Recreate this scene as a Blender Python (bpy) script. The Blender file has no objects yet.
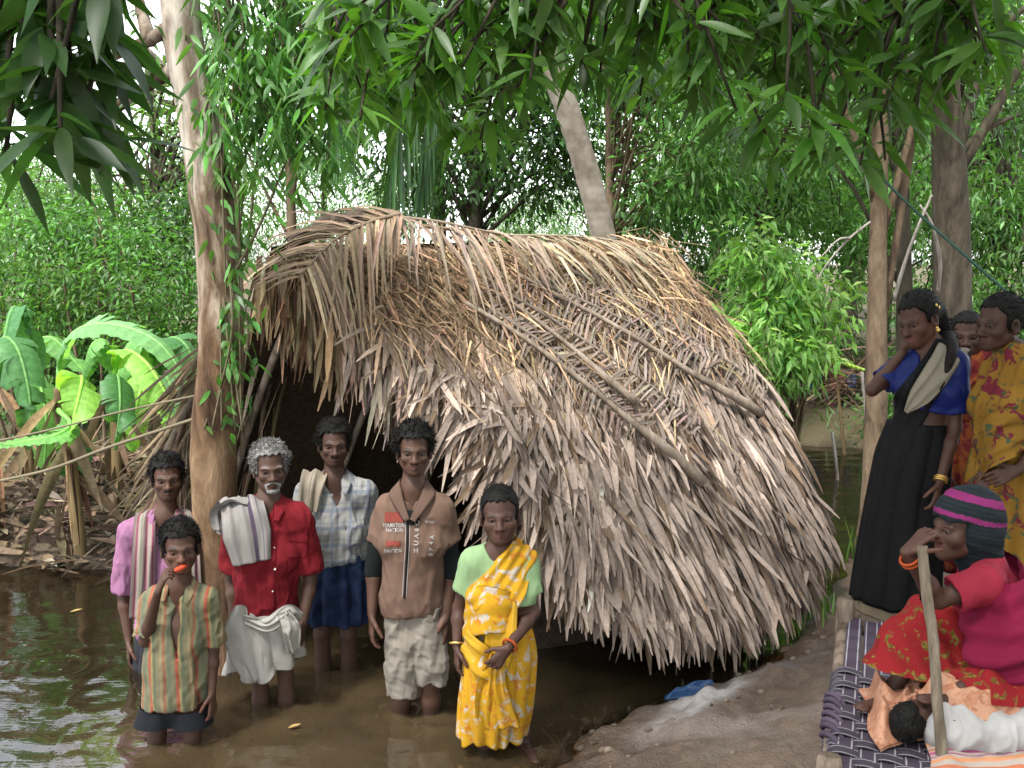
import bpy, math, random
import numpy as np
from mathutils import Vector, Matrix
rng = np.random.default_rng(7)
random.seed(7)
R = math.radians
scene = bpy.context.scene
COL = scene.collection
PI = math.pi

# ---------------------------------------------------------------- camera and measuring from it
CAMZ, PITCH, F = 2.1, R(7.0), 1004.0
cd = bpy.data.cameras.new('camera')
cam = bpy.data.objects.new('camera', cd)
COL.objects.link(cam)
cam.location = (0, 0, CAMZ)
cam.rotation_euler = (R(90) - PITCH, 0, 0)
cd.sensor_width = 36.0
cd.lens = 36.0 * F / 1024.0
cd.clip_end = 900
cd.clip_start = 0.05
scene.camera = cam


def ray(px, py):
    u, v = (px - 512) / F, (384 - py) / F
    return np.array([u, math.cos(PITCH) + v * math.sin(PITCH), -math.sin(PITCH) + v * math.cos(PITCH)])


def P(px, py, d):
    """the point seen at that pixel of the photograph at ground distance d"""
    r = ray(px, py)
    return np.array([0, 0, CAMZ]) + r * (d / r[1])


def G(px, py, z=0.0):
    r = ray(px, py)
    return np.array([0, 0, CAMZ]) + r * ((z - CAMZ) / r[2])


# ---------------------------------------------------------------- objects
def tag(o, label=None, cat=None, group=None, kind=None):
    if label: o['label'] = label
    if cat: o['category'] = cat
    if group: o['group'] = group
    if kind: o['kind'] = kind
    return o


def link(name, me, mat=None, parent=None, loc=None):
    o = bpy.data.objects.new(name, me)
    COL.objects.link(o)
    if mat is not None and me is not None:
        mats = mat if isinstance(mat, (list, tuple)) else [mat]
        if len(me.materials) == 0:
            for m in mats: me.materials.append(m)
    if parent is not None: o.parent = parent
    if loc is not None: o.location = loc
    return o


def empty(name, loc=(0, 0, 0)):
    o = bpy.data.objects.new(name, None)
    o.empty_display_size = 0.1
    COL.objects.link(o)
    o.location = loc
    return o


def mesh_np(name, V, Fc, smooth=True, col=None, mi=None, attrs=None):
    """V (n,3); Fc: an (m,k) array or a list of such arrays"""
    me = bpy.data.meshes.new(name)
    V = np.asarray(V, dtype=np.float32)
    fl = Fc if isinstance(Fc, list) else [Fc]
    fl = [np.asarray(f, dtype=np.int32) for f in fl if len(f)]
    idx = np.concatenate([f.ravel() for f in fl])
    tot = np.concatenate([np.full(len(f), f.shape[1], dtype=np.int32) for f in fl])
    start = np.concatenate([[0], np.cumsum(tot)[:-1]]).astype(np.int32)
    me.vertices.add(len(V)); me.vertices.foreach_set('co', V.ravel())
    me.loops.add(len(idx)); me.loops.foreach_set('vertex_index', idx)
    me.polygons.add(len(tot))
    me.polygons.foreach_set('loop_start', start)
    me.polygons.foreach_set('loop_total', tot)
    if smooth:
        me.polygons.foreach_set('use_smooth', np.ones(len(tot), dtype=bool))
    if mi is not None:
        me.polygons.foreach_set('material_index', np.asarray(mi, dtype=np.int32))
    me.update(calc_edges=True)
    if col is not None:
        c = np.ones((len(V), 4), dtype=np.float32)
        c[:, :3] = col
        a = me.attributes.new('Col', 'FLOAT_COLOR', 'POINT')
        a.data.foreach_set('color', c.ravel())
    for k, v in (attrs or {}).items():
        a = me.attributes.new(k, 'FLOAT', 'POINT')
        a.data.foreach_set('value', np.asarray(v, dtype=np.float32))
    me.validate()
    return me


class Geo:
    """collects pieces that end as ONE mesh"""
    def __init__(s):
        s.V, s.F, s.C, s.n = [], [], [], 0

    def add(s, V, Fs, col=(1, 1, 1)):
        V = np.asarray(V, dtype=float)
        for f in (Fs if isinstance(Fs, list) else [Fs]):
            if len(f): s.F.append(np.asarray(f) + s.n)
        c = np.asarray(col, dtype=float)
        s.C.append(np.broadcast_to(c, (len(V), 3)) if c.ndim == 1 else c)
        s.V.append(V); s.n += len(V)
        return s

    def mesh(s, name, smooth=True, off=None):
        V = np.concatenate(s.V)
        if off is not None: V = V - np.asarray(off)
        byk = {}
        for f in s.F: byk.setdefault(f.shape[1], []).append(f)
        return mesh_np(name, V, [np.concatenate(v) for v in byk.values()], smooth, np.concatenate(s.C))

    def build(s, name, mat, parent=None, smooth=True, origin=None):
        """origin: world point of the object (and of its parent, when it has one)"""
        me = s.mesh(name, smooth, origin)
        o = link(name, me, mat, parent)
        if origin is not None and parent is None: o.location = origin
        return o


def nrm(v):
    v = np.asarray(v, dtype=float)
    return v / (np.linalg.norm(v, axis=-1, keepdims=True) + 1e-12)


def noise3(p, seed=0, octaves=3, scale=1.0):
    """smooth vector-free noise in about -1..1 from warped sines"""
    r = np.random.default_rng(seed + 100)
    p = np.asarray(p, dtype=float) * scale
    out = np.zeros(p.shape[:-1])
    amp, tot = 1.0, 0.0
    for o in range(octaves):
        acc = np.zeros(p.shape[:-1])
        for k in range(4):
            d = nrm(r.normal(size=3)) * r.uniform(0.7, 1.4)
            e = nrm(r.normal(size=3)) * r.uniform(0.5, 1.1)
            acc += np.sin(p @ d + 1.6 * np.sin(p @ e + r.uniform(0, 6)) + r.uniform(0, 6))
        out += amp * acc / 2.6
        tot += amp; amp *= 0.5
        p = p * 2.03
    return out / tot


def spline(pts, n):
    """Catmull-Rom through pts, n samples"""
    p = np.asarray(pts, dtype=float)
    if len(p) == 2: return p[0] + (p[1] - p[0]) * np.linspace(0, 1, n)[:, None]
    q = np.vstack([2 * p[0] - p[1], p, 2 * p[-1] - p[-2]])
    t = np.linspace(0, len(p) - 1 - 1e-9, n)
    i = t.astype(int); f = (t - i)[:, None]
    a, b, c, d = q[i], q[i + 1], q[i + 2], q[i + 3]
    return 0.5 * (2 * b + (c - a) * f + (2 * a - 5 * b + 4 * c - d) * f ** 2 + (3 * b - a - 3 * c + d) * f ** 3)


def frames(path):
    t = nrm(np.gradient(path, axis=0))
    up = np.array([0, 0, 1.0]) if abs(t[0][2]) < 0.9 else np.array([0, 1.0, 0])
    s = nrm(np.cross(up, t[0]))
    S = [s]
    for i in range(1, len(t)):
        s = S[-1] - t[i] * np.dot(S[-1], t[i]); S.append(nrm(s))
    S = np.array(S)
    return t, S, np.cross(t, S)


def tube(path, rad, seg=8, rough=0.0, seed=0, cap=True):
    path = np.asarray(path, dtype=float); n = len(path)
    rad = np.broadcast_to(np.asarray(rad, dtype=float), (n,))
    t, S, U = frames(path)
    a = np.arange(seg) * 2 * PI / seg
    ring = np.cos(a)[None, :, None] * S[:, None, :] + np.sin(a)[None, :, None] * U[:, None, :]
    V = path[:, None, :] + ring * rad[:, None, None]
    if rough:
        nz = noise3(V / max(rad.mean(), 1e-4), seed, 3, 0.9)
        V = V + ring * (nz * rough * rad[:, None])[..., None]
    V = V.reshape(-1, 3)
    i = np.arange(n - 1)[:, None] * seg; j = np.arange(seg)[None, :]; k = (j + 1) % seg
    Q = np.stack([i + j, i + k, i + k + seg, i + j + seg], -1).reshape(-1, 4)
    fs = [Q]
    if cap:
        V = np.vstack([V, path[0], path[-1]])
        b = n * seg; jj = np.arange(seg); kk = (jj + 1) % seg
        fs.append(np.stack([np.full(seg, b), kk, jj], -1))
        fs.append(np.stack([np.full(seg, b + 1), (n - 1) * seg + jj, (n - 1) * seg + kk], -1))
    return V, fs


def strips(base, d, nor, L, W, prof, droop=0.0, fold=0.25, curl=0.0, twist=0.0, rows=None):
    """n leaves as folded strips: base, direction, normal, length, width per leaf.
    prof: width profile along the leaf. Returns V, F, verts per leaf."""
    n = len(base); prof = np.asarray(prof, dtype=float); m = len(prof)
    d = nrm(d); s = nrm(np.cross(d, nor)); nn = np.cross(s, d)
    L = np.broadcast_to(L, (n,))[:, None, None]; W = np.broadcast_to(W, (n,))[:, None, None]
    droop = np.broadcast_to(droop, (n,))[:, None, None]; curl = np.broadcast_to(curl, (n,))[:, None, None]
    t = np.linspace(0, 1, m)[None, :, None]
    c = base[:, None, :] + d[:, None, :] * L * t + np.array([0, 0, -1.0]) * (droop * L * t ** 2) + nn[:, None, :] * (curl * L * t ** 2)
    tw = np.broadcast_to(twist, (n,))[:, None, None] * t
    sv = s[:, None, :] * np.cos(tw) + nn[:, None, :] * np.sin(tw)
    nv = -s[:, None, :] * np.sin(tw) + nn[:, None, :] * np.cos(tw)
    w = W * 0.5 * prof[None, :, None]
    V = np.stack([c - sv * w + nv * w * fold, c, c + sv * w + nv * w * fold], 2).reshape(-1, 3)
    k = m * 3
    r = np.arange(m - 1)[:, None] * 3; q = np.arange(2)[None, :]
    one = np.stack([r + q, r + q + 1, r + q + 4, r + q + 3], -1).reshape(-1, 4)
    Fq = (np.arange(n)[:, None, None] * k + one[None]).reshape(-1, 4)
    return V, Fq, k


def diamonds(base, d, nor, L, W, droop=0.15):
    """n small leaves of four corners, folded along the midrib"""
    n = len(base); d = nrm(d); s = nrm(np.cross(d, nor)); nn = np.cross(s, d)
    L = np.broadcast_to(L, (n,))[:, None]; W = np.broadcast_to(W, (n,))[:, None]
    tip = base + d * L + np.array([0, 0, -1.0]) * L * droop
    mid = base + d * L * 0.45
    V = np.stack([base, mid + s * W * 0.5 + nn * W * 0.12, tip, mid - s * W * 0.5 + nn * W * 0.12], 1).reshape(-1, 3)
    i = np.arange(n)[:, None] * 4
    return V, np.concatenate([i + [0, 1, 2], i + [0, 2, 3]]), 4


def jitter_col(c, n, k, v=0.25, h=0.08, r=rng):
    """n colours around c, each repeated k times"""
    c = np.asarray(c, dtype=float)
    b = np.exp(r.normal(0, v, (n, 1))) * np.exp(r.normal(0, h, (n, 3)))
    return np.repeat(np.clip(c * b, 0.003, 0.95), k, 0)


def rand_dirs(n, r=rng):
    return nrm(r.normal(size=(n, 3)))


# ---------------------------------------------------------------- materials
class NT:
    def __init__(s, name, world=False):
        s.m = bpy.data.materials.new(name); s.m.use_nodes = True
        s.t = s.m.node_tree; s.t.nodes.clear()
        s.out = s.t.nodes.new('ShaderNodeOutputMaterial')

    def n(s, typ, **kw):
        nd = s.t.nodes.new('ShaderNode' + typ)
        for k, v in kw.items(): setattr(nd, k, v)
        return nd

    def l(s, a, b): s.t.links.new(a, b)

    def val(s, sock, v):
        if hasattr(v, 'is_linked') or isinstance(v, bpy.types.NodeSocket): s.l(v, sock)
        else: sock.default_value = (*v, 1) if isinstance(v, (tuple, list)) and len(v) == 3 and sock.type == 'RGBA' else v

    def coord(s, which='Object'): return s.n('TexCoord').outputs[which]

    def mapping(s, vec, scale=(1, 1, 1), rot=(0, 0, 0), loc=(0, 0, 0)):
        m = s.n('Mapping'); s.l(vec, m.inputs[0])
        m.inputs['Scale'].default_value = scale; m.inputs['Rotation'].default_value = rot; m.inputs['Location'].default_value = loc
        return m.outputs[0]

    def noise(s, vec, scale=5, detail=4, rough=0.55, dist=0.0):
        m = s.n('TexNoise'); s.l(vec, m.inputs['Vector'])
        m.inputs['Scale'].default_value = scale; m.inputs['Detail'].default_value = detail
        m.inputs['Roughness'].default_value = rough; m.inputs['Distortion'].default_value = dist
        return m.outputs['Fac']

    def wave(s, vec, scale=5, dist=0, axis='X', detail=2):
        m = s.n('TexWave', bands_direction=axis); s.l(vec, m.inputs['Vector'])
        m.inputs['Scale'].default_value = scale; m.inputs['Distortion'].default_value = dist; m.inputs['Detail'].default_value = detail
        return m.outputs['Fac']

    def voronoi(s, vec, scale=5, out='Distance', feature='F1'):
        m = s.n('TexVoronoi', feature=feature); s.l(vec, m.inputs['Vector']); m.inputs['Scale'].default_value = scale
        return m.outputs[out]

    def ramp(s, fac, stops, interp='LINEAR'):
        m = s.n('ValToRGB'); s.l(fac, m.inputs[0]); e = m.color_ramp.elements; m.color_ramp.interpolation = interp
        while len(e) < len(stops): e.new(0.5)
        for x, (p, c) in zip(e, stops): x.position = p; x.color = (*c, 1) if not isinstance(c, (int, float)) else (c, c, c, 1)
        return m.outputs[0]

    def math(s, op, a, b=0.0, c=0.0, clamp=False):
        m = s.n('Math', operation=op, use_clamp=clamp)
        for i, v in enumerate((a, b, c)): s.val(m.inputs[i], v)
        return m.outputs[0]

    def mix(s, fac, a, b, mode='MIX'):
        m = s.n('MixRGB', blend_type=mode)
        s.val(m.inputs[0], fac); s.val(m.inputs[1], a); s.val(m.inputs[2], b)
        return m.outputs[0]

    def sep(s, vec):
        m = s.n('SeparateXYZ'); s.l(vec, m.inputs[0]); return m.outputs

    def attr(s, name='Col', out='Color'):
        m = s.n('Attribute', attribute_name=name); return m.outputs[out]

    def bump(s, h, strength=0.3, dist=0.01):
        m = s.n('Bump'); s.l(h, m.inputs['Height']); m.inputs['Strength'].default_value = strength; m.inputs['Distance'].default_value = dist
        return m.outputs[0]

    def bsdf(s, col, rough=0.8, normal=None, spec=0.3, metal=0.0, sheen=0.0, **kw):
        b = s.n('BsdfPrincipled')
        s.val(b.inputs['Base Color'], col); s.val(b.inputs['Roughness'], rough)
        s.val(b.inputs['Specular IOR Level'], spec); b.inputs['Metallic'].default_value = metal
        if sheen: b.inputs['Sheen Weight'].default_value = sheen
        if normal is not None: s.l(normal, b.inputs['Normal'])
        for k, v in kw.items(): s.val(b.inputs[k], v)
        return b.outputs[0]

    def done(s, sh):
        s.l(sh, s.out.inputs['Surface']); return s.m


def leaf_mat(name, gloss=0.4, trans=0.35, tint=(1.25, 1.35, 0.55), spec=0.4):
    t = NT(name)
    c = t.attr()
    v = t.noise(t.coord(), 18, 3)
    c2 = t.mix(1.0, c, t.ramp(v, [(0.25, 0.75), (0.75, 1.2)]), 'MULTIPLY')
    b = t.bsdf(c2, gloss, None, spec)
    tr = t.n('BsdfTranslucent')
    t.l(t.mix(1.0, c2, tint, 'MULTIPLY'), tr.inputs[0])
    m = t.n('MixShader'); m.inputs[0].default_value = trans
    t.l(b, m.inputs[1]); t.l(tr.outputs[0], m.inputs[2])
    return t.done(m.outputs[0])


def bark_mat(name, c1, c2, c3, sc=6, stretch=0.25, bump=0.6, thr=(0.35, 0.5, 0.7)):
    t = NT(name)
    v = t.mapping(t.coord(), (1, 1, stretch))
    n1 = t.noise(v, sc, 6, 0.62, 0.6)
    n2 = t.noise(v, sc * 6, 4, 0.6)
    col = t.ramp(n1, [(thr[0], c1), (thr[1], c2), (thr[2], c3)])
    col = t.mix(0.5, col, t.ramp(n2, [(0.3, 0.5), (0.7, 1.3)]), 'MULTIPLY')
    h = t.math('ADD', n1, t.math('MULTIPLY', n2, 0.35))
    return t.done(t.bsdf(col, 0.9, t.bump(h, bump, 0.02), 0.15))


def col_mat(name, rough=0.85, spec=0.15, nscale=30, lo=0.7, hi=1.25, bump=0.2, tr=0.0):
    """colour from the mesh's Col attribute, with weathering"""
    t = NT(name)
    v = t.coord()
    n1 = t.noise(v, nscale, 4)
    c = t.mix(1.0, t.attr(), t.ramp(n1, [(0.25, lo), (0.75, hi)]), 'MULTIPLY')
    sh = t.bsdf(c, rough, t.bump(n1, bump, 0.005), spec)
    if tr:
        b = t.n('BsdfTranslucent'); t.l(c, b.inputs[0])
        m = t.n('MixShader'); m.inputs[0].default_value = tr; t.l(sh, m.inputs[1]); t.l(b.outputs[0], m.inputs[2]); sh = m.outputs[0]
    return t.done(sh)
# ---------------------------------------------------------------- light: overcast day under trees
SUN_EL, SUN_AZ = R(60), R(215)
w = bpy.data.worlds.new('World'); scene.world = w; w.use_nodes = True
wt = w.node_tree; wt.nodes.clear()
sky = wt.nodes.new('ShaderNodeTexSky'); sky.sky_type = 'NISHITA'; sky.sun_disc = False
sky.sun_elevation = SUN_EL; sky.sun_rotation = SUN_AZ
sky.air_density = 1.0; sky.dust_density = 1.5; sky.ozone_density = 1.0
hs = wt.nodes.new('ShaderNodeHueSaturation'); hs.inputs['Saturation'].default_value = 0.22
bg = wt.nodes.new('ShaderNodeBackground'); bg.inputs[1].default_value = 0.15
wo = wt.nodes.new('ShaderNodeOutputWorld')
wt.links.new(sky.outputs[0], hs.inputs['Color']); wt.links.new(hs.outputs[0], bg.inputs[0]); wt.links.new(bg.outputs[0], wo.inputs[0])
sl = bpy.data.lights.new('sun', 'SUN'); sl.energy = 1.5; sl.angle = R(10); sl.color = (1.0, 0.97, 0.92)
so = bpy.data.objects.new('sun', sl); COL.objects.link(so)
# sky rotation is clockwise from +Y seen from above
sd = Vector((math.sin(SUN_AZ) * math.cos(SUN_EL), math.cos(SUN_AZ) * math.cos(SUN_EL), math.sin(SUN_EL)))
so.rotation_euler = sd.to_track_quat('Z', 'Y').to_euler()
scene.view_settings.view_transform = 'Standard'; scene.view_settings.look = 'None'
scene.view_settings.gamma = 1.0; scene.view_settings.use_curve_mapping = False
scene.view_settings.exposure = 2.3
scene.cycles.use_denoising = True
scene.cycles.max_bounces = 8; scene.cycles.diffuse_bounces = 4; scene.cycles.glossy_bounces = 3
scene.cycles.transparent_max_bounces = 12; scene.cycles.transmission_bounces = 4
scene.cycles.sample_clamp_indirect = 6

# ---------------------------------------------------------------- ground and flood water
def g2(px, py): return G(px, py)[:2]
shore = [(-9, 2.3), (-1.2, 2.75), (0.0, 3.1), g2(558, 768), g2(592, 735), g2(650, 707), g2(720, 684), g2(792, 645), g2(832, 598),
         g2(850, 555), g2(905, 525), g2(1010, 500), (5.2, 7.2), (9, 8.4), (9, 13), g2(870, 449), g2(815, 447), (2.2, 12.3), (-0.5, 12.0),
         (-2.6, 9.6), g2(150, 574), g2(100, 572), g2(30, 567), (-5.2, 6.4), (-9, 6.3)]
shore = np.array(shore)


def water_sd(x, y):
    """signed distance to the flooded area, negative in water"""
    p = np.stack([x, y], -1); best = np.full(x.shape, 1e9); ins = np.zeros(x.shape, dtype=bool)
    n = len(shore)
    for i in range(n):
        a, b = shore[i], shore[(i + 1) % n]
        ab = b - a
        h = np.clip(((p - a) @ ab) / (ab @ ab), 0, 1)
        best = np.minimum(best, np.linalg.norm(p - a - h[..., None] * ab, axis=-1))
        c = (a[1] > y) != (b[1] > y)
        xi = a[0] + (y - a[1]) / (b[1] - a[1] + 1e-12) * ab[0]
        ins ^= c & (x < xi)
    return np.where(ins, -best, best)


def sstep(a, b, x):
    t = np.clip((x - a) / (b - a), 0, 1); return t * t * (3 - 2 * t)


def ground_h(x, y, fine=True):
    x = np.asarray(x, dtype=float); y = np.asarray(y, dtype=float)
    sd_ = water_sd(x, y)
    p2 = np.stack([x, y, np.zeros_like(x)], -1)
    sd_ = sd_ + 0.10 * noise3(p2, 3, 3, 2.6) * sstep(0.05, 0.5, np.abs(sd_)) + 0.05 * noise3(p2, 9, 2, 6)
    bank = 0.16 * (1 - np.exp(-np.maximum(sd_, 0) / 0.3)) + 0.10 * sstep(0.3, 1.3, sd_)
    rise = 0.30 * sstep(1.0, 2.2, x) * sstep(3.4, 4.6, y) * sstep(0.2, 0.9, sd_) * sstep(9.5, 6, y)
    bed = -0.40 * (1 - np.exp(np.minimum(sd_, 0) / 0.5)) + 0.015 * noise3(p2, 5, 2, 2)
    far = 0.35 * sstep(10, 40, np.hypot(x, y)) * (sd_ > 0)
    z = np.where(sd_ > 0, bank + rise + far, bed)
    if fine:
        edge = np.exp(-((sd_ - 0.28) / 0.30) ** 2)
        amp = 0.016 + 0.050 * edge
        z = z + (sd_ > -0.1) * amp * (noise3(p2, 11, 4, 9.0) + 0.35 * np.abs(noise3(p2, 12, 3, 30.0)))
    return z


def gz(x, y): return float(ground_h(np.array([x]), np.array([y]))[0])


def breaks(segs):
    out = [np.array([segs[0][0]])]
    for a, b, st in segs:
        n = max(1, int(round((b - a) / st))); out.append(np.linspace(a, b, n + 1)[1:])
    return np.concatenate(out)


gx = breaks([(-300, -60, 40), (-60, -10, 2.5), (-10, -4, 0.25), (-4, -1, 0.07), (-1, 2.8, 0.022), (2.8, 5, 0.08), (5, 12, 0.3), (12, 60, 2.5), (60, 300, 40)])
gy = breaks([(-60, -6, 6), (-6, 2, 0.4), (2, 2.9, 0.06), (2.9, 6.4, 0.024), (6.4, 9, 0.07), (9, 16, 0.2), (16, 60, 2.0), (60, 400, 40)])
XX, YY = np.meshgrid(gx, gy)
ZZ = ground_h(XX, YY)
SD = water_sd(XX, YY)
nx, ny = len(gx), len(gy)
i = np.arange(ny - 1)[:, None] * nx + np.arange(nx - 1)[None, :]
Q = np.stack([i, i + 1, i + nx + 1, i + nx], -1).reshape(-1, 4)
t = NT('mud')
co = t.coord()
n1 = t.noise(co, 1.3, 6, 0.6); n2 = t.noise(co, 14, 6, 0.65); n3 = t.noise(co, 70, 3, 0.6)
h = t.attr('height', 'Fac')
dry = t.math('ADD', t.math('MULTIPLY', n1, 0.30), t.math('ADD', t.math('MULTIPLY', h, 2.2), t.math('MULTIPLY', n2, 0.22)))
base = t.ramp(dry, [(0.22, (0.042, 0.025, 0.013)), (0.45, (0.075, 0.050, 0.034)), (0.70, (0.110, 0.078, 0.057)), (0.95, (0.14, 0.105, 0.08))])
base = t.mix(0.7, base, t.ramp(n2, [(0.3, 0.55), (0.7, 1.25)]), 'MULTIPLY')
base = t.mix(t.attr('pale', 'Fac'), base, (0.33, 0.31, 0.30))
lit = t.math('MULTIPLY', t.attr('litter', 'Fac'), 1.0)
base = t.mix(lit, base, t.ramp(n3, [(0.3, (0.035, 0.028, 0.016)), (0.5, (0.09, 0.065, 0.035)), (0.72, (0.05, 0.075, 0.02))]))
rough = t.ramp(dry, [(0.30, 0.38), (0.65, 0.92)])
bm = t.bump(t.math('ADD', n2, t.math('MULTIPLY', n3, 0.5)), 0.9, 0.03)
gmat = t.done(t.bsdf(base, rough, bm, 0.35))
p2 = np.stack([XX, YY, 0 * XX], -1)
pc = g2(690, 728)
paled = np.hypot((XX - pc[0]) * 0.66 + (YY - pc[1]) * 0.75, ((XX - pc[0]) * 0.75 - (YY - pc[1]) * 0.66) * 4.2)
pale = np.clip(1.25 * sstep(0.60, 0.05, paled + 0.16 * noise3(p2, 21, 3, 7)) * (0.55 + 0.6 * noise3(p2, 22, 3, 26)), 0, 0.85)
e2 = sstep(0.55, 0.2, np.abs(SD - 0.5)) * sstep(0.25, 0.75, noise3(p2, 23, 3, 8)) * (YY < 6.6) * (XX > 0)
pale = np.maximum(pale, 0.16 * e2)
litter = sstep(6.4, 8.0, YY + 0.3 * np.abs(XX) * 0 + 0.4 * noise3(p2, 24, 2, 2)) * (SD > 0)
gme = mesh_np('ground', np.stack([XX, YY, ZZ], -1).reshape(-1, 3), Q, True, None, None,
              {'height': ZZ.ravel(), 'pale': pale.ravel(), 'litter': litter.ravel()})
tag(link('ground', gme, gmat), kind='structure')

# water sheet: murky, clearer where it is shallow
wx = breaks([(-200, -12, 12), (-12, -2.8, 0.08), (-2.8, .7, .025), (.7, 12, 0.08), (12, 200, 12)]); wy = breaks([(1.5, 3.6, 0.06), (3.6, 5.6, .025), (5.6, 13.6, 0.06), (13.6, 200, 12)])
WX, WY = np.meshgrid(wx, wy)
dep = np.maximum(0, -ground_h(WX, WY, False))
nx, ny = len(wx), len(wy)
i = np.arange(ny - 1)[:, None] * nx + np.arange(nx - 1)[None, :]
Q = np.stack([i, i + 1, i + nx + 1, i + nx], -1).reshape(-1, 4)
wz = 0.0045 * noise3(np.stack([WX * 1.0, WY * 2.6, 0 * WX], -1), 31, 2, 2.2) + 0.0042 * noise3(np.stack([WX * .55 + .25 * WY, WY * 1.5, 0 * WX], -1), 33, 2, 11)
for cx, cy in [g2(60, 665), g2(152, 740), g2(190, 740), g2(260, 705), g2(287, 705), g2(403, 712), g2(433, 712), g2(525, 748), g2(485, 752), g2(322, 672), g2(347, 672)]:      # rings spreading from wading legs
    rr = np.hypot(WX - cx, WY - cy); wz += 0.0034 * np.sin(rr * 48) * np.exp(-rr / 0.24)
# mud stirred up where people wade and along the shallow edge
silt = np.zeros_like(WX)
for px_, py_ in [(160, 745), (270, 720), (330, 690), (415, 725), (500, 750), (560, 740), (330, 760), (440, 765), (240, 765)]:
    cx, cy = g2(px_, py_); silt = np.maximum(silt, np.exp(-(np.hypot(WX - cx, WY - cy) / .42) ** 2))
silt = np.clip(silt + .5 * np.exp(-dep / .12), 0, 1)
t = NT('flood_water')
co = t.coord()
fac = t.math('SUBTRACT', 1.0, t.math('POWER', 2.718, t.math('MULTIPLY', t.attr('depth', 'Fac'), -7.5)))
mp = t.mapping(co, (1, 2.2, 1))
bn = t.math('ADD', t.noise(mp, 6, 3, 0.5, 0.4), t.math('MULTIPLY', t.noise(mp, 22, 2, 0.5), 0.25))
bmp = t.bump(bn, 0.10, 0.02)
mud = t.mix(t.math('MULTIPLY', t.attr('silt', 'Fac'), t.math('ADD', .6, t.math('MULTIPLY', t.noise(co, 2.2, 4), .7))), (0.010, 0.0075, 0.004), (0.060, 0.042, 0.022))
d = t.n('BsdfDiffuse'); t.l(mud, d.inputs[0])
tr = t.n('BsdfTransparent'); tr.inputs[0].default_value = (0.85, 0.68, 0.42, 1)
m1 = t.n('MixShader'); t.l(fac, m1.inputs[0]); t.l(tr.outputs[0], m1.inputs[1]); t.l(d.outputs[0], m1.inputs[2])
gl = t.n('BsdfGlossy'); gl.inputs['Roughness'].default_value = 0.03; t.l(bmp, gl.inputs['Normal'])
fr = t.n('Fresnel'); fr.inputs[0].default_value = 2.0; t.l(bmp, fr.inputs['Normal'])
m2 = t.n('MixShader'); t.l(fr.outputs[0], m2.inputs[0]); t.l(m1.outputs[0], m2.inputs[1]); t.l(gl.outputs[0], m2.inputs[2])
wmat = t.done(m2.outputs[0])
wme = mesh_np('water', np.stack([WX, WY, wz], -1).reshape(-1, 3), Q, True, None, None, {'depth': dep.ravel(), 'silt': silt.ravel()})
tag(link('water', wme, wmat), kind='structure')
# ---------------------------------------------------------------- the thatched hut
HUT = np.array([0.2, 6.3, 0.0])
hut = tag(empty('thatched_hut', HUT), 'palm leaf thatched hut with a steep sagging roof standing in the flood water', 'hut')
RF, RB = P(290, 246, 5.8), P(642, 239, 7.5)              # ridge, front and back
EF, EB = P(552, 560, 4.95), P(818, 535, 6.1)             # eave on the side we see
rdir = nrm(RB - RF); rh = nrm(np.array([rdir[0], rdir[1], 0]))
out = nrm(np.array([rh[1], -rh[0], 0]))                  # horizontal, towards the visible eave
EM = P(696, 634, 4.9)                                    # lowest, bulging middle of the eave
LF = RF - out * 1.9 - np.array([0, 0, 2.38]); LB = RB - out * 1.9 - np.array([0, 0, 2.45])


def slope(u, v):
    """right slope: u 0 front..1 back, v 0 ridge..1 eave"""
    u = np.asarray(u, dtype=float)[..., None]; v = np.asarray(v, dtype=float)[..., None]
    r = RF + (RB - RF) * u + np.array([0, 0, -0.05]) * np.sin(np.clip(u, 0, 1) * PI)
    uc = np.clip(u, 0, 1)
    e = EF * (1 - u) + EB * u + (EM - (EF * 0.6 + EB * 0.4)) * (np.sin(uc * PI) ** 0.8) * 0.95
    p = r * (1 - v) + e * v
    n = nrm(np.cross(EF - RF, RB - RF)) 
    n = n if n[2] > 0 else -n
    p = p + n * (0.17 * np.sin(np.clip(v, 0, 1) * PI) ** 0.9 + 0.05 * noise3(np.concatenate([u, v, 0 * u], -1), 41, 2, 7)[..., None])
    return p


def lslope(u, v):
    u = np.asarray(u, dtype=float)[..., None]; v = np.asarray(v, dtype=float)[..., None]
    r = RF + (RB - RF) * u; e = LF + (LB - LF) * u
    return r * (1 - v) + e * v - out * 0.08 * np.sin(v * PI) + np.array([0, 0, 0.08]) * np.sin(v * PI)


def local(f, u, v):
    e = 1e-3
    p = f(u, v); du = nrm(f(u + e, v) - p); dv = nrm(f(u, v + e) - p)
    n = nrm(np.cross(du, dv)); n = n * np.sign(n[..., 2:3] + 1e-9)
    return p, du, dv, n


def sheet(f, u0, nu, nv, thick):
    U, Vv = np.meshgrid(np.linspace(0, 1, nu), np.linspace(0, 1, nv))
    UU = u0(Vv) + (1.0 - u0(Vv)) * U
    p, du, dv, n = local(f, UU, Vv)
    A = p.reshape(-1, 3); B = (p - n * thick).reshape(-1, 3)
    i = np.arange(nv - 1)[:, None] * nu + np.arange(nu - 1)[None, :]
    q = np.stack([i, i + 1, i + nu + 1, i + nu], -1).reshape(-1, 4)
    return np.vstack([A, B]), np.vstack([q, q[:, ::-1] + nu * nv])


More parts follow.
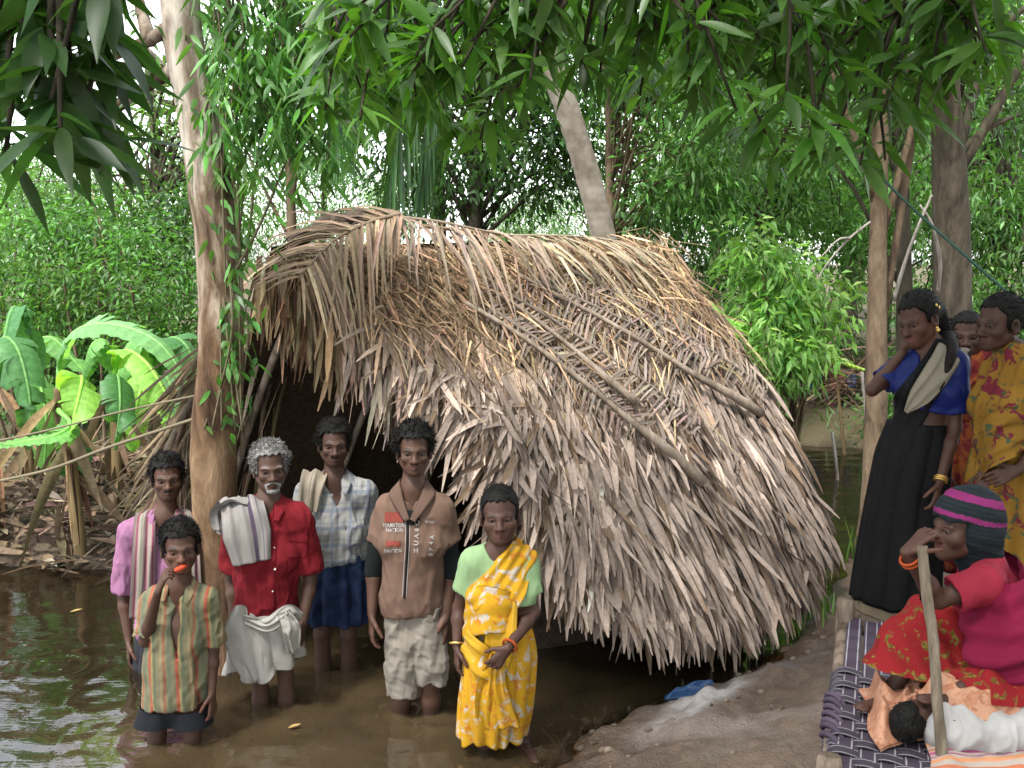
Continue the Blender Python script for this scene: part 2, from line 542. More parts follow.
thatch = col_mat('dry_thatch', 0.78, 0.18, 45, 0.72, 1.2, 0.25, 0.12)
under = col_mat('thatch_underlay', 0.95, 0.05, 30, 0.5, 1.4, 0.8)
vstart = lambda v: -0.04 + 0.10 * v
g = Geo()
V_, F_ = sheet(slope, vstart, 60, 60, 0.07)
g.add(V_, F_, (0.055, 0.038, 0.024))  # underlay coloured dark so the gaps between leaflets look shaded
V_, F_ = sheet(lslope, vstart, 30, 30, 0.06)
g.add(V_, F_, (0.045, 0.032, 0.02))
# dark palm back wall, added across the far gable to keep light out
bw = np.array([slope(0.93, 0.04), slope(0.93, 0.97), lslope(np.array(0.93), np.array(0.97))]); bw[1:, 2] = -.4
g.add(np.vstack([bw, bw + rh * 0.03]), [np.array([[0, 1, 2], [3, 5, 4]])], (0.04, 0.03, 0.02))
# low dark screen, added under the eave so no light comes through
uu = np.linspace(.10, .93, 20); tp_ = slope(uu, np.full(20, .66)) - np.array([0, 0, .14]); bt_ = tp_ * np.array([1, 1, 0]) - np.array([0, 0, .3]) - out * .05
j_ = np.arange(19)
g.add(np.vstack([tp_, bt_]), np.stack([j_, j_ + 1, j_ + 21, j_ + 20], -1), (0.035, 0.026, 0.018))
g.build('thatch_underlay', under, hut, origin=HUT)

# hanging leaflets of the plaited fronds, course over course
g = Geo()
prof = np.array([0.55, 1.0, 1.0, 0.82, 0.18])
GREY = np.array([0.315, 0.245, 0.200]); STRAW = np.array([0.30, 0.205, 0.12]); BROWN = np.array([0.17, 0.115, 0.075])
ncourse = 30
for c in range(ncourse):
    v0 = 0.10 + 0.87 * c / (ncourse - 1)
    for layer in range(2):
        n = int(rng.integers(125, 155))
        u = np.sort(rng.uniform(-0.06 + 0.09 * v0, 1.02, n))
        wob = 0.025 * np.sin(u * 9 + c * 1.7) + 0.02 * noise3(np.stack([u * 6, 0 * u + c * 3.1, 0 * u], -1), 50, 2, 1.5)
        v = np.clip(v0 + wob + rng.normal(0, 0.012, n), 0.02, 1.0)
        p, du, dv, nn = local(slope, u, v)
        # fronds are laid at changing angles; leaflets of one stretch lie alike
        patch = noise3(np.stack([u * 2.6, v * 3.2, 0 * u + layer], -1), 51, 2, 1.6)
        lean = -0.40 + 0.36 * u + 0.42 * patch + rng.normal(0, 0.085, n)
        ragged = (rng.random(n) < 0.06); lean = np.where(ragged, lean + rng.normal(0, 0.7, n), lean)
        d = dv * np.cos(lean)[:, None] + du * np.sin(lean)[:, None]
        low = np.clip((v - 0.25) / 0.5, 0, 1)
        lift = (rng.uniform(0.02, 0.40, n) + .10 * noise3(np.stack([u * 14, v * 16, 0 * u], -1), 53, 2, 1.5)) * (0.35 + 0.8 * low)
        d = nrm(d + nn * lift[:, None])
        L = rng.uniform(0.22, 0.42, n) * (0.66 + 0.40 * low) * (1 - .42 * sstep(.80, 1.0, v)); W = rng.uniform(0.019, 0.036, n) * (0.62 + 0.55 * low) * (1 + .22 * low * np.clip(1.15 - u, 0, 1))
        nrmv = nrm(nn + du * rng.normal(0, 0.38, n)[:, None])
        V_, F_, k = strips(p + nn * rng.uniform(0.005, 0.04, (n, 1)), d, nrmv, L, W, prof, rng.uniform(0.02, 0.34, n), 0.35,
                           rng.normal(-0.30, 0.18, n), rng.normal(0, 0.8, n))
        tone = np.clip(noise3(np.stack([u * 5, v * 5, 0 * u], -1), 52, 3, 1.7) * 0.6 + rng.normal(0, 0.25, n), -1, 1)
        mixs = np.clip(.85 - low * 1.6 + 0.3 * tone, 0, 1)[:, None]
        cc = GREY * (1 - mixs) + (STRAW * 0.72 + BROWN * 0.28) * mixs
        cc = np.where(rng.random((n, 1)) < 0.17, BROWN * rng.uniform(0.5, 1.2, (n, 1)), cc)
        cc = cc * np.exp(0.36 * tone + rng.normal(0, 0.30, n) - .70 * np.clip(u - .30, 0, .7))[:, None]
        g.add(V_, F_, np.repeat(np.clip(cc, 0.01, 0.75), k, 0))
# fibrous straw over the upper half
n = 2700
u = rng.uniform(-0.04, 1.02, n); v = np.abs(rng.normal(0.0, 0.22, n)) * 0.9 + 0.01; v = np.where(v > 0.6, rng.uniform(0, .3, n), v)
p, du, dv, nn = local(slope, u, v)
a = rng.normal(-0.15, 0.55, n)
d = nrm(dv * np.cos(a)[:, None] + du * np.sin(a)[:, None] + nn * rng.uniform(0, 0.35, n)[:, None])
V_, F_, k = strips(p + nn * rng.uniform(0.02, 0.10, (n, 1)), d, nrm(nn + rand_dirs(n) * 0.5), rng.uniform(0.12, 0.42, n), rng.uniform(0.005, 0.014, n),
                   [0.8, 1, .8, .2], rng.uniform(0.05, 0.5, n), 0.3, rng.normal(-.1, .25, n), rng.normal(0, 1, n))
g.add(V_, F_, jitter_col(STRAW * 0.85, n, k, 0.45, 0.06))
# ragged fringe hanging from the front verge and a shaggy skirt along the eave
for (ua, ub, va, vb, n, L0, L1) in [(-0.09, 0.02, 0.02, 0.30, 260, .25, .5), (-0.06, 0.05, .28, .5, 240, .25, .50), (-0.02, 0.08, .5, .98, 130, .12, .24), (.03, .97, .955, 1.0, 420, .08, .15)]:
    u = rng.uniform(ua, ub, n); v = rng.uniform(va, vb, n)
    p, du, dv, nn = local(slope, u, v)
    d = nrm(np.array([0, 0, -1.0]) + dv * rng.uniform(0, 0.5, (n, 1)) - du * rng.uniform(-0.1, 0.45, (n, 1)) + rand_dirs(n) * 0.15)
    if va > .9: d = nrm(dv + np.array([0, 0, -0.5]) + du * rng.normal(-0.15, 0.3, (n, 1)) + rand_dirs(n) * .15)
    V_, F_, k = strips(p - nn * rng.uniform(-0.05, 0.05, (n, 1)), d, nrm(nn + rand_dirs(n) * 0.6), rng.uniform(L0, L1, n), rng.uniform(0.018, 0.040, n), prof,
                       rng.uniform(0, 0.15, n), 0.3, rng.normal(0, .12, n), rng.normal(0, .8, n))
    g.add(V_, F_, jitter_col(GREY * 0.9 if va > .25 else STRAW * .6, n, k, 0.42, 0.08))
g.build('roof_thatch', thatch, hut, origin=HUT)

# the far slope's shaggy verge, seen beside the tree
g = Geo()
n = 900
u = rng.uniform(-0.12, 0.12, n); v = rng.uniform(0.25, 1.02, n)
p, du, dv, nn = local(lslope, u, v)
d = nrm(dv * 0.9 + np.array([0, 0, -0.35]) - du * rng.uniform(-0.1, 0.9, (n, 1)) + nn * rng.uniform(-.2, .6, (n, 1)) + rand_dirs(n) * 0.22)
V_, F_, k = strips(p, d, nrm(nn + rand_dirs(n) * 0.7), rng.uniform(0.3, 0.75, n), rng.uniform(0.012, 0.030, n), prof, rng.uniform(0, .25, n), 0.3, rng.normal(0, .15, n), rng.normal(0, .8, n))
g.add(V_, F_, jitter_col(np.array([0.20, 0.15, 0.10]), n, k, 0.5, 0.08))
g.build('verge_thatch', thatch, hut, origin=HUT)


def dry_frond(g, path, nl, L0, W, nor, c, spread=0.9, back=0.5, both=True, droop=0.25, rr=0.014, jit=0.10):
    """a fallen palm frond: midrib with two rows of leaflets"""
    pt = spline(path, nl)
    V_, F_ = tube(pt, np.linspace(rr, rr * 0.25, nl), 6); g.add(V_, F_, np.array(c) * 0.9)
    tt = nrm(np.gradient(pt, axis=0))
    for s in (1, -1):
        side = nrm(np.cross(tt, nor)) * s
        if not both and np.mean(side @ (out - np.array([0, 0, 1.0]))) < 0: continue
        sc = np.sin(np.linspace(0.25, 2.95, nl)) ** 0.6
        d = nrm(side * spread + tt * back + rng.normal(0, jit, (nl, 3)))
        V_, F_, k = strips(pt + rng.normal(0, .004, (nl, 3)), d, nrm(np.array(nor) + rng.normal(0, .25, (nl, 3))), L0 * sc * rng.uniform(.75, 1.1, nl), W * rng.uniform(.7, 1.1, nl),
                           [.7, 1, .9, .65, .08], droop * rng.uniform(.6, 1.4, nl), 0.3, 0, rng.normal(0, .4, nl))
        g.add(V_, F_, jitter_col(c, nl, k, 0.22, 0.05))


# fronds laid over the ridge as a cap
p0 = slope(0.0, 0.0); nR = local(slope, np.array(.5), np.array(.3))[3]
for k_, (pa, nl, L0, W, c, spread, back) in enumerate([
        ([P(400, 214, 5.75), P(370, 222, 5.65), P(335, 240, 5.5), P(300, 275, 5.3)], 46, 0.55, .022, (0.27, .20, .135), .75, .55),
        ([P(395, 217, 5.8), P(440, 222, 5.85), P(490, 232, 6.0), P(540, 240, 6.25)], 52, 0.52, .022, (0.29, .225, .165), .9, .25),
        ([P(505, 236, 6.2), P(560, 236, 6.5), P(610, 240, 6.8), P(650, 252, 7.1)], 50, 0.62, .024, (0.31, .265, .18), .8, .55),
        ([P(420, 226, 6.0), P(520, 236, 6.5), P(600, 240, 7.0), P(648, 245, 7.3)], 56, 0.40, .020, (0.26, .175, .10), .9, .3)]):
    g = Geo(); dry_frond(g, pa, nl, L0, W, nR, c, spread, back, k_ == 0, 0.45, .014, .10 if k_ == 0 else .26)
    g.build('ridge_frond', thatch, hut, origin=HUT)
# fronds with their ribs showing on the slope
for (u0, v0, u1, v1, L0, s) in [(0.36, .20, .70, .62, .34, 1), (0.50, .18, .86, .50, .34, 1), (.62, .12, .98, .62, .36, 1), (.30, .28, .52, .60, .3, -1)]:
    uu = np.linspace(u0, u1, 5); vv = np.linspace(v0, v1, 5)
    p, du, dv, nn = local(slope, uu, vv)
    g = Geo(); dry_frond(g, p + nn * 0.10, 44, L0, .018, nn[2], (0.19, .15, .12), .95, -.25 if s > 0 else .3, True, 0.10, .015)
    g.build('roof_frond', thatch, hut, origin=HUT)
# old frond stalks lying on the thatch, flared at the lower end
polem = bark_mat('weathered_pole', (0.09, .07, .05), (0.19, .15, .115), (0.29, .24, .19), 9, 0.15, 0.4)
for (u0, v0, u1, v1, r) in [(0.24, .27, .60, .74, .017), (0.33, .22, .53, .55, .014), (.45, .17, .90, .66, .016)]:
    uu = np.linspace(u0, u1, 14); vv = np.linspace(v0, v1, 14)
    p, du, dv, nn = local(slope, uu, vv)
    V_, F_ = tube(p + nn * 0.12, r * np.interp(np.linspace(0, 1, 14), [0, .6, .9, 1], [.7, 1.0, 1.9, 1.7]), 8, 0.22, 3)
    g = Geo(); g.add(V_, F_); g.build('roof_stalk', polem, hut, origin=HUT)
# slab of bark on the front end of the ridge
barkm = bark_mat('dead_bark', (0.04, .03, .022), (0.11, .083, .062), (0.19, .15, .115), 10, 1, 0.8)
a_, b_ = P(286, 240, 5.6), P(385, 213, 5.8)
nu_, nv_ = 26, 9
U_, Vv_ = np.meshgrid(np.linspace(0, 1, nu_), np.linspace(-1, 1, nv_))
wd = (0.10 + .035 * np.sin(U_ * 23) * np.sin(U_ * 9)) * np.sin(np.clip(U_ * 0.93 + .06, 0, 1) * PI) ** 0.45
pt = a_ + (b_ - a_) * U_[..., None] + out * (wd * Vv_)[..., None] + np.array([0, 0, 1.0]) * (0.07 * np.sin(U_ * PI) - 0.10 * Vv_ ** 2 * wd / .15 + 0.030 * noise3(np.stack([U_ * 8, Vv_ * 2, 0 * U_], -1), 61, 3, 1.5))[..., None]
i = np.arange(nv_ - 1)[:, None] * nu_ + np.arange(nu_ - 1)[None, :]
q = np.stack([i, i + 1, i + nu_ + 1, i + nu_], -1).reshape(-1, 4)
A = pt.reshape(-1, 3); B = A - np.array([0, 0, 0.025])
g = Geo(); g.add(np.vstack([A, B]), np.vstack([q, q[:, ::-1] + len(A)])); g.build('ridge_bark', barkm, hut, origin=HUT)
# frame: posts, ridge pole, rafters
for u_ in (0.3, 0.55, 0.95):
    tp = RF + (RB - RF) * u_ - np.array([0, 0, .1])
    V_, F_ = tube(spline([np.array([tp[0], tp[1], -0.5]), np.array([tp[0] + .03, tp[1], 1]), tp], 12), 0.05, 8, .12, 5)
    g = Geo(); g.add(V_, F_); g.build('post', polem, hut, origin=HUT)
g = Geo(); V_, F_ = tube(spline([RF - rh * .1 - np.array([0, 0, .1]), RB - np.array([0, 0, .1])], 10), .04, 8, .1, 6); g.add(V_, F_); g.build('ridge_pole', polem, hut, origin=HUT)
for s, f in ((1, slope), (-1, lslope)):
    for u_ in (0.04, 0.35, 0.65, 0.92):
        vv = np.linspace(0.02, 0.97, 12); p, du, dv, nn = local(f, np.full(12, u_), vv)
        V_, F_ = tube(p - nn * 0.11, .026, 7, .1, 7); g = Geo(); g.add(V_, F_); g.build('rafter', polem, hut, origin=HUT)
# ---------------------------------------------------------------- trees and plants
leafm = leaf_mat('leaves', 0.42, 0.45)
leafnear = leaf_mat('mango_leaves', 0.40, 0.46, (1.3, 1.5, 0.5), 0.5)
frondm = leaf_mat('palm_fronds', 0.4, 0.35)
bark_grey = bark_mat('grey_bark', (0.035, .03, .022), (0.078, .064, .046), (0.13, .108, .08), 9, .3, .6)
bark_brown = bark_mat('brown_bark', (0.055, .038, .025), (0.125, .088, .056), (0.18, .135, .09), 8, .35, .5)
bark_dark = bark_mat('dark_bark', (0.022, .020, .014), (0.045, .038, .026), (0.08, .068, .05), 10, .3, .6)
def peel_mat():
    """pale smooth bark above, reddish brown where it has peeled near the foot"""
    t = NT('peeling_bark'); co = t.coord(); v = t.mapping(co, (1, 1, .3))
    n1 = t.noise(v, 5, 6, .62, .6); n2 = t.noise(v, 30, 4, .6)
    up = t.ramp(n1, [(.40, (.06, .042, .028)), (.50, (.17, .135, .10)), (.60, (.36, .32, .265))])
    low = t.ramp(n1, [(.38, (.035, .020, .012)), (.50, (.105, .062, .034)), (.64, (.20, .135, .080))])
    k = t.ramp(t.math('ADD', t.math('MULTIPLY', t.sep(co)[2], .3), t.math('MULTIPLY', t.math('SUBTRACT', n1, .5), .9)), [(.62, 0.0), (1.0, 1.0)])
    c = t.mix(.5, t.mix(k, low, up), t.ramp(n2, [(.3, .5), (.7, 1.3)]), 'MULTIPLY')
    return t.done(t.bsdf(c, .9, t.bump(t.math('ADD', n1, t.math('MULTIPLY', n2, .35)), 1.0, .02), .15))


bark_peel = peel_mat()
bark_old = bark_mat('old_bark', (0.045, .030, .018), (0.115, .080, .052), (0.27, .215, .16), 5, .30, 1.0, (.42, .53, .62))


def blob(center, rad, n, r=rng, shell=0.5):
    """points in an uneven ellipsoid, thicker towards its skin"""
    d = rand_dirs(n, r)
    q = r.random(n) ** (1 / 3.0) * (1 - shell) + shell * r.uniform(0.75, 1.0, n)
    q = q * (1 + 0.28 * noise3(d * 2.2, int(r.integers(1000)), 2, 1.0))
    return np.asarray(center) + d * q[:, None] * np.asarray(rad)


def foliage(g, centers, crad, per, L, W, c, hang=0.4, r=rng, vcol=0.3):
    """leaves in clumps round the given centres"""
    m = len(centers)
    cs = np.repeat(centers, per, 0); n = len(cs)
    off = r.normal(0, 1, (n, 3)) * crad * np.array([1, 1, 0.62])
    d = nrm(nrm(off) * 0.7 + rand_dirs(n, r) * 0.7 + np.array([0, 0, -hang]))
    nn = nrm(np.array([0, 0, 1.0]) + rand_dirs(n, r) * 0.75)
    V, Fs, k = diamonds(cs + off, d, nn, L * r.uniform(0.6, 1.25, n), W * r.uniform(0.7, 1.2, n), 0.2)
    cl = np.repeat(np.exp(r.normal(0, .18, (m, 1))) * np.array(c) * np.exp(r.normal(0, 0.07, (m, 3))), per, 0)
    cl = cl * np.exp(r.normal(0, vcol, (n, 1)))
    g.add(V, Fs, np.repeat(np.clip(cl, .004, .6), k, 0))


def limbs(g, trunk, centers, r0, nl, r=rng, sag=0.1):
    """limbs from the trunk's upper part to a sample of the clump centres"""
    idx = r.choice(len(centers), min(nl, len(centers)), replace=False)
    for j in idx:
        e = centers[j]; k = int(r.integers(int(len(trunk) * 0.45), len(trunk)))
        s = trunk[k]; L = np.linalg.norm(e - s)
        mid = (s + e) / 2 + np.array([0, 0, L * 0.18]) + rand_dirs(1, r)[0] * L * 0.12
        V, Fs = tube(spline([s, mid, e], 9), np.linspace(r0 * min(1, .35 + L * .12), r0 * 0.1, 9), 5, .1, 3); g.add(V, Fs)


def tree(name, label, base, top, r0, crowns, leaf, barkm, nl=14, group=None, lean=None, parent_mesh=None, r=None):
    """base, top: trunk ends; crowns: (centre, radii, clumps, leaves per clump, clump size)"""
    r = r or np.random.default_rng(abs(hash(label)) % 1000 if False else len(label) * 7 + int(base[0] * 10) % 97)
    base = np.asarray(base, dtype=float); top = np.asarray(top, dtype=float)
    o = tag(empty(name, base), label, 'tree', group)
    H = np.linalg.norm(top - base)
    pts = [base, base * .66 + top * .34 + rand_dirs(1, r)[0] * H * .02, base * .33 + top * .67 + rand_dirs(1, r)[0] * H * .025, top]
    if lean is not None: pts = [base] + [np.asarray(q) for q in lean] + [top]
    tr = spline(pts, 22)
    g = Geo()
    V, Fs = tube(tr, r0 * (np.linspace(1, 0.45, 22) + 0.5 * np.exp(-np.linspace(0, 1, 22) * 16)), 14, 0.10, 2); g.add(V, Fs)
    fg = Geo()
    L, W, c, hang = leaf
    for (cc, rad, nc, per, cs) in crowns:
        cen = blob(cc, rad, nc, r)
        limbs(g, tr, cen, r0 * 0.5, nl, r)
        foliage(fg, cen, cs, per, L, W, c, hang, r)
    g.build('trunk', barkm, o, origin=base)
    fg.build('crown', leafm, o, origin=base)
    return o


def copy_tree(o, loc, rz, s, label=None, group=None):
    c = o.copy(); COL.objects.link(c); c.location = loc; c.rotation_euler = (0, 0, rz); c.scale = (s, s, s)
    if label: c['label'] = label
    if group: c['group'] = group
    for ch in list(o.children):
        d = ch.copy(); COL.objects.link(d); d.parent = c
    return c


A = np.array
# ----- the peeling trunk in front of the hut, with limbs reaching left
b = P(226, 672, 5.05); b[2] = -0.45
tp = [P(214, 470, 5.05), P(222, 360, 5.02), P(218, 250, 5.0), P(200, 130, 5.0), P(184, 40, 5.0), P(178, -60, 5.0)]
o = tag(empty('tree', b), 'peeling brown and pale trunk rising in front of the hut opening, wrapped in vines', 'tree')
tr = spline([b] + tp + [P(170, -190, 5.0)], 60)
g = Geo(); V, Fs = tube(tr, np.interp(np.linspace(0, 1, 60), [0, .1, .4, .75, 1], [.15, .115, .108, .092, .08]), 18, 0.10, 8); g.add(V, Fs)
cen = []
for pts in [[P(180, 20, 5.0), P(150, 40, 5.1), P(100, 62, 5.2), P(60, 88, 5.4)], [P(186, 66, 5.0), P(160, 78, 5.2), P(115, 110, 5.5), P(90, 150, 5.8)],
            [P(150, 42, 5.1), P(140, 5, 5.2), P(125, -60, 5.3)], [P(178, -40, 5), P(230, -90, 5.2), P(300, -120, 5.4)], [P(176, -80, 5.), P(120, -150, 5.6), P(40, -200, 6)]]:
    q = spline(pts, 14); V, Fs = tube(q, np.linspace(.042, .014, 14), 8, .15, 4); g.add(V, Fs)
    for j in (5, 8, 11, 13): cen.append(q[j] + rng.normal(0, .12, 3))
g.build('trunk', bark_peel, o, origin=b)
g = Geo()
foliage(g, A(cen), 0.24, 26, 0.085, 0.028, (0.055, 0.12, 0.03), .5)
g.build('crown', leafm, o, origin=b)

# ----- vine and saplings hanging by that trunk
o = tag(empty('climbing_vine', b + A([.2, 0, 0])), 'leafy green vine with thin stems climbing up the peeling trunk', 'vine')
gs, gl = Geo(), Geo(); ob = b + A([.2, 0, 0])
stems = []
for k in range(9):
    x0 = rng.uniform(200, 250); s = [P(x0 + rng.normal(0, 8), y, 4.93 + rng.normal(0, .05)) + A([rng.normal(0, .02), 0, 0]) for y in (430, 330, 230, 130, 30, -40)]
    stems.append(spline(s, 40))
for pts in [[P(246, 262, 4.9), P(256, 170, 4.9), P(266, 90, 4.9), P(282, 0, 4.9)], [P(240, 268, 4.9), P(238, 150, 4.9), P(245, 60, 4.9), P(240, -30, 4.9)], [P(236, 270, 4.9), P(262, 220, 4.85), P(290, 150, 4.85), P(330, 40, 4.8), P(340, -20, 4.8)]]:
    stems.append(spline(pts, 40))
for k in range(16):
    x0 = rng.uniform(225, 345); y1 = rng.uniform(60, 190)
    stems.append(spline([P(x0 - 12, -40, 4.9), P(x0, y1 * .3, 4.85), P(x0 + rng.normal(0, 8), y1 * .7, 4.8), P(x0 + rng.normal(4, 8), y1, 4.75)], 30))
for j, q in enumerate(stems):
    V, Fs = tube(q, np.linspace(.008, .003, len(q)) if j > 8 else .005, 5, 0, 1); gs.add(V, Fs, (0.10, .085, .05))
    n = len(q) * 3 if j >= 12 else len(q)
    i_ = rng.integers(0, len(q), n)
    d = nrm(rand_dirs(n) * A([1, .8, .35]) + A([0.15, 0, -.75]))
    V, Fs, k_ = strips(q[i_] + rng.normal(0, .09 if j >= 9 else .035, (n, 3)), d, rand_dirs(n), rng.uniform(.05, .13, n) * (1.15 if j >= 12 else .8), rng.uniform(.016, .028, n) * (1 if j >= 12 else 1.3), [.1, .85, 1, .6, .05], .25, .2, 0, rng.normal(0, .4, n))
    gl.add(V, Fs, jitter_col((0.075, 0.19, 0.04), n, k_, .3))
gs.build('stem', col_mat('vine_stem'), o, origin=ob); gl.build('foliage', leafm, o, origin=ob)


# ----- mango branches overhead
def whorl(gl, gt, p, axis, n, L, c, r=rng):
    axis = nrm(axis)
    a = np.arange(n) * 2.4 + r.uniform(0, 6)
    e1 = nrm(np.cross(axis, [0.3, .2, 1])); e2 = np.cross(axis, e1)
    rad = np.cos(a)[:, None] * e1 + np.sin(a)[:, None] * e2
    d = nrm(rad * r.uniform(.7, 1.2, (n, 1)) + axis * r.uniform(-.1, .7, (n, 1)) + A([0, 0, -0.18]) + rand_dirs(n, r) * .25)
    q = p - axis * r.uniform(0, .10, (n, 1))
    V, Fs, k = strips(q, d, nrm(axis * .5 - A([0, 0, -1]) + rand_dirs(n, r) * .35), L * r.uniform(.65, 1.15, n), L * .23 * r.uniform(.75, 1.2, n),
                      [.06, .55, .95, 1, .8, .4, .03], r.uniform(.05, .45, n), .22, r.normal(0, .06, n), r.normal(0, .3, n))
    gl.add(V, Fs, jitter_col(c, n, k, .22, .06, r))


def mango(name, label, base, trunk, r0, limbl, spots, L, c, nleaf=(8, 13), over=()):
    o = tag(empty(name, base), label, 'tree')
    gt, gl = Geo(), Geo()
    V, Fs = tube(spline([base] + trunk, 24), np.linspace(r0, r0 * .6, 24), 14, .12, 5); gt.add(V, Fs)
    nodes = []
    for pts, ra in limbl:
        q = spline(pts, 30); V, Fs = tube(q, np.linspace(ra, ra * .3, 30), 9, .12, 6); gt.add(V, Fs); nodes.append(q)
    nodes = np.concatenate(nodes)
    for p in spots:
        dd = np.linalg.norm(nodes - p, axis=1); j = int(np.argmin(dd)); s = nodes[j]
        mid = s * .45 + p * .55 + A([0, 0, .12 * dd[j]]) + rng.normal(0, .05, 3)
        q = spline([s, mid, p], 10); V, Fs = tube(q, np.linspace(.012, .0045, 10), 5, 0, 1); gt.add(V, Fs)
        ax = nrm(q[-1] - q[-2]) + A([0, 0, -.2])
        whorl(gl, gt, p, ax, int(rng.integers(*nleaf)), L, c)
        if rng.random() < .6: whorl(gl, gt, q[6], nrm(q[6] - q[5]) + rng.normal(0, .3, 3), 6, L * .9, c)
    for cc, rad, nc in over:                                        # crown above and behind the frame, unseen, added to shade the people
        cen = blob(cc, rad, nc); foliage(gl, cen, .34, 70, .17, .045, c, .4); limbs(gt, nodes, cen, .05, 14)
    gt.build('trunk', bark_dark, o, origin=base); gl.build('crown', leafnear, o, origin=base)
    return o


ylow = lambda x: np.interp(x, [310, 335, 370, 400, 430, 480, 515, 545, 600, 640, 665, 700, 735, 770, 805, 850, 890, 930, 985, 1024],
                           [95, 120, 110, 130, 125, 140, 95, 80, 70, 95, 60, 95, 120, 165, 165, 160, 160, 110, 70, 50])
spots = []
while len(spots) < 190:
    x, y = rng.uniform(315, 1010), rng.uniform(-60, 165) * rng.uniform(.55, 1)
    if y < ylow(x): spots.append(P(x, y, rng.uniform(3.1, 4.6)))
for x, y in [(325, 110), (345, 60), (360, 120), (395, 120), (430, 105), (455, 135), (480, 140), (395, 60), (330, 30), (600, 75), (640, 95), (700, 95), (745, 130), (770, 165), (800, 165), (830, 150), (860, 165), (885, 160), (915, 120)]:
    spots.append(P(x, y, 3.4 + rng.uniform(0, .8)))
bM = A([3.9, 3.3, .35])
mango('mango_tree', 'mango tree whose long drooping leaves overhang the hut from above', bM, [A([3.8, 3.3, 1.6]), A([3.4, 3.4, 3.0]), A([2.9, 3.6, 3.7])], .19,
      [([A([3.4, 3.4, 3.0]), A([2.4, 3.7, 3.65]), A([1.2, 3.9, 3.75]), A([0, 4.0, 3.55]), A([-.7, 4.1, 3.3])], .07),
       ([A([2.9, 3.6, 3.6]), A([2.2, 3.6, 3.4]), A([1.5, 3.8, 3.2])], .04), ([A([1.6, 3.85, 3.72]), A([.9, 3.5, 3.4]), A([.3, 3.4, 3.15])], .03)],
      spots, .165, (0.062, 0.150, 0.022), (7, 12), [(A([1.6, 1.6, 4.6]), A([2.6, 2.4, .8]), 110), (A([2.6, -2.2, 4.6]), A([2.4, 2.0, .9]), 60)])
spots = [P(x, y, d) for x, y, d in [(15, 25, 2.3), (45, 10, 2.2), (75, 25, 2.3), (25, 70, 2.2), (60, 75, 2.1), (95, 60, 2.4), (10, 115, 2.2), (45, 125, 2.1), (80, 130, 2.15), (105, 140, 2.3), (60, 150, 2.0), (25, -20, 2.3), (90, -30, 2.4), (5, 160, 2.1), (75, 100, 2.5), (30, 100, 2.4)]]
bM = A([-3.1, 2.0, .2])
mango('mango_tree', 'mango branch of large dark leaves hanging close by at the upper left', bM, [A([-3.1, 2.0, 1.5]), A([-2.7, 2.1, 2.7])], .15,
      [([A([-2.9, 2.05, 2.2]), A([-2.2, 2.1, 2.9]), A([-1.5, 2.2, 2.95]), A([-.95, 2.2, 2.75])], .04)], spots, .20, (0.035, 0.085, 0.022), (6, 10), [(A([-2.2, .6, 4.4]), A([1.7, 1.8, .8]), 60)])

# ----- coconut palm behind the hut
b = P(640, 420, 8.9); b[2] = ground_h(A([b[0]]), A([b[1]]))[0] - .1
tr = spline([b, P(620, 320, 8.8), P(603, 235, 8.6), P(585, 165, 8.5), P(562, 95, 8.4), P(530, 10, 8.3), P(500, -90, 8.2)], 50)
o = tag(empty('coconut_palm', b), 'slanting grey coconut palm trunk rising behind the hut ridge with hanging fronds', 'palm')
g = Geo(); V, Fs = tube(tr, np.interp(np.linspace(0, 1, 50), [0, .1, 1], [.15, .108, .095]) * (1 + .035 * np.sin(np.arange(50) * 3.1)), 16, .05, 9); g.add(V, Fs)
t = NT('palm_bark'); co = t.coord(); wv = t.wave(t.mapping(co, (.3, .3, 1)), 4.5, 3.0, 'Z'); n1 = t.noise(co, 7, 5)
c = t.mix(.18, t.ramp(n1, [(.3, (.20, .165, .13)), (.55, (.36, .31, .25)), (.75, (.46, .42, .36))]), t.ramp(wv, [(0, .80), (.5, 1.05)]), 'MULTIPLY')
palmbark = t.done(t.bsdf(c, .9, t.bump(wv, .12, .01), .15))
g.build('trunk', palmbark, o, origin=b)
top = tr[-1]
ends = [(P(330, 150, 7.6), .9), (P(385, 205, 7.9), .9), (P(300, 60, 7.2), .7), (P(420, 190, 8.2), .9), (P(640, 60, 9), .8), (P(700, -40, 8.5), .8), (P(560, 60, 10), .8), (top + A([-3, 1, .4]), .6), (top + A([2.5, 2, .8]), .6), (top + A([0, -2.2, .6]), .6), (top + A([1, 2.6, .6]), .6), (top + A([-1.6, 2.2, .8]), .6)]
for e, hgt in ends:
    L = np.linalg.norm(e - top)
    q = spline([top, top * .6 + e * .4 + A([0, 0, .38 * L * hgt]), top * .2 + e * .8 + A([0, 0, .22 * L * hgt]), e], 70)
    g = Geo(); V, Fs = tube(q, np.linspace(.022, .006, 70), 6); g.add(V, Fs, (.12, .16, .05))
    tt = nrm(np.gradient(q, axis=0)); sc = np.sin(np.linspace(.35, 2.9, 70)) ** .7
    for s in (1, -1):
        side = nrm(np.cross(tt, [0, 0, 1.0])) * s
        d = nrm(side * .75 + tt * .45 + A([0, 0, -.35]) + rng.normal(0, .08, (70, 3)))
        V, Fs, k = strips(q, d, A([0, 0, 1.0]) + .3 * side, .62 * sc, .028, [.6, 1, .9, .6, .05], .75 + rng.normal(0, .1, 70), .3)
        g.add(V, Fs, jitter_col((.05, .12, .035), 70, k, .2))
    g.build('frond', frondm, o, origin=b)

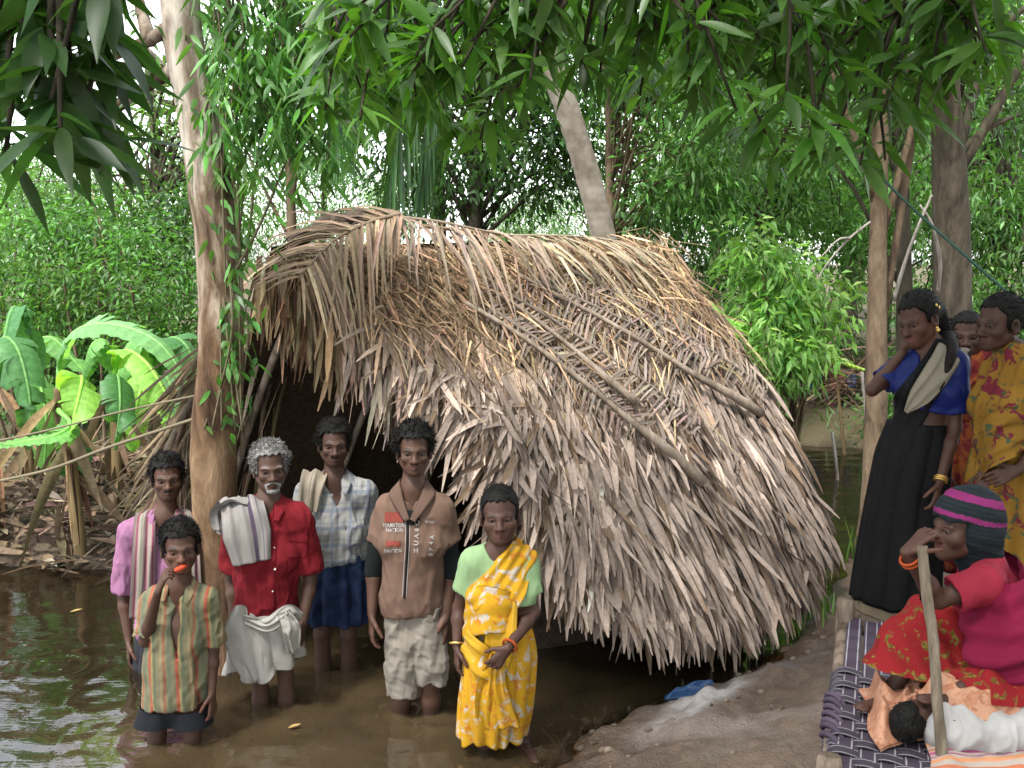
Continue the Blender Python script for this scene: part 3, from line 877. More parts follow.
# ----- trunks on the right bank
def gl_(x, y): return A([x, y, float(ground_h(A([x]), A([y]), False)[0]) - .08])
x = P(952, 300, 7.4); base = gl_(x[0] + .02, 7.4)
tree('tree', 'thick grey brown trunk on the bank behind the standing women', base, P(940, -150, 7.2), .155,
     [(P(900, -60, 7), A([2.0, 1.6, .9]), 60, 40, .26), (P(990, 60, 8.2), A([1.0, .9, 1.0]), 36, 40, .26)], (.11, .034, (.05, .12, .03), .5), bark_grey, 10,
     lean=[P(952, 300, 7.4), P(948, 150, 7.3), P(941, 30, 7.2)])
x = P(878, 400, 6.9); base = gl_(x[0], 6.9)
tree('tree', 'slender straight light brown trunk beside the woman in black', base, P(885, -60, 6.9), .095,
     [(P(880, -60, 6.9), A([1.3, 1.1, .6]), 34, 40, .24)], (.11, .034, (.06, .14, .03), .5), bark_brown, 8, lean=[P(876, 420, 6.9), P(878, 250, 6.9)])
x = P(903, 400, 8.4); base = gl_(x[0], 8.4)
tree('tree', 'thin dark trunk standing just behind the slender light brown one', base, P(893, -40, 8.4), .085,
     [(P(850, 60, 8.6), A([1.2, 1.0, 1.0]), 40, 44, .26)], (.11, .032, (.05, .12, .03), .5), bark_dark, 8)

# ----- trees behind the hut: three kinds, then copies farther off
LEAF_D = (.13, .045, (.042, .10, .026), .45); LEAF_M = (.12, .038, (.085, .19, .045), .5); LEAF_F = (.10, .030, (.085, .19, .04), .3)
back = 'trees behind the flooded hut'
def bt(label, px, d, H, crowns, leaf, barkm, r0=.14, topx=None):
    x = P(px, 300, d)[0]; base = gl_(x, d)
    return tree('tree', label, base, A([P(topx or px, 300, d)[0], d + .3, H]), r0, crowns, leaf, barkm, 16, back)
bt('dark leaved tree straight behind the hut ridge left of the palm', 480, 12.5, 5.2, [(P(455, 110, 12.5), A([1.7, 1.4, 1.4]), 95, 62, .28), (P(545, 150, 12.8), A([.7, .8, .75]), 30, 55, .26), (P(400, 40, 12.8), A([1.4, 1.2, 1.0]), 50, 55, .28), (P(580, 40, 12.6), A([1.3, 1.2, .9]), 45, 55, .28)], LEAF_D, bark_dark, .13)
bt('second dark trunk behind the hut with leaves over the ridge', 437, 13.8, 5.0, [(P(435, 170, 13.6), A([.6, .8, .55]), 24, 50, .24), (P(360, 90, 14), A([.8, .9, .8]), 22, 45, .28)], LEAF_D, bark_dark, .10)
bt('mid green tree of drooping twigs just right of the palm trunk', 606, 11.0, 4.8, [(P(690, 110, 11.0), A([.75, .8, 1.1]), 62, 66, .22), (P(640, 30, 11.2), A([1.0, .9, .8]), 45, 60, .24), (P(690, 220, 11.4), A([.7, .6, .7]), 34, 60, .2)], LEAF_M, bark_brown, .07)
bt('tall loose tree above the bright bush right of the hut', 762, 12.5, 5.4, [(P(770, 90, 12.4), A([1.3, 1.1, 1.3]), 80, 52, .24), (P(735, 210, 12.8), A([.8, .8, .9]), 42, 60, .24), (P(850, 200, 13), A([.9, .9, .9]), 42, 60, .24)], LEAF_M, bark_dark, .09)
bt('broad green tree far behind the women on the bank', 1000, 12.5, 5.2, [(P(985, 130, 12.2), A([1.5, 1.2, 1.6]), 84, 52, .25), (P(930, 260, 12.8), A([1.1, .9, .8]), 50, 60, .24), (P(1040, 280, 12), A([1.1, .9, .9]), 46, 60, .24)], LEAF_M, bark_dark, .12)
bt('sparse small leaved tree letting the sky through left of the hut', 150, 14, 5.0, [(P(140, 160, 13.8), A([1.5, 1.1, .9]), 44, 50, .22), (P(60, 200, 14), A([1.1, 1.0, .7]), 34, 50, .22), (P(260, 180, 14), A([1.0, 1.0, .8]), 22, 40, .22), (P(235, 80, 13.6), A([1.1, 1.0, 1.0]), 32, 46, .24)], LEAF_F, bark_grey, .11)
bt('fine leaved tree between the peeling trunk and the hanging fronds', 300, 13, 5.0, [(P(300, 90, 13), A([1.0, 1.0, 1.1]), 36, 46, .25)], LEAF_M, bark_brown, .09)
# copies fill the wood behind
k1 = tree('tree', 'dense round crowned tree in the wood beyond the flood', gl_(5.8, 16), A([5.8, 16, 4.6]), .16, [(A([5.8, 16, 4.2]), A([2.3, 2.0, 2.0]), 130, 56, .34)], (.17, .055, (.075, .17, .04), .4), bark_dark, 16, 'trees in the wood beyond the flood')
k2 = tree('tree', 'tall narrow tree in the wood beyond the flood', gl_(4.6, 18), A([4.6, 18, 5.5]), .13, [(A([4.6, 18, 4.6]), A([1.5, 1.5, 2.8]), 120, 56, .34)], (.16, .05, (.09, .20, .045), .4), bark_brown, 16, 'trees in the wood beyond the flood')
lab1 = 'dense round crowned tree in the wood beyond the flood'; lab2 = 'tall narrow tree in the wood beyond the flood'
for (x, y, s, kind) in [(-9.5, 20, 1.0, 1), (-6.3, 23, .95, 2), (-12.5, 22, 1.1, 1), (-.2, 23, 1.0, 1), (2.4, 21, .9, 1), (7.0, 19, 1.0, 1), (9.6, 20, 1.1, 2), (12, 22, 1.1, 1), (5.6, 23, 1.2, 1), (3.5, 27, 1.2, 2), (9, 27, 1.3, 1), (-3.6, 30, 1.1, 2), (-10, 31, 1.2, 1), (15, 28, 1.4, 1), (0.6, 32, 1.3, 1), (6.6, 33, 1.4, 2), (-16, 30, 1.4, 1), (12, 35, 1.6, 2), (-7, 38, 1.4, 1), (3, 40, 1.5, 1), (7.6, 14.8, .85, 2), (9.6, 16, .9, 1)]:
    if x < 3.2: s *= .68 if x < -5 else .52
    copy_tree(k1 if kind == 1 else k2, gl_(x, y), rng.uniform(0, 6), s * rng.uniform(.92, 1.1))

for (x, y, s, lab) in [(-20, 17, 1.3, 'broad tree far off beyond the left end of the bananas'), (-26, 24, 1.5, 'broad tree farthest to the left across the flood'), (-17, 25, 1.2, 'round tree between the two broad ones across the flood'), (4.5, -7, 1.2, 'dense unseen tree added farthest back on the near bank to block low sky'), (8.5, -3, 1.1, 'unseen tree added at the far side of the near bank to block low sky'), (9, 4, 1.0, 'unseen tree added inland of the string cot to block low sky')]:  # near-bank trees stand out of view, added to block low sky
    copy_tree(k1, gl_(x, y), x, s, lab, 'trees on the dry near bank')


# ----- bushes
def bush(name, label, base, blobs, L, W, c, cat='bush', group=None, per=60, cs=.18, stems=9, hang=.2):
    base = A(base); o = tag(empty(name, base), label, cat, group); g, gs = Geo(), Geo()
    for (cc, rad, nc) in blobs:
        cen = blob(cc, rad, nc); foliage(g, cen, cs, per, L, W, c, hang)
        for j in rng.choice(len(cen), min(stems, len(cen)), replace=False):
            s = base + A([rng.normal(0, .12), rng.normal(0, .12), -.1]); V, Fs = tube(spline([s, (s + cen[j]) / 2 + A([0, 0, .15]) + rng.normal(0, .05, 3), cen[j]], 9), np.linspace(.022, .006, 9), 5); gs.add(V, Fs)
    gs.build('stem', bark_brown, o, origin=base); g.build('foliage', leafm, o, origin=base)
    return o
LG = (.085, .20, .045)
bush('bush', 'bright leafy bush at the far left behind the banana plants', gl_(P(20, 300, 10.5)[0], 10.5), [(P(40, 262, 10.5), A([.9, .7, .55]), 60), (P(20, 330, 10.3), A([.8, .6, .6]), 34)], .085, .03, LG)
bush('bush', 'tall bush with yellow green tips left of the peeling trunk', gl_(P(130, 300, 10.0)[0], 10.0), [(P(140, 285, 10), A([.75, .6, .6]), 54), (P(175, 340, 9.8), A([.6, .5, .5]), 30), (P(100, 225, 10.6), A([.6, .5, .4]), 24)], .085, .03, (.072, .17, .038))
bush('bush', 'light green sapling bush glowing beside the hut roof', gl_(P(775, 400, 9.4)[0], 9.4), [(P(765, 270, 9.4), A([.34, .3, .5]), 40), (P(775, 345, 9.3), A([.40, .4, .42]), 42), (P(740, 400, 9.2), A([.25, .25, .3]), 14), (P(818, 308, 9.5), A([.26, .3, .34]), 22)], .13, .042, (.20, .38, .10), per=30, cs=.12, hang=.5)
bush('bush', 'low dark bush on the far bank behind the light brown trunk', gl_(P(850, 430, 13.6)[0], 13.6), [(P(850, 370, 13.6), A([.8, .6, .7]), 50), (P(930, 380, 13.8), A([.9, .6, .8]), 50)], .10, .032, (.06, .13, .035))
bush('bush', 'green undergrowth bush behind the women at the bank', gl_(P(985, 430, 11)[0], 11), [(P(990, 350, 10.8), A([.8, .5, .8]), 60), (P(930, 400, 11), A([.5, .5, .6]), 30)], .10, .032, (.06, .14, .035))
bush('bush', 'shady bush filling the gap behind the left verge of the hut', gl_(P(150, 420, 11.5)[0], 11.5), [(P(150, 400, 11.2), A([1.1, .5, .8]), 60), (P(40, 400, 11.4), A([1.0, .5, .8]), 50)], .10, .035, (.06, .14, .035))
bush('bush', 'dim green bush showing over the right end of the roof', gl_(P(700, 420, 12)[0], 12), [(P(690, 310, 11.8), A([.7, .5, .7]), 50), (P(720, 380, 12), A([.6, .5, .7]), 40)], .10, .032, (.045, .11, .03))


# ----- banana plants
t = NT('banana_leaf'); c = t.attr(); wv = t.noise(t.mapping(t.coord(), (1, 1, 1)), 40, 2)
c = t.mix(1.0, c, t.ramp(wv, [(.3, .8), (.7, 1.15)]), 'MULTIPLY')
bs = t.bsdf(c, .5, t.bump(wv, .25, .01), .3); trn = t.n('BsdfTranslucent'); t.l(t.mix(1.0, c, (1.5, 1.5, .5), 'MULTIPLY'), trn.inputs[0])
mx = t.n('MixShader'); mx.inputs[0].default_value = .42; t.l(bs, mx.inputs[1]); t.l(trn.outputs[0], mx.inputs[2]); bananam = t.done(mx.outputs[0])


def banana_leaf(o, origin, path, width, c, roll=0.0, fall=.5, tears=8, name='leaf'):
    m = 54; q = spline(path, m); tt = nrm(np.gradient(q, axis=0))
    g = Geo(); rr = np.linspace(.020, .005, m); V, Fs = tube(q, rr, 6); g.add(V, Fs, A(c) * 1.5 + A([.05, .05, .01]))
    t0 = np.linspace(0, 1, m); prof = np.sin(np.clip((t0 - .10) / .90, 0, 1) ** .75 * PI) ** .55 * width * .44
    prof[t0 < .1] = 0
    up = A([0, 0, 1.0])
    side0 = np.cross(tt, up); bad = np.linalg.norm(side0, axis=1) < .15
    side0[bad] = np.cross(tt[bad], A([0, 1.0, 0])); side0 = nrm(side0); nor0 = np.cross(side0, tt)
    cr, sr = math.cos(roll), math.sin(roll)
    side = side0 * cr + nor0 * sr; nor = nor0 * cr - side0 * sr
    for s in (1, -1):
        cut = np.sort(rng.choice(np.arange(8, m - 3), tears, replace=False)); seg = np.searchsorted(cut, np.arange(m), side='right')
        dv = rng.normal(0, .22, tears + 1); sk = rng.normal(0, .06, tears + 1)
        w = np.linspace(0, 1, 7)
        for k in range(tears + 1):
            ix = np.where(seg == k)[0]
            if k < tears: ix = np.append(ix, ix[-1] + 1)
            ix = ix[ix < m]
            if len(ix) < 2: continue
            ang = (fall + dv[k]) * w[None, :] * 1.3
            ww = prof[ix][:, None] * w[None, :]
            X = side[ix][:, None, :] * s * (ww * np.cos(ang))[..., None] + nor[ix][:, None, :] * (0.18 * ww - ww * np.sin(ang))[..., None] + tt[ix][:, None, :] * (ww * (.28 + sk[k]))[..., None]
            X = X + up * (.006 * np.sin(ix * 2.1)[:, None] * w[None, :])[..., None]
            V = (q[ix][:, None, :] + X).reshape(-1, 3); a = len(ix)
            i = np.arange(a - 1)[:, None] * 7 + np.arange(6)[None, :]
            g.add(V, np.stack([i, i + 1, i + 8, i + 7], -1).reshape(-1, 4), (A(c) * math.exp(rng.normal(0, .1)))[None] * np.repeat(1 + .13 * np.sin(ix * 2.3), 7)[:, None])
    g.build(name, bananam, o, origin=origin)


stemm = bark_mat('banana_stem', (0.08, .055, .03), (0.15, .105, .05), (0.20, .17, .07), 4, .15, .3)
drym = col_mat('dry_leaf', .85, .1, 25, .6, 1.3, .3, .15)


def banana(label, bx, d, stem, leaves, dry, cat='banana plant', sr=1.0):
    base = gl_(P(bx, 500, d)[0], d); o = tag(empty('banana_plant', base), label, cat, 'banana plants by the flood')
    q = spline([base] + stem, 20); g = Geo(); V, Fs = tube(q, sr * np.linspace(.046, .026, 20), 12, .12, 3); g.add(V, Fs); g.build('pseudostem', stemm, o, origin=base)
    for l in leaves: banana_leaf(o, base, *l)
    if dry:
        g = Geo(); n = dry
        i_ = rng.integers(6, 20, n); d_ = nrm(rand_dirs(n) * A([1, 1, .3]) + A([0, 0, -.9]))
        V, Fs, k = strips(q[i_], d_, rand_dirs(n), rng.uniform(.3, .8, n), rng.uniform(.04, .10, n), [.4, 1, .9, .6, .1], .3, .4, 0, rng.normal(0, 1, n))
        g.add(V, Fs, jitter_col((.15, .105, .06), n, k, .35)); g.build('dry_leaf', drym, o, origin=base)


GB, GD, GL = (.13, .31, .08), (.07, .19, .06), (.21, .42, .07)
banana('banana plant with one great leaf arching over towards the trunk', 78, 6.75, [P(72, 470, 6.75), P(60, 420, 6.75), P(58, 388, 6.75)],
       [([P(58, 392, 6.75), P(62, 352, 6.7), P(82, 328, 6.6), P(120, 326, 6.5), P(162, 346, 6.4), P(196, 398, 6.35)], .36, (.14, .31, .11), -.35, .25, 4),
        ([P(60, 400, 6.8), P(72, 385, 6.7), P(82, 378, 6.6), P(76, 410, 6.5), P(68, 446, 6.5)], .34, GL, 0.5, .4, 4),
        ([P(58, 410, 6.7), P(70, 424, 6.6), P(55, 436, 6.4), P(20, 442, 6.3), P(-15, 448, 6.2)], .22, GB, .2, .3, 3),
        ([P(60, 420, 6.8), P(72, 440, 6.9), P(74, 470, 6.9), P(66, 496, 6.9)], .30, GD, .3, .4, 5)], 16)
banana('banana plant with torn drooping leaves between the first and the trunk', 118, 7.6, [P(116, 440, 7.6), P(112, 380, 7.6)],
       [([P(112, 384, 7.6), P(122, 352, 7.5), P(145, 362, 7.4), P(168, 400, 7.3), P(176, 440, 7.3)], .40, GL, .2, .5, 7),
        ([P(112, 384, 7.6), P(108, 345, 7.6), P(92, 345, 7.5), P(80, 385, 7.5)], .38, GB, 0, .6, 7),
        ([P(113, 390, 7.6), P(118, 376, 7.4), P(120, 410, 7.2), P(114, 450, 7.2)], .34, GD, .6, .4, 5)], 10)
banana('banana plant at the very edge with dull hanging leaves', -8, 7.2, [P(-6, 440, 7.2), P(-4, 380, 7.2)],
       [([P(-4, 384, 7.2), P(2, 340, 7.2), P(18, 350, 7.1), P(30, 400, 7.0), P(28, 450, 7.0)], .40, GD, 0, .6, 8),
        ([P(-4, 384, 7.2), P(-30, 330, 7.2), P(-60, 350, 7.1), P(-80, 420, 7)], .40, GB, 0, .6, 8),
        ([P(-4, 390, 7.2), P(12, 310, 7.4), P(28, 330, 7.5), P(40, 372, 7.6)], .36, (.07, .20, .07), .2, .6, 7)], 12)
banana('small banana plant whose pale leaf peeps over the hut roof', 722, 9.0, [P(718, 390, 9.0), P(714, 350, 9.0)],
       [([P(714, 352, 9), P(722, 336, 8.9), P(735, 328, 8.8), P(720, 312, 8.7), P(692, 292, 8.6)], .30, (.20, .40, .09), .5, .3, 2),
        ([P(714, 352, 9), P(706, 330, 9), P(716, 338, 8.8), P(726, 360, 8.7)], .34, GL, 0, .5, 3), ([P(714, 352, 9), P(738, 322, 9.2), P(752, 340, 9.2), P(758, 365, 9.2)], .25, GL, 0, .5, 3)], 0)
banana('yellow green banana leaf plant standing at the far bank', 846, 10.8, [P(840, 410, 10.8), P(836, 370, 10.8)],
       [([P(836, 372, 10.8), P(838, 358, 10.7), P(845, 362, 10.6), P(872, 372, 10.5)], .2, (.30, .42, .09), .3, .3, 2), ([P(836, 372, 10.8), P(832, 350, 10.8), P(824, 346, 10.7), P(812, 358, 10.6)], .25, (.26, .42, .12), -.2, .4, 3)], 0, sr=.45)

banana('banana plant with broad dull leaves tucked behind the peeling trunk', 158, 8.3, [P(158, 440, 8.3), P(156, 385, 8.3)],
       [([P(156, 388, 8.3), P(150, 340, 8.2), P(130, 345, 8.1), P(112, 395, 8.0)], .46, GB, .1, .5, 6), ([P(156, 388, 8.3), P(168, 340, 8.2), P(190, 352, 8.1), P(202, 410, 8.0)], .46, GD, -.1, .5, 6),
        ([P(156, 392, 8.3), P(150, 372, 8.1), P(138, 400, 7.9), P(132, 452, 7.8)], .42, GL, .5, .4, 5), ([P(156, 392, 8.3), P(166, 376, 8.1), P(176, 410, 7.9), P(180, 460, 7.8)], .40, GD, -.5, .4, 5)], 6)
banana('banana plant with a bright upright leaf behind the arching one', 30, 8.0, [P(30, 440, 8.0), P(30, 392, 8.0)],
       [([P(30, 394, 8), P(34, 350, 7.9), P(52, 338, 7.8), P(84, 372, 7.7)], .42, GB, 0, .5, 5), ([P(30, 394, 8), P(22, 350, 8), P(8, 352, 7.9), P(-8, 410, 7.8)], .42, GD, 0, .5, 6), ([P(30, 396, 8), P(38, 380, 7.8), P(46, 420, 7.6), P(44, 470, 7.5)], .36, GB, .5, .4, 5)], 6)

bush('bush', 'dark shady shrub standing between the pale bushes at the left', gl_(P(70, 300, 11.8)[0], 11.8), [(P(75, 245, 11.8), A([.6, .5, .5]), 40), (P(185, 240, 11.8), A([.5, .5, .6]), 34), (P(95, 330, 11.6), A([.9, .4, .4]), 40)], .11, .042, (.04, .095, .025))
# ---------------------------------------------------------------- figures: one smooth field per body, meshed by surface nets
class Field:
    def __init__(s, lo, hi, h):
        s.h = h; s.lo = np.asarray(lo, dtype=float)
        s.n = np.ceil((np.asarray(hi) - s.lo) / h).astype(int) + 1
        s.ax = [s.lo[i] + h * np.arange(s.n[i]) for i in range(3)]
        s.A = np.full(s.n, 0.25, dtype=np.float32)

    def box(s, lo, hi, pad):
        sl = []
        for i in range(3):
            a = int(np.clip(math.floor((lo[i] - pad - s.lo[i]) / s.h), 0, s.n[i])); b = int(np.clip(math.ceil((hi[i] + pad - s.lo[i]) / s.h) + 1, 0, s.n[i]))
            if b <= a: return None, None
            sl.append(slice(a, b))
        q = np.stack(np.meshgrid(*[s.ax[i][sl[i]] for i in range(3)], indexing='ij'), -1).astype(np.float32)
        return tuple(sl), q

    def put(s, d, sl, k, op):
        a = s.A[sl]
        if op == 'u':
            if k > 0:
                h = np.clip(0.5 + 0.5 * (a - d) / k, 0, 1); r = a * (1 - h) + d * h - k * h * (1 - h)
            else: r = np.minimum(a, d)
        elif op == 's':
            d = -d
            if k > 0:
                h = np.clip(0.5 - 0.5 * (a - d) / k, 0, 1); r = a * (1 - h) + d * h + k * h * (1 - h)
            else: r = np.maximum(a, d)
        s.A[sl] = r

    def cone(s, a, b, r1, r2, k=0.02, op='u', flat=None, grow=0.0, pad=0.05):
        """tapered limb from a to b; flat=(axis, factor) squeezes it along an axis"""
        a = np.asarray(a, dtype=float); b = np.asarray(b, dtype=float); r1 += grow; r2 += grow
        R_ = max(r1, r2)
        sl, q = s.box(np.minimum(a, b) - R_, np.maximum(a, b) + R_, pad + k)
        if sl is None: return s
        p = q - a.astype(np.float32); ba = (b - a).astype(np.float32)
        if flat is not None:
            ax, f = np.asarray(flat[0], dtype=np.float32), flat[1]
            p = p + (1 / f - 1) * (p @ ax)[..., None] * ax; ba = ba + (1 / f - 1) * (ba @ ax) * ax
        t = np.clip((p @ ba) / max(float(ba @ ba), 1e-9), 0, 1)
        d = np.linalg.norm(p - t[..., None] * ba, axis=-1) - (r1 + (r2 - r1) * t)
        if flat is not None: d = d * (0.5 + 0.5 * flat[1])
        s.put(d, sl, k, op); return s

    def ell(s, c, r, M=None, k=0.03, op='u', grow=0.0, pad=0.05):
        """ellipsoid; M's rows are its axes"""
        c = np.asarray(c, dtype=float); r = np.asarray(r, dtype=float) + grow
        R_ = np.full(3, r.max())
        sl, q = s.box(c - R_, c + R_, pad + k)
        if sl is None: return s
        p = q - c.astype(np.float32)
        if M is not None: p = p @ np.asarray(M, dtype=np.float32).T
        k0 = np.linalg.norm(p / r.astype(np.float32), axis=-1); k1 = np.linalg.norm(p / (r ** 2).astype(np.float32), axis=-1)
        s.put(k0 * (k0 - 1) / np.maximum(k1, 1e-6), sl, k, op); return s

    def cut(s, fn, k=0.0):
        """keep only where fn(q) <= 0"""
        q = np.stack(np.meshgrid(*s.ax, indexing='ij'), -1).astype(np.float32)
        s.put(-fn(q), (slice(None),) * 3, k, 's'); return s

    def mesh(s):
        A = s.A; n = A.shape; S = A < 0
        c = [S[dx:n[0] - 1 + dx, dy:n[1] - 1 + dy, dz:n[2] - 1 + dz] for dx in (0, 1) for dy in (0, 1) for dz in (0, 1)]
        any_ = c[0].copy(); all_ = c[0].copy()
        for x in c[1:]: any_ |= x; all_ &= x
        act = any_ & ~all_
        I = np.argwhere(act)
        idm = np.full(act.shape, -1, dtype=np.int32); idm[act] = np.arange(len(I))
        co = np.array([(dx, dy, dz) for dx in (0, 1) for dy in (0, 1) for dz in (0, 1)])
        val = np.stack([A[I[:, 0] + o[0], I[:, 1] + o[1], I[:, 2] + o[2]] for o in co], -1)
        acc = np.zeros((len(I), 3)); cnt = np.zeros(len(I))
        for a in range(8):
            for b in range(a + 1, 8):
                if np.abs(co[a] - co[b]).sum() != 1: continue
                va, vb = val[:, a], val[:, b]; m = (va < 0) != (vb < 0)
                t = np.where(m, va / np.where(m, va - vb, 1), 0)
                acc += np.where(m[:, None], co[a] + t[:, None] * (co[b] - co[a]), 0); cnt += m
        V = s.lo + (I + acc / cnt[:, None]) * s.h
        Fs = []
        for ax in range(3):
            o = [slice(1, -1)] * 3; o[ax] = slice(0, n[ax] - 1)
            o2 = list(o); o2[ax] = slice(1, n[ax])
            a, b = S[tuple(o)], S[tuple(o2)]
            e = np.argwhere(a != b)
            if not len(e): continue
            fl = b[tuple(e.T)]
            base = e.copy()
            for j in range(3):
                if j != ax: base[:, j] += 1
            u_, v_ = [(1, 2), (2, 0), (0, 1)][ax]
            def at(du, dv):
                z = base.copy(); z[:, u_] -= du; z[:, v_] -= dv
                return idm[z[:, 0], z[:, 1], z[:, 2]]
            q = np.stack([at(1, 1), at(0, 1), at(0, 0), at(1, 0)], -1)
            q[fl] = q[fl][:, ::-1]
            Fs.append(q[(q >= 0).all(1)])
        Q = np.concatenate(Fs)
        return V, Q


def vnormals(V, Q):
    n = np.cross(V[Q[:, 2]] - V[Q[:, 0]], V[Q[:, 3]] - V[Q[:, 1]])
    N = np.zeros_like(V)
    for k in range(4): np.add.at(N, Q[:, k], n)
    return nrm(N)


def relax(V, Q, it=1, lam=0.5):
    for _ in range(it):
        acc = np.zeros_like(V); cnt = np.zeros(len(V))
        for k in range(4):
            for j in (1, 3):
                np.add.at(acc, Q[:, k], V[Q[:, (k + j) % 4]]); np.add.at(cnt, Q[:, k], 1)
        V = V * (1 - lam) + lam * acc / np.maximum(cnt, 1)[:, None]
    return V


def skin_mat(name, c):
    t = NT(name); co = t.coord()
    n1 = t.noise(co, 14, 4); n2 = t.noise(co, 160, 3)
    col = t.mix(1.0, t.attr(), t.ramp(n1, [(.25, .85), (.75, 1.15)]), 'MULTIPLY')
    b = t.bsdf(col, .55, t.bump(n2, .12, .003), .22)
    return t.done(b)


skinm = skin_mat('skin', 0)
t = NT('hair'); co = t.coord(); n1 = t.noise(t.mapping(co, (1, 1, .4)), 120, 3)
hairm = t.done(t.bsdf(t.mix(1, t.attr(), t.ramp(n1, [(.3, .5), (.7, 1.6)]), 'MULTIPLY'), .62, t.bump(n1, .8, .006), .10))


class Figure:
    """a person in world space; j holds the joints. f: facing, s: the person's left-to-right on screen (x when facing us)"""
    def __init__(s, origin, face_yaw, u=1.0, skin=(.095, .05, .032)):
        skin = A(skin) * A([.62, .56, .54])
        s.o = np.asarray(origin, dtype=float); s.u = u; s.skin = np.asarray(skin)
        s.f = A([math.sin(face_yaw), -math.cos(face_yaw), 0]); s.s = A([math.cos(face_yaw), math.sin(face_yaw), 0])
        s.ops = []       # body field operations
        s.j = {}
        s.paint = []     # functions (V) -> (mask, colour)
        s.hands = []

    def add(s, *a, **k): s.ops.append((a, k))

    # -- pieces of the body
    def torso(s, pelvis, chest, neck, sl, sr, wide=1.0, deep=1.0, belly=0.0, bust=0.0):
        u = s.u; up = nrm(neck - pelvis); f = nrm(s.f - up * (s.f @ up)); sd = nrm(np.cross(up, f)) * -1
        sd = nrm(sl - sr) if np.linalg.norm(sl - sr) > .1 else s.s
        sd = nrm(sd - up * (sd @ up)); f = np.cross(up, sd); f = f if f @ s.f > 0 else -f
        s.M = np.stack([s.s, s.f, A([0, 0, 1.0])]); s.Mt = np.stack([sd, f, up]); s.up = up; s.sd = sd; s.fd = f
        s.j.update(pelvis=pelvis, chest=chest, neck=neck, sl=sl, sr=sr)
        waist = pelvis * .5 + chest * .5
        s.tor = [('ell', (pelvis, A([.140 * wide, .100 * deep, .12]) * u, s.M), dict(k=.04)),
                 ('ell', (waist + f * (.012 + belly) * u, A([.116 * wide, .084 * deep + belly, .15]) * u, s.Mt), dict(k=.05)),
                 ('ell', (chest, A([.136 * wide, .098 * deep, .17]) * u, s.Mt), dict(k=.05)),
                 ('cone', (sl * .93 + chest * .07, sr * .93 + chest * .07, .046 * u, .046 * u), dict(k=.05)),
                 ('cone', (neck + up * .02 * u, sl * .8 + neck * .2, .048 * u, .034 * u), dict(k=.04)),
                 ('cone', (neck + up * .02 * u, sr * .8 + neck * .2, .048 * u, .034 * u), dict(k=.04))]
        for sg in (1, -1):
            s.tor.append(('ell', (chest + f * (.062 + .02 * bust) * u + sd * sg * .068 * u - up * .02 * u, A([.07, .045 + .02 * bust, .06 + .01 * bust]) * u, s.Mt), dict(k=.035)))
        for t_ in s.tor: s.add(*t_)

    def arm(s, side, sh, el, wr, thin=1.0):
        u = s.u * thin * .90; s.j['e' + side], s.j['w' + side] = el, wr
        s.add('cone', (sh, sh * .55 + el * .45, .050 * u, .043 * u), dict(k=.04))
        s.add('cone', (sh * .5 + el * .5, el, .042 * u, .034 * u), dict(k=.02))
        m = el * .7 + wr * .3
        s.add('cone', (el, m, .035 * u, .037 * u), dict(k=.015)); s.add('cone', (m, wr, .037 * u, .023 * u), dict(k=.015, flat=None))

    def leg(s, side, hip, kn, an, toe=None, thin=1.0):
        u = s.u * thin * .90; s.j['h' + side], s.j['k' + side], s.j['a' + side] = hip, kn, an
        s.add('cone', (hip, kn, .080 * u, .050 * u), dict(k=.04)); m = kn * .65 + an * .35
        back = -s.f * .012 * u
        s.add('cone', (kn, m + back, .048 * u, .050 * u), dict(k=.02)); s.add('cone', (m + back, an, .050 * u, .031 * u), dict(k=.02))
        if toe is not None:
            h_ = an - A([0, 0, .055 * u]) - nrm(toe - an) * .03 * u
            s.add('cone', (an, h_, .032 * u, .03 * u), dict(k=.02)); s.add('cone', (h_, toe, .030 * u, .020 * u), dict(k=.02))
            td = nrm((toe - an) * A([1, 1, 0])); ts = A([-td[1], td[0], 0])
            for i_, q in enumerate((-.026, -.010, .004, .017, .029)):
                b0 = toe + ts * q * u - td * .01; s.add('cone', (b0, b0 + td * (.034 - .004 * abs(q) / .01) * u, .009 * u, .0075 * u), dict(k=.004))

    def hand(s, wr, d, palm, thumb, curl=.5, size=1.0, spread=.12, point=None):
        """d: wrist to knuckles, palm: the way the palm faces, thumb: side of the thumb"""
        u = s.u * size; d = nrm(d); palm = nrm(palm - d * (palm @ d)); th = np.cross(d, palm); th = th if th @ thumb > 0 else -th
        kn = wr + d * .088 * u; s.hands.append((wr, d, palm, u))
        s.add('cone', (wr + d * .018 * u + th * .004 * u, kn + th * .018 * u, .022 * u, .020 * u), dict(k=.012, flat=(palm, .58)))
        s.add('cone', (wr + d * .018 * u - th * .004 * u, kn - th * .020 * u, .022 * u, .018 * u), dict(k=.012, flat=(palm, .58)))
        for i_, (off, L, r) in enumerate([(.031, .070, .0088), (.0105, .078, .0090), (-.010, .072, .0086), (-.029, .057, .0076)]):
            p = kn + th * off * u; dd = nrm(d + th * off * spread * 12 / 1.0 * .35)
            cu = curl[i_] if isinstance(curl, (list, tuple)) else curl * (1 + .12 * i_)
            a = 0.25 * cu
            for seg, (fr, rr) in enumerate([(.45, 1), (.31, .93), (.26, .84)]):
                dr = dd * math.cos(a) + palm * math.sin(a); q = p + dr * L * fr * u
                s.add('cone', (p, q, r * rr * u, r * rr * .93 * u), dict(k=.003)); p = q; a += cu * (1.1 if seg == 0 else .8)
        p = wr + d * .022 * u + th * .022 * u; dr = nrm(d * .62 + th * .62 + palm * .30)
        q = p + dr * .042 * u; s.add('cone', (p, q, .0135 * u, .0105 * u), dict(k=.008))
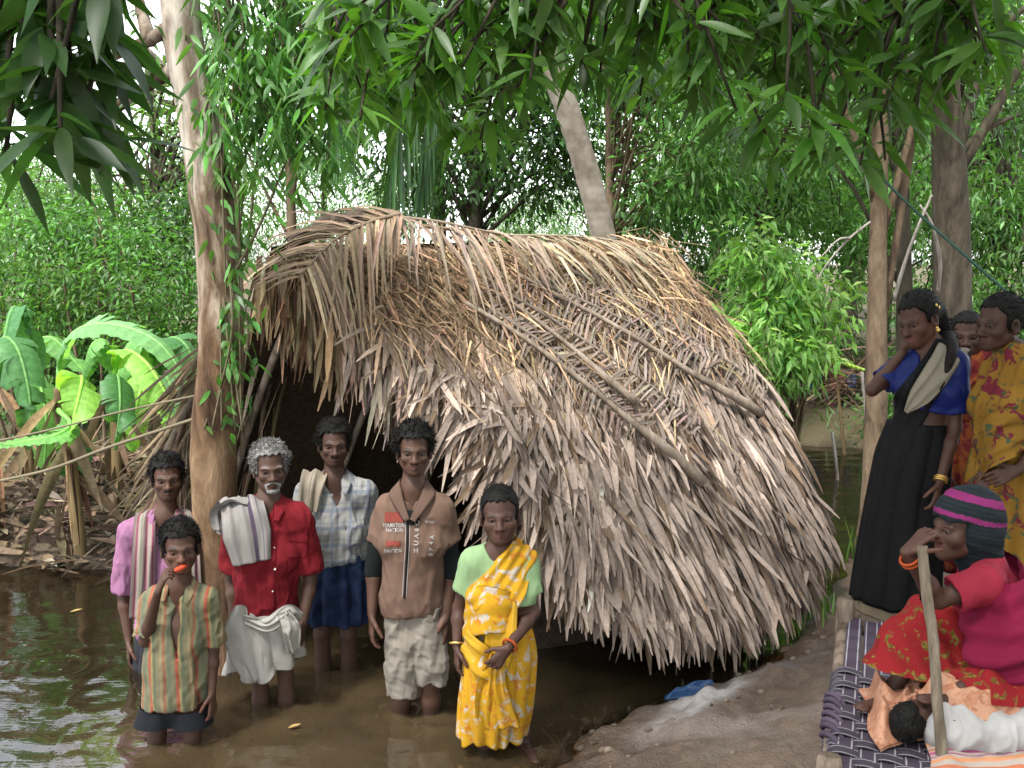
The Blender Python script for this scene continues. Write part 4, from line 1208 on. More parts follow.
        dr = nrm(d * .85 + th * .25 + palm * (.35 + .3 * (curl if not isinstance(curl, (list, tuple)) else .5)))
        p = q; q = p + dr * .030 * u; s.add('cone', (p, q, .0102 * u, .0092 * u), dict(k=.003)); s.add('cone', (q, q + dr * .022 * u, .0092 * u, .0078 * u), dict(k=.003))

    def head(s, c, yaw=0, pitch=0, roll=0, size=1.0, female=False, age=0, child=False, smile=0.0, wx=1.0, nose=1.0, lips=1.0):
        """c: chin-to-crown middle. head axes: x person's screen side, y forward, z up"""
        z = size * (s.u ** .5)
        fy = math.atan2(s.f[0], -s.f[1]) + yaw
        f = A([math.sin(fy) * math.cos(pitch), -math.cos(fy) * math.cos(pitch), -math.sin(pitch)])
        x0 = A([math.cos(fy), math.sin(fy), 0]); upv = np.cross(x0, -f); upv = upv if upv[2] > 0 else -upv
        x = x0 * math.cos(roll) + upv * math.sin(roll); up = upv * math.cos(roll) - x0 * math.sin(roll)
        M = np.stack([x, f, up]); s.Mh, s.hc, s.hz, s.female, s.age = M, np.asarray(c, dtype=float), z, female, age
        # local coordinates: origin at the chin level below the ear, total height .225
        def W(a, b, cc): return s.hc + (x * a * wx + f * b + up * (cc - .112)) * z
        s.W = W
        E = lambda c_, r, **k: s.add('ell', (W(*c_), A(r) * A([wx, 1, 1]) * z, M), k)
        C = lambda a, b, r1, r2, **k: s.add('cone', (W(*a), W(*b), r1 * z, r2 * z), k)
        s.head_start = len(s.ops)
        nk = s.j['neck']
        C_ = W(0, -.018, .055)
        s.add('cone', (nk - s.up * .03 * s.u, C_, (.044 if female else .051) * z, (.042 if female else .048) * z), dict(k=.03))
        E((0, -.012, .138), (.073, .092, .083), k=.02)
        jw = .054 if female or child else .058
        E((0, .030, .078), (jw, .060, .075), k=.025)
        for sg in (1, -1):
            C((sg * (.052 - .004 * female), .004, .052), (sg * (.018 - .004 * female), .070, .016), .018, .015, k=.022 + .012 * female)
            E((sg * .042, .060, .076), (.020 + .002 * female, .018, .016 + .004 * female), k=.018 + .012 * female)                     # cheekbone
            C((sg * .043, .073, .1175), (sg * .010, .087 - .004 * female, .1140), .0110 - .003 * female, .0110 - .003 * female, k=.012 + .006 * female)    # brow ridge
            E((sg * .031, .099, .101), (.0180, .023, .0120), k=.012, op='s')           # socket
            E((sg * .031, .0690, .101), (.0155, .0140, .0120), k=.003)                   # eye and lids
            C((sg * .018, .0850, .1065), (sg * .044, .077, .1055), .0036, .0030, k=.006)  # upper lid fold
            E((sg * .077, -.004, .094), (.010, .021, .032), k=.008); E((sg * .083, .000, .094), (.006, .011, .018), k=.005, op='s')
            C((sg * .077, -.004, .070), (sg * .076, .001, .064), .0085, .007, k=.006)
            E((sg * .0135 * nose, .094, .066), (.0100 * nose, .012, .0088), k=.007)                    # wing of the nose
        C((0, .084, .108), (0, .104, .074), .0085, .0115, k=.012); E((0, .108, .069), (.0125, .012, .0105), k=.008)
        for sg in (1, -1): E((sg * .008, .110, .0605), (.0042, .006, .0035), k=.003, op='s')
        E((0, .074, .040), (.030, .020, .022), k=.018)                                  # muzzle
        sm = .006 * smile
        for sg in (1, -1):
            C((sg * .003, .0945, .0475), (sg * .0225, .0825, .0440 + sm), .0052 * lips, .0030, k=.005)
            C((0, .0935, .0375), (sg * .0195, .0830, .0415 + sm), .0064 * lips, .0032, k=.005)
            C((0, .1005, .0428), (sg * .024, .0860, .0428 + sm), .0020, .0014, k=.002, op='s')
        E((0, .076, .014), (.019, .016, .015), k=.015)                                  # chin
        s.neckcut = float(W(0, -.01, .02)[2]) - .012 * z

    def loc(s, V): return ((V - s.hc) @ s.Mh.T) / s.hz + A([0, 0, .112])

    def colour(s, V):
        sk = s.skin; c = np.tile(sk, (len(V), 1)); c = c * np.exp(.10 * noise3(V, 71, 3, 22))[:, None]
        q = s.loc(V); x, y, z = np.abs(q[:, 0]), q[:, 1], q[:, 2]
        near = (np.linalg.norm(V - s.hc, axis=1) < .25)
        def put(m, col, a=1.0):
            m = np.clip(m, 0, 1)[:, None] * near[:, None] * a
            c[:] = c * (1 - m) + np.asarray(col) * m
        soft = lambda v, w=.25: np.clip((1 - v) / w, 0, 1)
        lip = (np.hypot(x / .026, (z - .0425 - .004 * (x / .025) ** 2) / .0125) < 1.0) & (y > .078)
        put(lip.astype(float), sk * A([1.25, .9, .95]) + A([.012, .002, .004]), .5)
        ex = (x - .031); ey = z - .1005
        almond = np.hypot(ex / .0145, ey / (.0051 * (1 - .35 * (ex / .0155) ** 2)))
        fr = y > .060
        put(soft(np.hypot(ex / .019, ey / .0085), .4) * fr, sk * .45, .45)
        put(soft(almond, .25) * fr, (.125, .108, .098)); put(soft(np.hypot(ex, ey + .0003) / .0072, .2) * fr * (almond < 1.05), (.012, .008, .006))
        brow = np.hypot((x - .033) / .024, (z - (.1215 + .004 * np.sin((x - .012) / .04 * PI))) / (.0058 if not s.female else .0040))
        put(soft(brow, .5) * (y > .05), (.010, .008, .007) if s.age < .7 else (.09, .08, .075), .85)
        put((soft(np.hypot(x / .055, (z - .03) / .034), .6) * (y > .03)), sk * .62, .0 if s.female else .45 * (s.age >= .2))
        for wr, d, palm, u in s.hands:
            r = V - wr; al = r @ d; m = (np.linalg.norm(r, axis=1) < .22 * u) & (al > .01)
            pm = m & ((r @ palm) > .006 * u)
            c[pm] = c[pm] * A([1.25, 1.15, 1.12]) + A([.008, .004, .003])
            tip = m & (al > .15 * u); c[tip] = c[tip] * 1.05
        wet = np.clip(1.2 - (V[:, 2] + .02 * noise3(V, 77, 2, 14)) / .06, 0, 1) * (s.o[2] < 0)
        c = c * (1 - .38 * wet[:, None])
        for fn in s.paint: fn(V, c)
        return c

    def bounds(s, ops):
        lo, hi = np.full(3, 1e9), np.full(3, -1e9)
        for (kind, args), kw in [((o[0], o[1]), (o[2] if len(o) > 2 else {})) for o, _ in ops]:
            if kw.get('op') == 's': continue
            if kind == 'ell': c, r = args[0], max(args[1]); lo = np.minimum(lo, c - r); hi = np.maximum(hi, c + r)
            else:
                for p, r in ((args[0], args[2]), (args[1], args[3])): lo = np.minimum(lo, np.asarray(p) - r); hi = np.maximum(hi, np.asarray(p) + r)
        return lo - .02, hi + .02

    def run(s, fld, ops, grow=0.0):
        for o, _ in ops:
            kind, args = o[0], o[1]; kw = dict(o[2]) if len(o) > 2 else {}
            getattr(fld, kind)(*args, grow=grow if kw.get('op') != 's' else 0, **kw)
        return fld

    def body(s, label, cat='person', group=None, h=.0045, hh=.0026, name='person', zmin=None):
        lo, hi = s.bounds(s.ops)
        if zmin is not None: lo[2] = max(lo[2], zmin)
        zc = s.neckcut
        b = s.run(Field(lo, [hi[0], hi[1], max(lo[2] + .1, hi[2]) ], h), s.ops)
        # the head is meshed finer; both halves meet on a level through the neck
        hr = .155 * s.hz
        inhead = lambda q: np.maximum(np.linalg.norm(q - s.hc.astype(np.float32), axis=-1) - hr, zc - q[..., 2])
        b.cut(lambda q: -inhead(q) - .002)
        V1, Q1 = relax_pair(*b.mesh())
        f2 = s.run(Field(s.hc - hr - .01, s.hc + hr + .01, hh), s.ops)
        f2.cut(lambda q: inhead(q) - .003)
        V2, Q2 = f2.mesh()
        V = np.vstack([V1, V2]); Q = np.vstack([Q1, Q2 + len(V1)])
        me = mesh_np(name, V - s.o, Q, True, s.colour(V))
        s.obj = link(name, me, skinm, None, s.o)
        tag(s.obj, label, cat, group)
        return s.obj

    def part(s, name, V, Q, mat, col=None):
        me = mesh_np(name, V - s.o, Q, True, col if col is not None else (1, 1, 1))
        return link(name, me, mat, s.obj)

    # -- hair
    def hair(s, line=.135, back=.05, thick=.012, curl=.006, col=(.006, .0055, .005), sc=60, extra=(), name='hair', strands=2600, sl=.020, comb=None):
        """line: height of the hairline at the front, back: at the nape"""
        z = s.hz; W = s.W
        f = Field(s.hc - .17 * z, s.hc + .20 * z, .004)
        f.ell(W(0, -.014, .140), A([.076, .095, .086]) * z + thick, s.Mh, k=0)
        q = np.stack(np.meshgrid(*f.ax, indexing='ij'), -1)
        p = ((q - s.hc) @ s.Mh.T) / z + A([0, 0, .112])
        f.A += (curl * noise3(q, 81, 3, sc)).astype(np.float32)
        x, y, zz = np.abs(p[..., 0]), p[..., 1], p[..., 2]
        wv = .004 * np.sin(p[..., 0] * 210)
        lim = np.where(y > .0, line + wv - np.clip((.055 - y) / .055, 0, 1) * (line - .092) * (x > .045), np.clip(.092 + (y + .01) * 1.2, back, .12))
        lim = np.where((y > -.02) & (y < .03) & (x > .06), np.maximum(.088, 0), lim)
        f.A = np.maximum(f.A, (lim - zz).astype(np.float32))
        for e in extra: getattr(f, e[0])(*e[1], **(e[2] if len(e) > 2 else {}))
        V, Q = f.mesh()
        c = np.tile(A(col), (len(V), 1)) * np.exp(.3 * noise3(V, 83, 3, 90))[:, None]
        N = vnormals(V, Q); g = Geo(); g.add(V, Q, c)
        r = np.random.default_rng(5); ok_ = np.where((s.loc(V)[:, 1] < .04) | (s.loc(V)[:, 2] > line + .022))[0]; i_ = ok_[r.integers(0, len(ok_), strands)]; nn = N[i_]
        if comb is None: d = nrm(nn * .75 + rand_dirs(strands, r) * .8)
        else: cd_ = np.asarray(comb); d = nrm(cd_ - nn * np.sum(cd_ * nn, 1)[:, None] - nn * .03 + rand_dirs(strands, r) * .05)
        Vs, Fs, k = strips(V[i_] - nn * .002, d, rand_dirs(strands, r), sl * r.uniform(.5, 1.2, strands), .0035 if comb is None else .004, [1, .9, .6, .15],   .15 if comb is None else .0, .4, r.normal(0, .5, strands) if comb is None else 0, r.normal(0, 1.5, strands))
        g.add(Vs, Fs, jitter_col(col, strands, k, .35, .03, r))
        return link(name, g.mesh(name, True, s.o), hairm, s.obj)

    def moustache(s, w=.030, thick=.0055, col=(.014, .012, .01), droop=.004, chin=False):
        W = s.W; z = s.hz; f = Field(s.hc - .1 * z - s.Mh[1] * -.05, s.hc + .1 * z, .0026)
        f = Field(W(0, .085, .05) - .06 * z, W(0, .085, .05) + .06 * z, .0024)
        for sg in (1, -1): f.cone(W(sg * .003, .0985, .0555), W(sg * w, .083, .050 - droop), thick * z, thick * .55 * z, k=.003)
        if chin:
            f.ell(W(0, .080, .012), A([.030, .017, .017]) * z, s.Mh, k=.004)
            for sg in (1, -1): f.cone(W(sg * w, .081, .048 - droop), W(sg * .022, .079, .016), .0062 * z, .010 * z, k=.004)
        q = np.stack(np.meshgrid(*f.ax, indexing='ij'), -1); f.A += (.0016 * noise3(q, 85, 2, 260)).astype(np.float32)
        V, Q = f.mesh()
        return s.part('moustache' if not chin else 'beard', V, Q, hairm, np.tile(A(col), (len(V), 1)))

    # -- clothes: inflated copies of what they cover, cut at their hems
    def cloth(s, name, build, mat, h=.005, lo=None, hi=None, fold=.006, fsc=(9, 9, 4), seed=1, col=None, disp=None, sm=2, fine=.0015):
        f = Field(lo, hi, h); build(f)
        V, Q = f.mesh(); V = relax(V, Q, sm)
        N = vnormals(V, Q)
        n_ = noise3(V * A(fsc), seed + 200, 3, 1.0)
        d = fold * 1.7 * (.55 - 1.5 * np.abs(n_)) + .8 * fold * noise3(V * A([9, 9, 5]), seed + 400, 2, 1.0) + fine * noise3(V * A([1, 1, .5]), seed + 300, 3, 38)
        if disp is not None: d = d + disp(V)
        V = V + N * d[:, None]
        return s.part(name, V, Q, mat, col)


def relax_pair(V, Q): return relax(V, Q, 1, .4), Q


def drape(path, wdir, width, thick=.008, folds=5, amp=.010, nl=60, nw=26, seed=0, gather=None, flat_end=0.0):
    """a cloth band along a path; wdir: width direction at each path point"""
    q = spline(path, nl); w = nrm(spline(wdir, nl)); t = nrm(np.gradient(q, axis=0)); w = nrm(w - t * np.sum(w * t, 1)[:, None]); n = np.cross(t, w)
    wid = np.interp(np.linspace(0, 1, nl), np.linspace(0, 1, len(width)), width) if hasattr(width, '__len__') else np.full(nl, width)
    a = np.linspace(-1, 1, nw); L = np.linspace(0, 1, nl)
    nz = noise3(np.stack([np.repeat(a[None], nl, 0) * 1.2, np.repeat(L[:, None], nw, 1) * 2.0, np.full((nl, nw), seed * 1.7)], -1), 91 + seed, 3, 1.8)
    ph = np.sin(a[None, :] * folds * PI * .5 + 3.2 * nz + seed)
    off = amp * (.65 * ph + 1.1 * nz)
    P_ = q[:, None, :] + w[:, None, :] * (a[None, :] * wid[:, None] * .5)[..., None] + n[:, None, :] * off[..., None]
    edge = (1 - a[None, :, None] ** 6)
    T = P_ + n[:, None, :] * (thick * .5) * edge; B = P_ - n[:, None, :] * (thick * .5) * edge
    V = np.vstack([T.reshape(-1, 3), B.reshape(-1, 3)]); m = nl * nw
    i = np.arange(nl - 1)[:, None] * nw + np.arange(nw - 1)[None, :]
    Q = np.stack([i, i + 1, i + nw + 1, i + nw], -1).reshape(-1, 4)
    sides = []
    for e in (np.arange(nl) * nw, np.arange(nl) * nw + nw - 1, np.arange(nw), (nl - 1) * nw + np.arange(nw)):
        sides.append(np.stack([e[:-1], e[1:], e[1:] + m, e[:-1] + m], -1))
    UVW = np.stack([np.repeat(a[None], nl, 0), np.repeat(L[:, None], nw, 1), 0 * off], -1).reshape(-1, 3)
    return V, np.vstack([Q, Q[:, ::-1] + m] + sides), np.vstack([UVW, UVW])
# ---------------------------------------------------------------- cloth
def cloth_mat(name, fn, rough=.9, wv=420, bump=.12, sheen=0.0, dim=.43):
    t = NT(name); co = t.coord()
    c = fn(t, co); w1 = t.noise(co, wv, 1); n1 = t.noise(co, 9, 4)
    c = t.mix(1, c, t.ramp(n1, [(.25, .84), (.75, 1.10)]), 'MULTIPLY')
    c = t.mix(1, c, (dim, dim, dim), 'MULTIPLY')
    return t.done(t.bsdf(c, rough, t.bump(t.math('ADD', w1, t.math('MULTIPLY', t.noise(co, 45, 3), .8)), bump, .004), .15, sheen=sheen))


def plain(c): return lambda t, co: t.mix(0, c, c)
def colattr(t, co): return t.attr()


def stripes(base, bands, period, axis=0, wob=.0, rotz=0.0):
    """bands: list of (centre, half width, colour) within a period of 1"""
    def fn(t, co):
        v = t.mapping(co, (1, 1, 1), (0, 0, rotz)) if rotz else co
        x = t.sep(v)[axis]
        if wob: x = t.math('ADD', x, t.math('MULTIPLY', t.noise(co, 6, 2), wob))
        fx = t.math('FRACT', t.math('ADD', t.math('DIVIDE', x, period), 20.0))
        c = t.mix(0, base, base)
        for (m, hw, col) in bands:
            k = t.math('LESS_THAN', t.math('ABSOLUTE', t.math('SUBTRACT', fx, m)), hw)
            c = t.mix(k, c, col)
        return c
    return fn


def checks(base, col, period, hw=.12):
    def fn(t, co):
        s_ = t.sep(co); c = t.mix(0, base, base)
        for ax in (0, 2):
            fx = t.math('FRACT', t.math('ADD', t.math('DIVIDE', t.math('ADD', s_[ax], t.math('MULTIPLY', t.noise(co, 5, 2), .03)), period), 20.0))
            for m, w_, a in ((.3, hw, .65), (.62, hw * .35, .5)):
                k = t.math('MULTIPLY', t.math('LESS_THAN', t.math('ABSOLUTE', t.math('SUBTRACT', fx, m)), w_), a)
                c = t.mix(k, c, col)
        return c
    return fn


def blotch(a, b, c, sc=14, thr=(.44, .50), thr2=(.52, .58)):
    def fn(t, co):
        n1 = t.noise(co, sc, 3, .6, .8); n2 = t.noise(t.mapping(co, (1, 1, 1), (0, 0, 0), (3, 1, 2)), sc * 1.7, 3, .6, .6)
        x = t.mix(t.ramp(n1, [(thr[0], 0.0), (thr[1], 1.0)]), a, b)
        return t.mix(t.ramp(n2, [(thr2[0], 0.0), (thr2[1], 1.0)]), x, c)
    return fn


def skirt(fig, name, ctr, rx, ry, mat, pleats=14, amp=(.002, .02), nl=46, nw=140, seed=0, hem=.012, col=None, skew=0.0, close=True, ax=None):
    """a wrapped cloth: rings from waist to hem, folds deepening downwards"""
    q = spline(ctr, nl); t_ = np.linspace(0, 1, nl)
    RX = np.interp(t_, np.linspace(0, 1, len(rx)), rx)[:, None]; RY = np.interp(t_, np.linspace(0, 1, len(ry)), ry)[:, None]
    a = np.linspace(0, 2 * PI, nw, endpoint=False)[None, :]
    tt = np.repeat(t_[:, None], nw, 1)
    nz = noise3(np.stack([np.cos(a) * 1.5 + 0 * tt, np.sin(a) * 1.5 + 0 * tt, tt * 1.6], -1), 120 + seed, 3, 1.8)
    am = amp[0] + (amp[1] - amp[0]) * tt
    ph = pleats * (a + skew * tt) + 2.2 * nz
    fold = am * (np.abs(np.sin(ph * .5)) * 2 - 1.1) + am * .9 * nz
    sx, fx = (fig.s, fig.f) if ax is None else ax
    X = q[:, None, :] + sx * ((RX + fold) * np.cos(a))[..., None] + fx * ((RY + fold) * np.sin(a))[..., None]
    X[..., 2] += (tt ** 3) * hem * noise3(np.stack([np.cos(a) * 2 + 0 * tt, np.sin(a) * 2 + 0 * tt, 0 * tt], -1), 140 + seed, 2, 2)
    V = X.reshape(-1, 3); i = np.arange(nl - 1)[:, None] * nw + np.arange(nw)[None, :]; j = np.arange(nl - 1)[:, None] * nw + (np.arange(nw)[None, :] + 1) % nw
    Q = np.stack([i, i + nw, j + nw, j], -1).reshape(-1, 4)
    if close:                                                       # turned-in hem and waist
        inn = q[-2] + (X[-2] - q[-2]) * .93 ; inw = q[0] + (X[0] - q[0]) * .6
        V = np.vstack([V, inn, inw]); k = np.arange(nw); k2 = (k + 1) % nw; b = nl * nw
        Q = np.vstack([Q, np.stack([(nl - 1) * nw + k, b + k, b + k2, (nl - 1) * nw + k2], -1), np.stack([k, k2, b + nw + k2, b + nw + k], -1)])
    return fig.part(name, V, Q, mat, col)


def shirt(fig, name, mat, hem, sleeves, loose=.020, vdeep=None, vw=.05, hemr=(.148, .115), neckr=.066, fold=.006, seed=1, col=None, gap=None, extra=None, top=None):
    """hem: point under the shirt's middle; sleeves: {side: (fraction along the arm 0..2, radius)}"""
    j = fig.j; u = fig.u
    ends = {}
    for sd, (fr, r) in sleeves.items():
        sh, el, wr = j['s' + sd], j['e' + sd], j['w' + sd]
        ends[sd] = (sh, el, (sh + (el - sh) * fr) if fr <= 1 else el + (wr - el) * (fr - 1), r, fr)
    pts = [hem - A([.25, .25, .03]), hem + A([.25, .25, 0]), j['sl'] + .14, j['sr'] - .14] + [e[2] + .12 for e in ends.values()] + [e[2] - .12 for e in ends.values()]
    lo, hi = np.min(pts, 0), np.max(pts, 0); lo[2] = min(hem[2] - .05, min(e[2][2] for e in ends.values()) - .08); hi[2] = max(j['neck'][2] + .10, hi[2])

    def build(f):
        for sh, el, e, r, fr in ends.values():
            r0 = .050 * u + loose * .35
            if fr <= 1: f.cone(sh, e, r0, r, k=.03)
            else: f.cone(sh, el, r0, r, k=.03); f.cone(el, e, r, r * .92, k=.015)
            d = nrm(e - (sh if fr <= 1 else el))
            f.cone(e - d * .004, e + d * .10, r * .80, r * .9, k=.004, op='s')
            f.cone(e + d * (.012 + r), e + d * (.10 + r), r * 1.6, r * 1.6, k=.0, op='s')
        fig.run(f, [(t_, {}) for t_ in fig.tor], loose * u * .7)
        w_ = j['chest'] * .45 + j['pelvis'] * .55
        f.cone(j['chest'], w_, .118 * u + loose * .4, hemr[0] * .90, k=.04, flat=(fig.f, hemr[1] / hemr[0]))
        f.cone(w_, hem - A([0, 0, .05]), hemr[0] * .90, hemr[0], k=.05, flat=(fig.f, hemr[1] / hemr[0]))
        f.cone(j['neck'] + fig.up * .015 * u + fig.fd * .018 * u, j['neck'] + fig.up * .2 + fig.fd * .03, neckr * u, neckr * 1.6 * u, k=.008, op='s')
        if vdeep is not None:
            f.cone(j['neck'] + fig.fd * .17 * u, vdeep + fig.fd * .16 * u, vw * u, .010, k=.006, op='s', flat=(fig.fd, 4.5))
        if gap is not None: f.cone(gap[0] + fig.fd * .16 * u, gap[1] + fig.fd * .16 * u, gap[2], gap[3], k=.006, op='s', flat=(fig.fd, 2.6))
        if extra: extra(f)
        hz = hem[2]; ph = seed * 1.3
        f.cut(lambda q: (hz + .008 * np.sin(q[..., 0] * 19 + ph) + .006 * np.sin(q[..., 1] * 23 + ph)) - q[..., 2])
    return fig.cloth(name, build, mat, .0055, lo, hi, fold, (30, 30, 15), seed, col)


def collar(fig, mat, vpt, w=.045, spread=.075, name='collar', low=False):
    n, f, s_, up, u = fig.j['neck'], fig.fd, fig.sd, fig.up, fig.u
    tipl, tipr = (vpt + s_ * .012 + f * .012, vpt - s_ * .012 + f * .012) if low else (n + s_ * .062 * u + f * .088 * u - up * .040 * u, n - s_ * .062 * u + f * .088 * u - up * .040 * u)
    path = [tipl, n + s_ * spread * .9 * u + f * .055 * u + up * .012, n + s_ * .070 * u - f * .03 * u + up * .040, n - f * .072 * u + up * .048,
            n - s_ * .070 * u - f * .03 * u + up * .040, n - s_ * spread * .9 * u + f * .055 * u + up * .012, tipr]
    wd = [s_ * .8 - up * .4, s_ * .8 - up * .7 + f * .3, s_ * .6 - up * .8, -f * .6 - up * .8, -s_ * .6 - up * .8, -s_ * .8 - up * .7 + f * .3, -s_ * .8 - up * .4]
    V, Q, uv = drape(path, wd, [w * .5, w * 1.2, w, w * .9, w, w * 1.2, w * .5], .006, 0, .001, 60, 8, 3)
    return fig.part(name, V, Q, mat)


def hem_z(px, py, d): return float(P(px, py, d)[2])


def person(px, d, zfoot, yaw=None, u=1.0, skin=(.085, .045, .030)):
    o = P(px, 500, d); o[2] = zfoot
    return Figure(o, math.atan2(-o[0], o[1]) if yaw is None else yaw, u, skin)


def ring(fig, c, ax, r, rr, mat, name='bangle'):
    a = np.linspace(0, 2 * PI, 25); ax = nrm(ax); e1 = nrm(np.cross(ax, [.2, .3, 1])); e2 = np.cross(ax, e1)
    V, Fs = tube(c + r * (np.cos(a)[:, None] * e1 + np.sin(a)[:, None] * e2), rr, 6, cap=False)
    me = mesh_np(name, V - fig.o, Fs, True, (1, 1, 1)); return link(name, me, mat, fig.obj)


gold = NT('gold'); goldm = gold.done(gold.bsdf((.65, .42, .12), .35, None, .5, .8))
orangem = cloth_mat('orange_thread', plain((.55, .10, .03)))
blackthread = cloth_mat('black_thread', plain((.01, .01, .01)))
DN = A([0, 0, -1.0])

# ================= young man in a printed brown top
d = 4.48; q = lambda x, y, dd=0: P(x, y, d + dd)
F1 = person(414, d, -.34, u=1.0, skin=(.088, .048, .032))
F1.torso(q(413, 596), q(414, 536), q(413, 493), q(441, 509), q(387, 509))
F1.arm('r', q(387, 509), q(374, 562, .03), q(372, 614, -.03)); F1.arm('l', q(441, 509), q(453, 562, .03), q(447, 614, -.02))
F1.hand(q(372, 614, -.03), DN + A([-.02, -.12, 0]), A([1, .3, 0]), F1.f, .42); F1.hand(q(447, 614, -.02), DN + A([0, -.1, 0]), A([-1, .3, 0]), F1.f, .5)
for sd, x in (('r', 400), ('l', 430)):
    k = q(x, 668, -.03); a = A([k[0], k[1] + .05, -.26]); F1.leg(sd, q(x + (413 - x) * .15, 608), k, a, a + A([(x - 414) * .002, -.15, -.06]))
F1.head(q(414, 448), 0.02, .02, 0.0, wx=.96, lips=1.1)
F1.body('young man in a brown printed zip top and rolled pale trousers')
F1.hair(.172, .03, .014, .006, sc=75, sl=.026); F1.moustache(.026, .0032)
topm = cloth_mat('brown_jersey', lambda t, co: t.mix(t.ramp(t.sep(co)[2], [(0, 0.0), (1, 0.0)]), (.245, .150, .108), (.3, .2, .16)))
pad = A([.36, .23, .18])
sh1 = shirt(F1, 'shirt', topm, q(412, 611), {'r': (.62, .058), 'l': (.62, .058)}, .012, q(411, 520), .042, (.128, .104), .060, .006, 3)
slm = cloth_mat('black_sleeve', plain((.012, .016, .015)))
F1.cloth('undershirt', lambda f: (f.cone(F1.j['sr'] * .5 + F1.j['er'] * .5, F1.j['er'] * .80 + F1.j['wr'] * .20, .050, .048, k=.01), f.cone(F1.j['sl'] * .5 + F1.j['el'] * .5, F1.j['el'] * .80 + F1.j['wl'] * .20, .050, .048, k=.01),
         f.ell(q(411, 518, -.078), (.045, .03, .045), None, k=.01)), slm, .005, q(355, 600, -.2), q(475, 495, .2), .004, (14, 14, 9), 7)
pantm = cloth_mat('khaki_cotton', plain((.36, .32, .265)))
hzl, hzr = hem_z(403, 694, d - .03), hem_z(433, 682, d - .03); xm = q(418, 640)[0]
F1.cloth('trousers', lambda f: (f.cone(q(405, 603), q(421, 603), .086, .086, k=.03, flat=(F1.f, .95)), f.cone(q(405, 600), q(402, 668, -.03), .086, .072, k=.03), f.cone(q(424, 600), q(432, 662, -.03), .086, .072, k=.03),
         f.cone(q(402, 668, -.03), q(403, 700, -.03), .072, .068, k=.02), f.cone(q(432, 662, -.03), q(433, 690, -.03), .072, .068, k=.02),
         f.cut(lambda z: np.where(z[..., 0] < xm, hzl, hzr) + .006 * np.sin(z[..., 0] * 60) - z[..., 2])),
         pantm, .0055, q(370, 720, -.22), q(465, 585, .22), .012, (26, 26, 20), 9)
# print and zip on the front of the top
whitep = cloth_mat('white_print', plain((.62, .58, .56)), bump=.02); redp = cloth_mat('red_print', plain((.34, .075, .055)), bump=.02); darkz = cloth_mat('dark_zip', plain((.02, .02, .02)))


def surf(obj, fig, px, py, dep, off=.002):
    s0 = P(px, py, dep - .5); r = nrm(ray(px, py)); inv = obj.matrix_basis.inverted()
    ok, loc, nor, _ = obj.ray_cast(inv @ Vector(s0) if obj.parent is None else Vector(s0 - fig.o), Vector(r))
    return (A(loc) + fig.o + A(nor) * off) if ok else P(px, py, dep - .12)


def cast(px, py, dep, off=.0015): return surf(sh1, F1, px, py, dep, off)


bpy.context.view_layer.update()


def quad_patch(name, mat, x0, y0, x1, y1, nx_=8, ny_=5, off=.0025, obj=None, fig=None, dep=None, xb=None):
    """a thin piece of cloth lying on a garment; xb: the lower end's x when slanting"""
    obj, fig, dep = obj or sh1, fig or F1, dep or d
    X, Y = np.meshgrid(np.linspace(x0, x1, nx_), np.linspace(y0, y1, ny_))
    if xb is not None: X = X + (Y - y0) / (y1 - y0) * (xb - x0)
    V = A([surf(obj, fig, a, b, dep, off) for a, b in zip(X.ravel(), Y.ravel())]); i = np.arange(ny_ - 1)[:, None] * nx_ + np.arange(nx_ - 1)[None, :]
    return fig.part(name, V, np.stack([i, i + nx_, i + nx_ + 1, i + 1], -1).reshape(-1, 4), mat)


def lettering(txt, px, py, hpx, mat, rot=0.0, name='lettering', sx=1.0):
    cu = bpy.data.curves.new('txt', 'FONT'); cu.body = txt; cu.size = 1.0; cu.align_x = 'CENTER'; cu.align_y = 'CENTER'; cu.offset = .012; cu.resolution_u = 2
    ob = bpy.data.objects.new('txt', cu); COL.objects.link(ob); bpy.context.view_layer.update()
    me = bpy.data.meshes.new_from_object(ob.evaluated_get(bpy.context.evaluated_depsgraph_get()))
    bpy.data.objects.remove(ob)
    cr, sr = math.cos(rot), math.sin(rot); H = hpx / .7
    for v in me.vertices:
        x, y = v.co.x * H * sx, v.co.y * H
        v.co = Vector(cast(px + x * cr - y * sr, py - (x * sr + y * cr), d, .005) - F1.o)
    me.materials.clear(); me.materials.append(mat)
    return link(name, me, None, F1.obj)


quad_patch('print_block', redp, 385, 512, 403, 522); quad_patch('print_block', redp, 386, 541, 400, 546)
lettering('FORMATION', 394, 525.5, 4.2, whitep, 0, 'lettering', .62); lettering('NATION', 395, 530.5, 3.8, whitep, 0, 'lettering', .8); lettering('RMATION', 393, 550.5, 3.6, whitep, 0, 'lettering', .75)
for ch, x, y in (('O', 417.5, 523), ('8', 417, 530), ('A', 416.8, 536), ('U', 416.5, 543), ('H', 416, 550.5)): lettering(ch, x, y, 4.6, whitep, 1.45 if ch != 'H' else 0, 'lettering', 1.1)
lettering('SPORT', 430, 522, 2.8, whitep, -.05, 'lettering', .9)
for ch, x, y in (('A', 432, 537.5), ('4', 431, 543), ('P', 431, 549), ('B', 430.5, 554)): lettering(ch, x, y, 4.2, whitep, 1.5, 'lettering', 1.0)
zp = [cast(x, y, d, .004) for x, y in ((408, 522), (407.5, 545), (406, 575), (404.5, 598))]
for off, m_, w_ in ((0, darkz, .0045), (-.009, whitep, .0016), (.009, whitep, .0016)):
    V, Fs = tube(spline(A(zp) + F1.s * off, 30), w_, 6); me = mesh_np('zip', V - F1.o, Fs); link('zip', me, m_, F1.obj)
hoodm = cloth_mat('hood_cloth', plain((.19, .115, .085)))
collar(F1, hoodm, q(410, 520, -.11), .055, .082, 'hood', True)

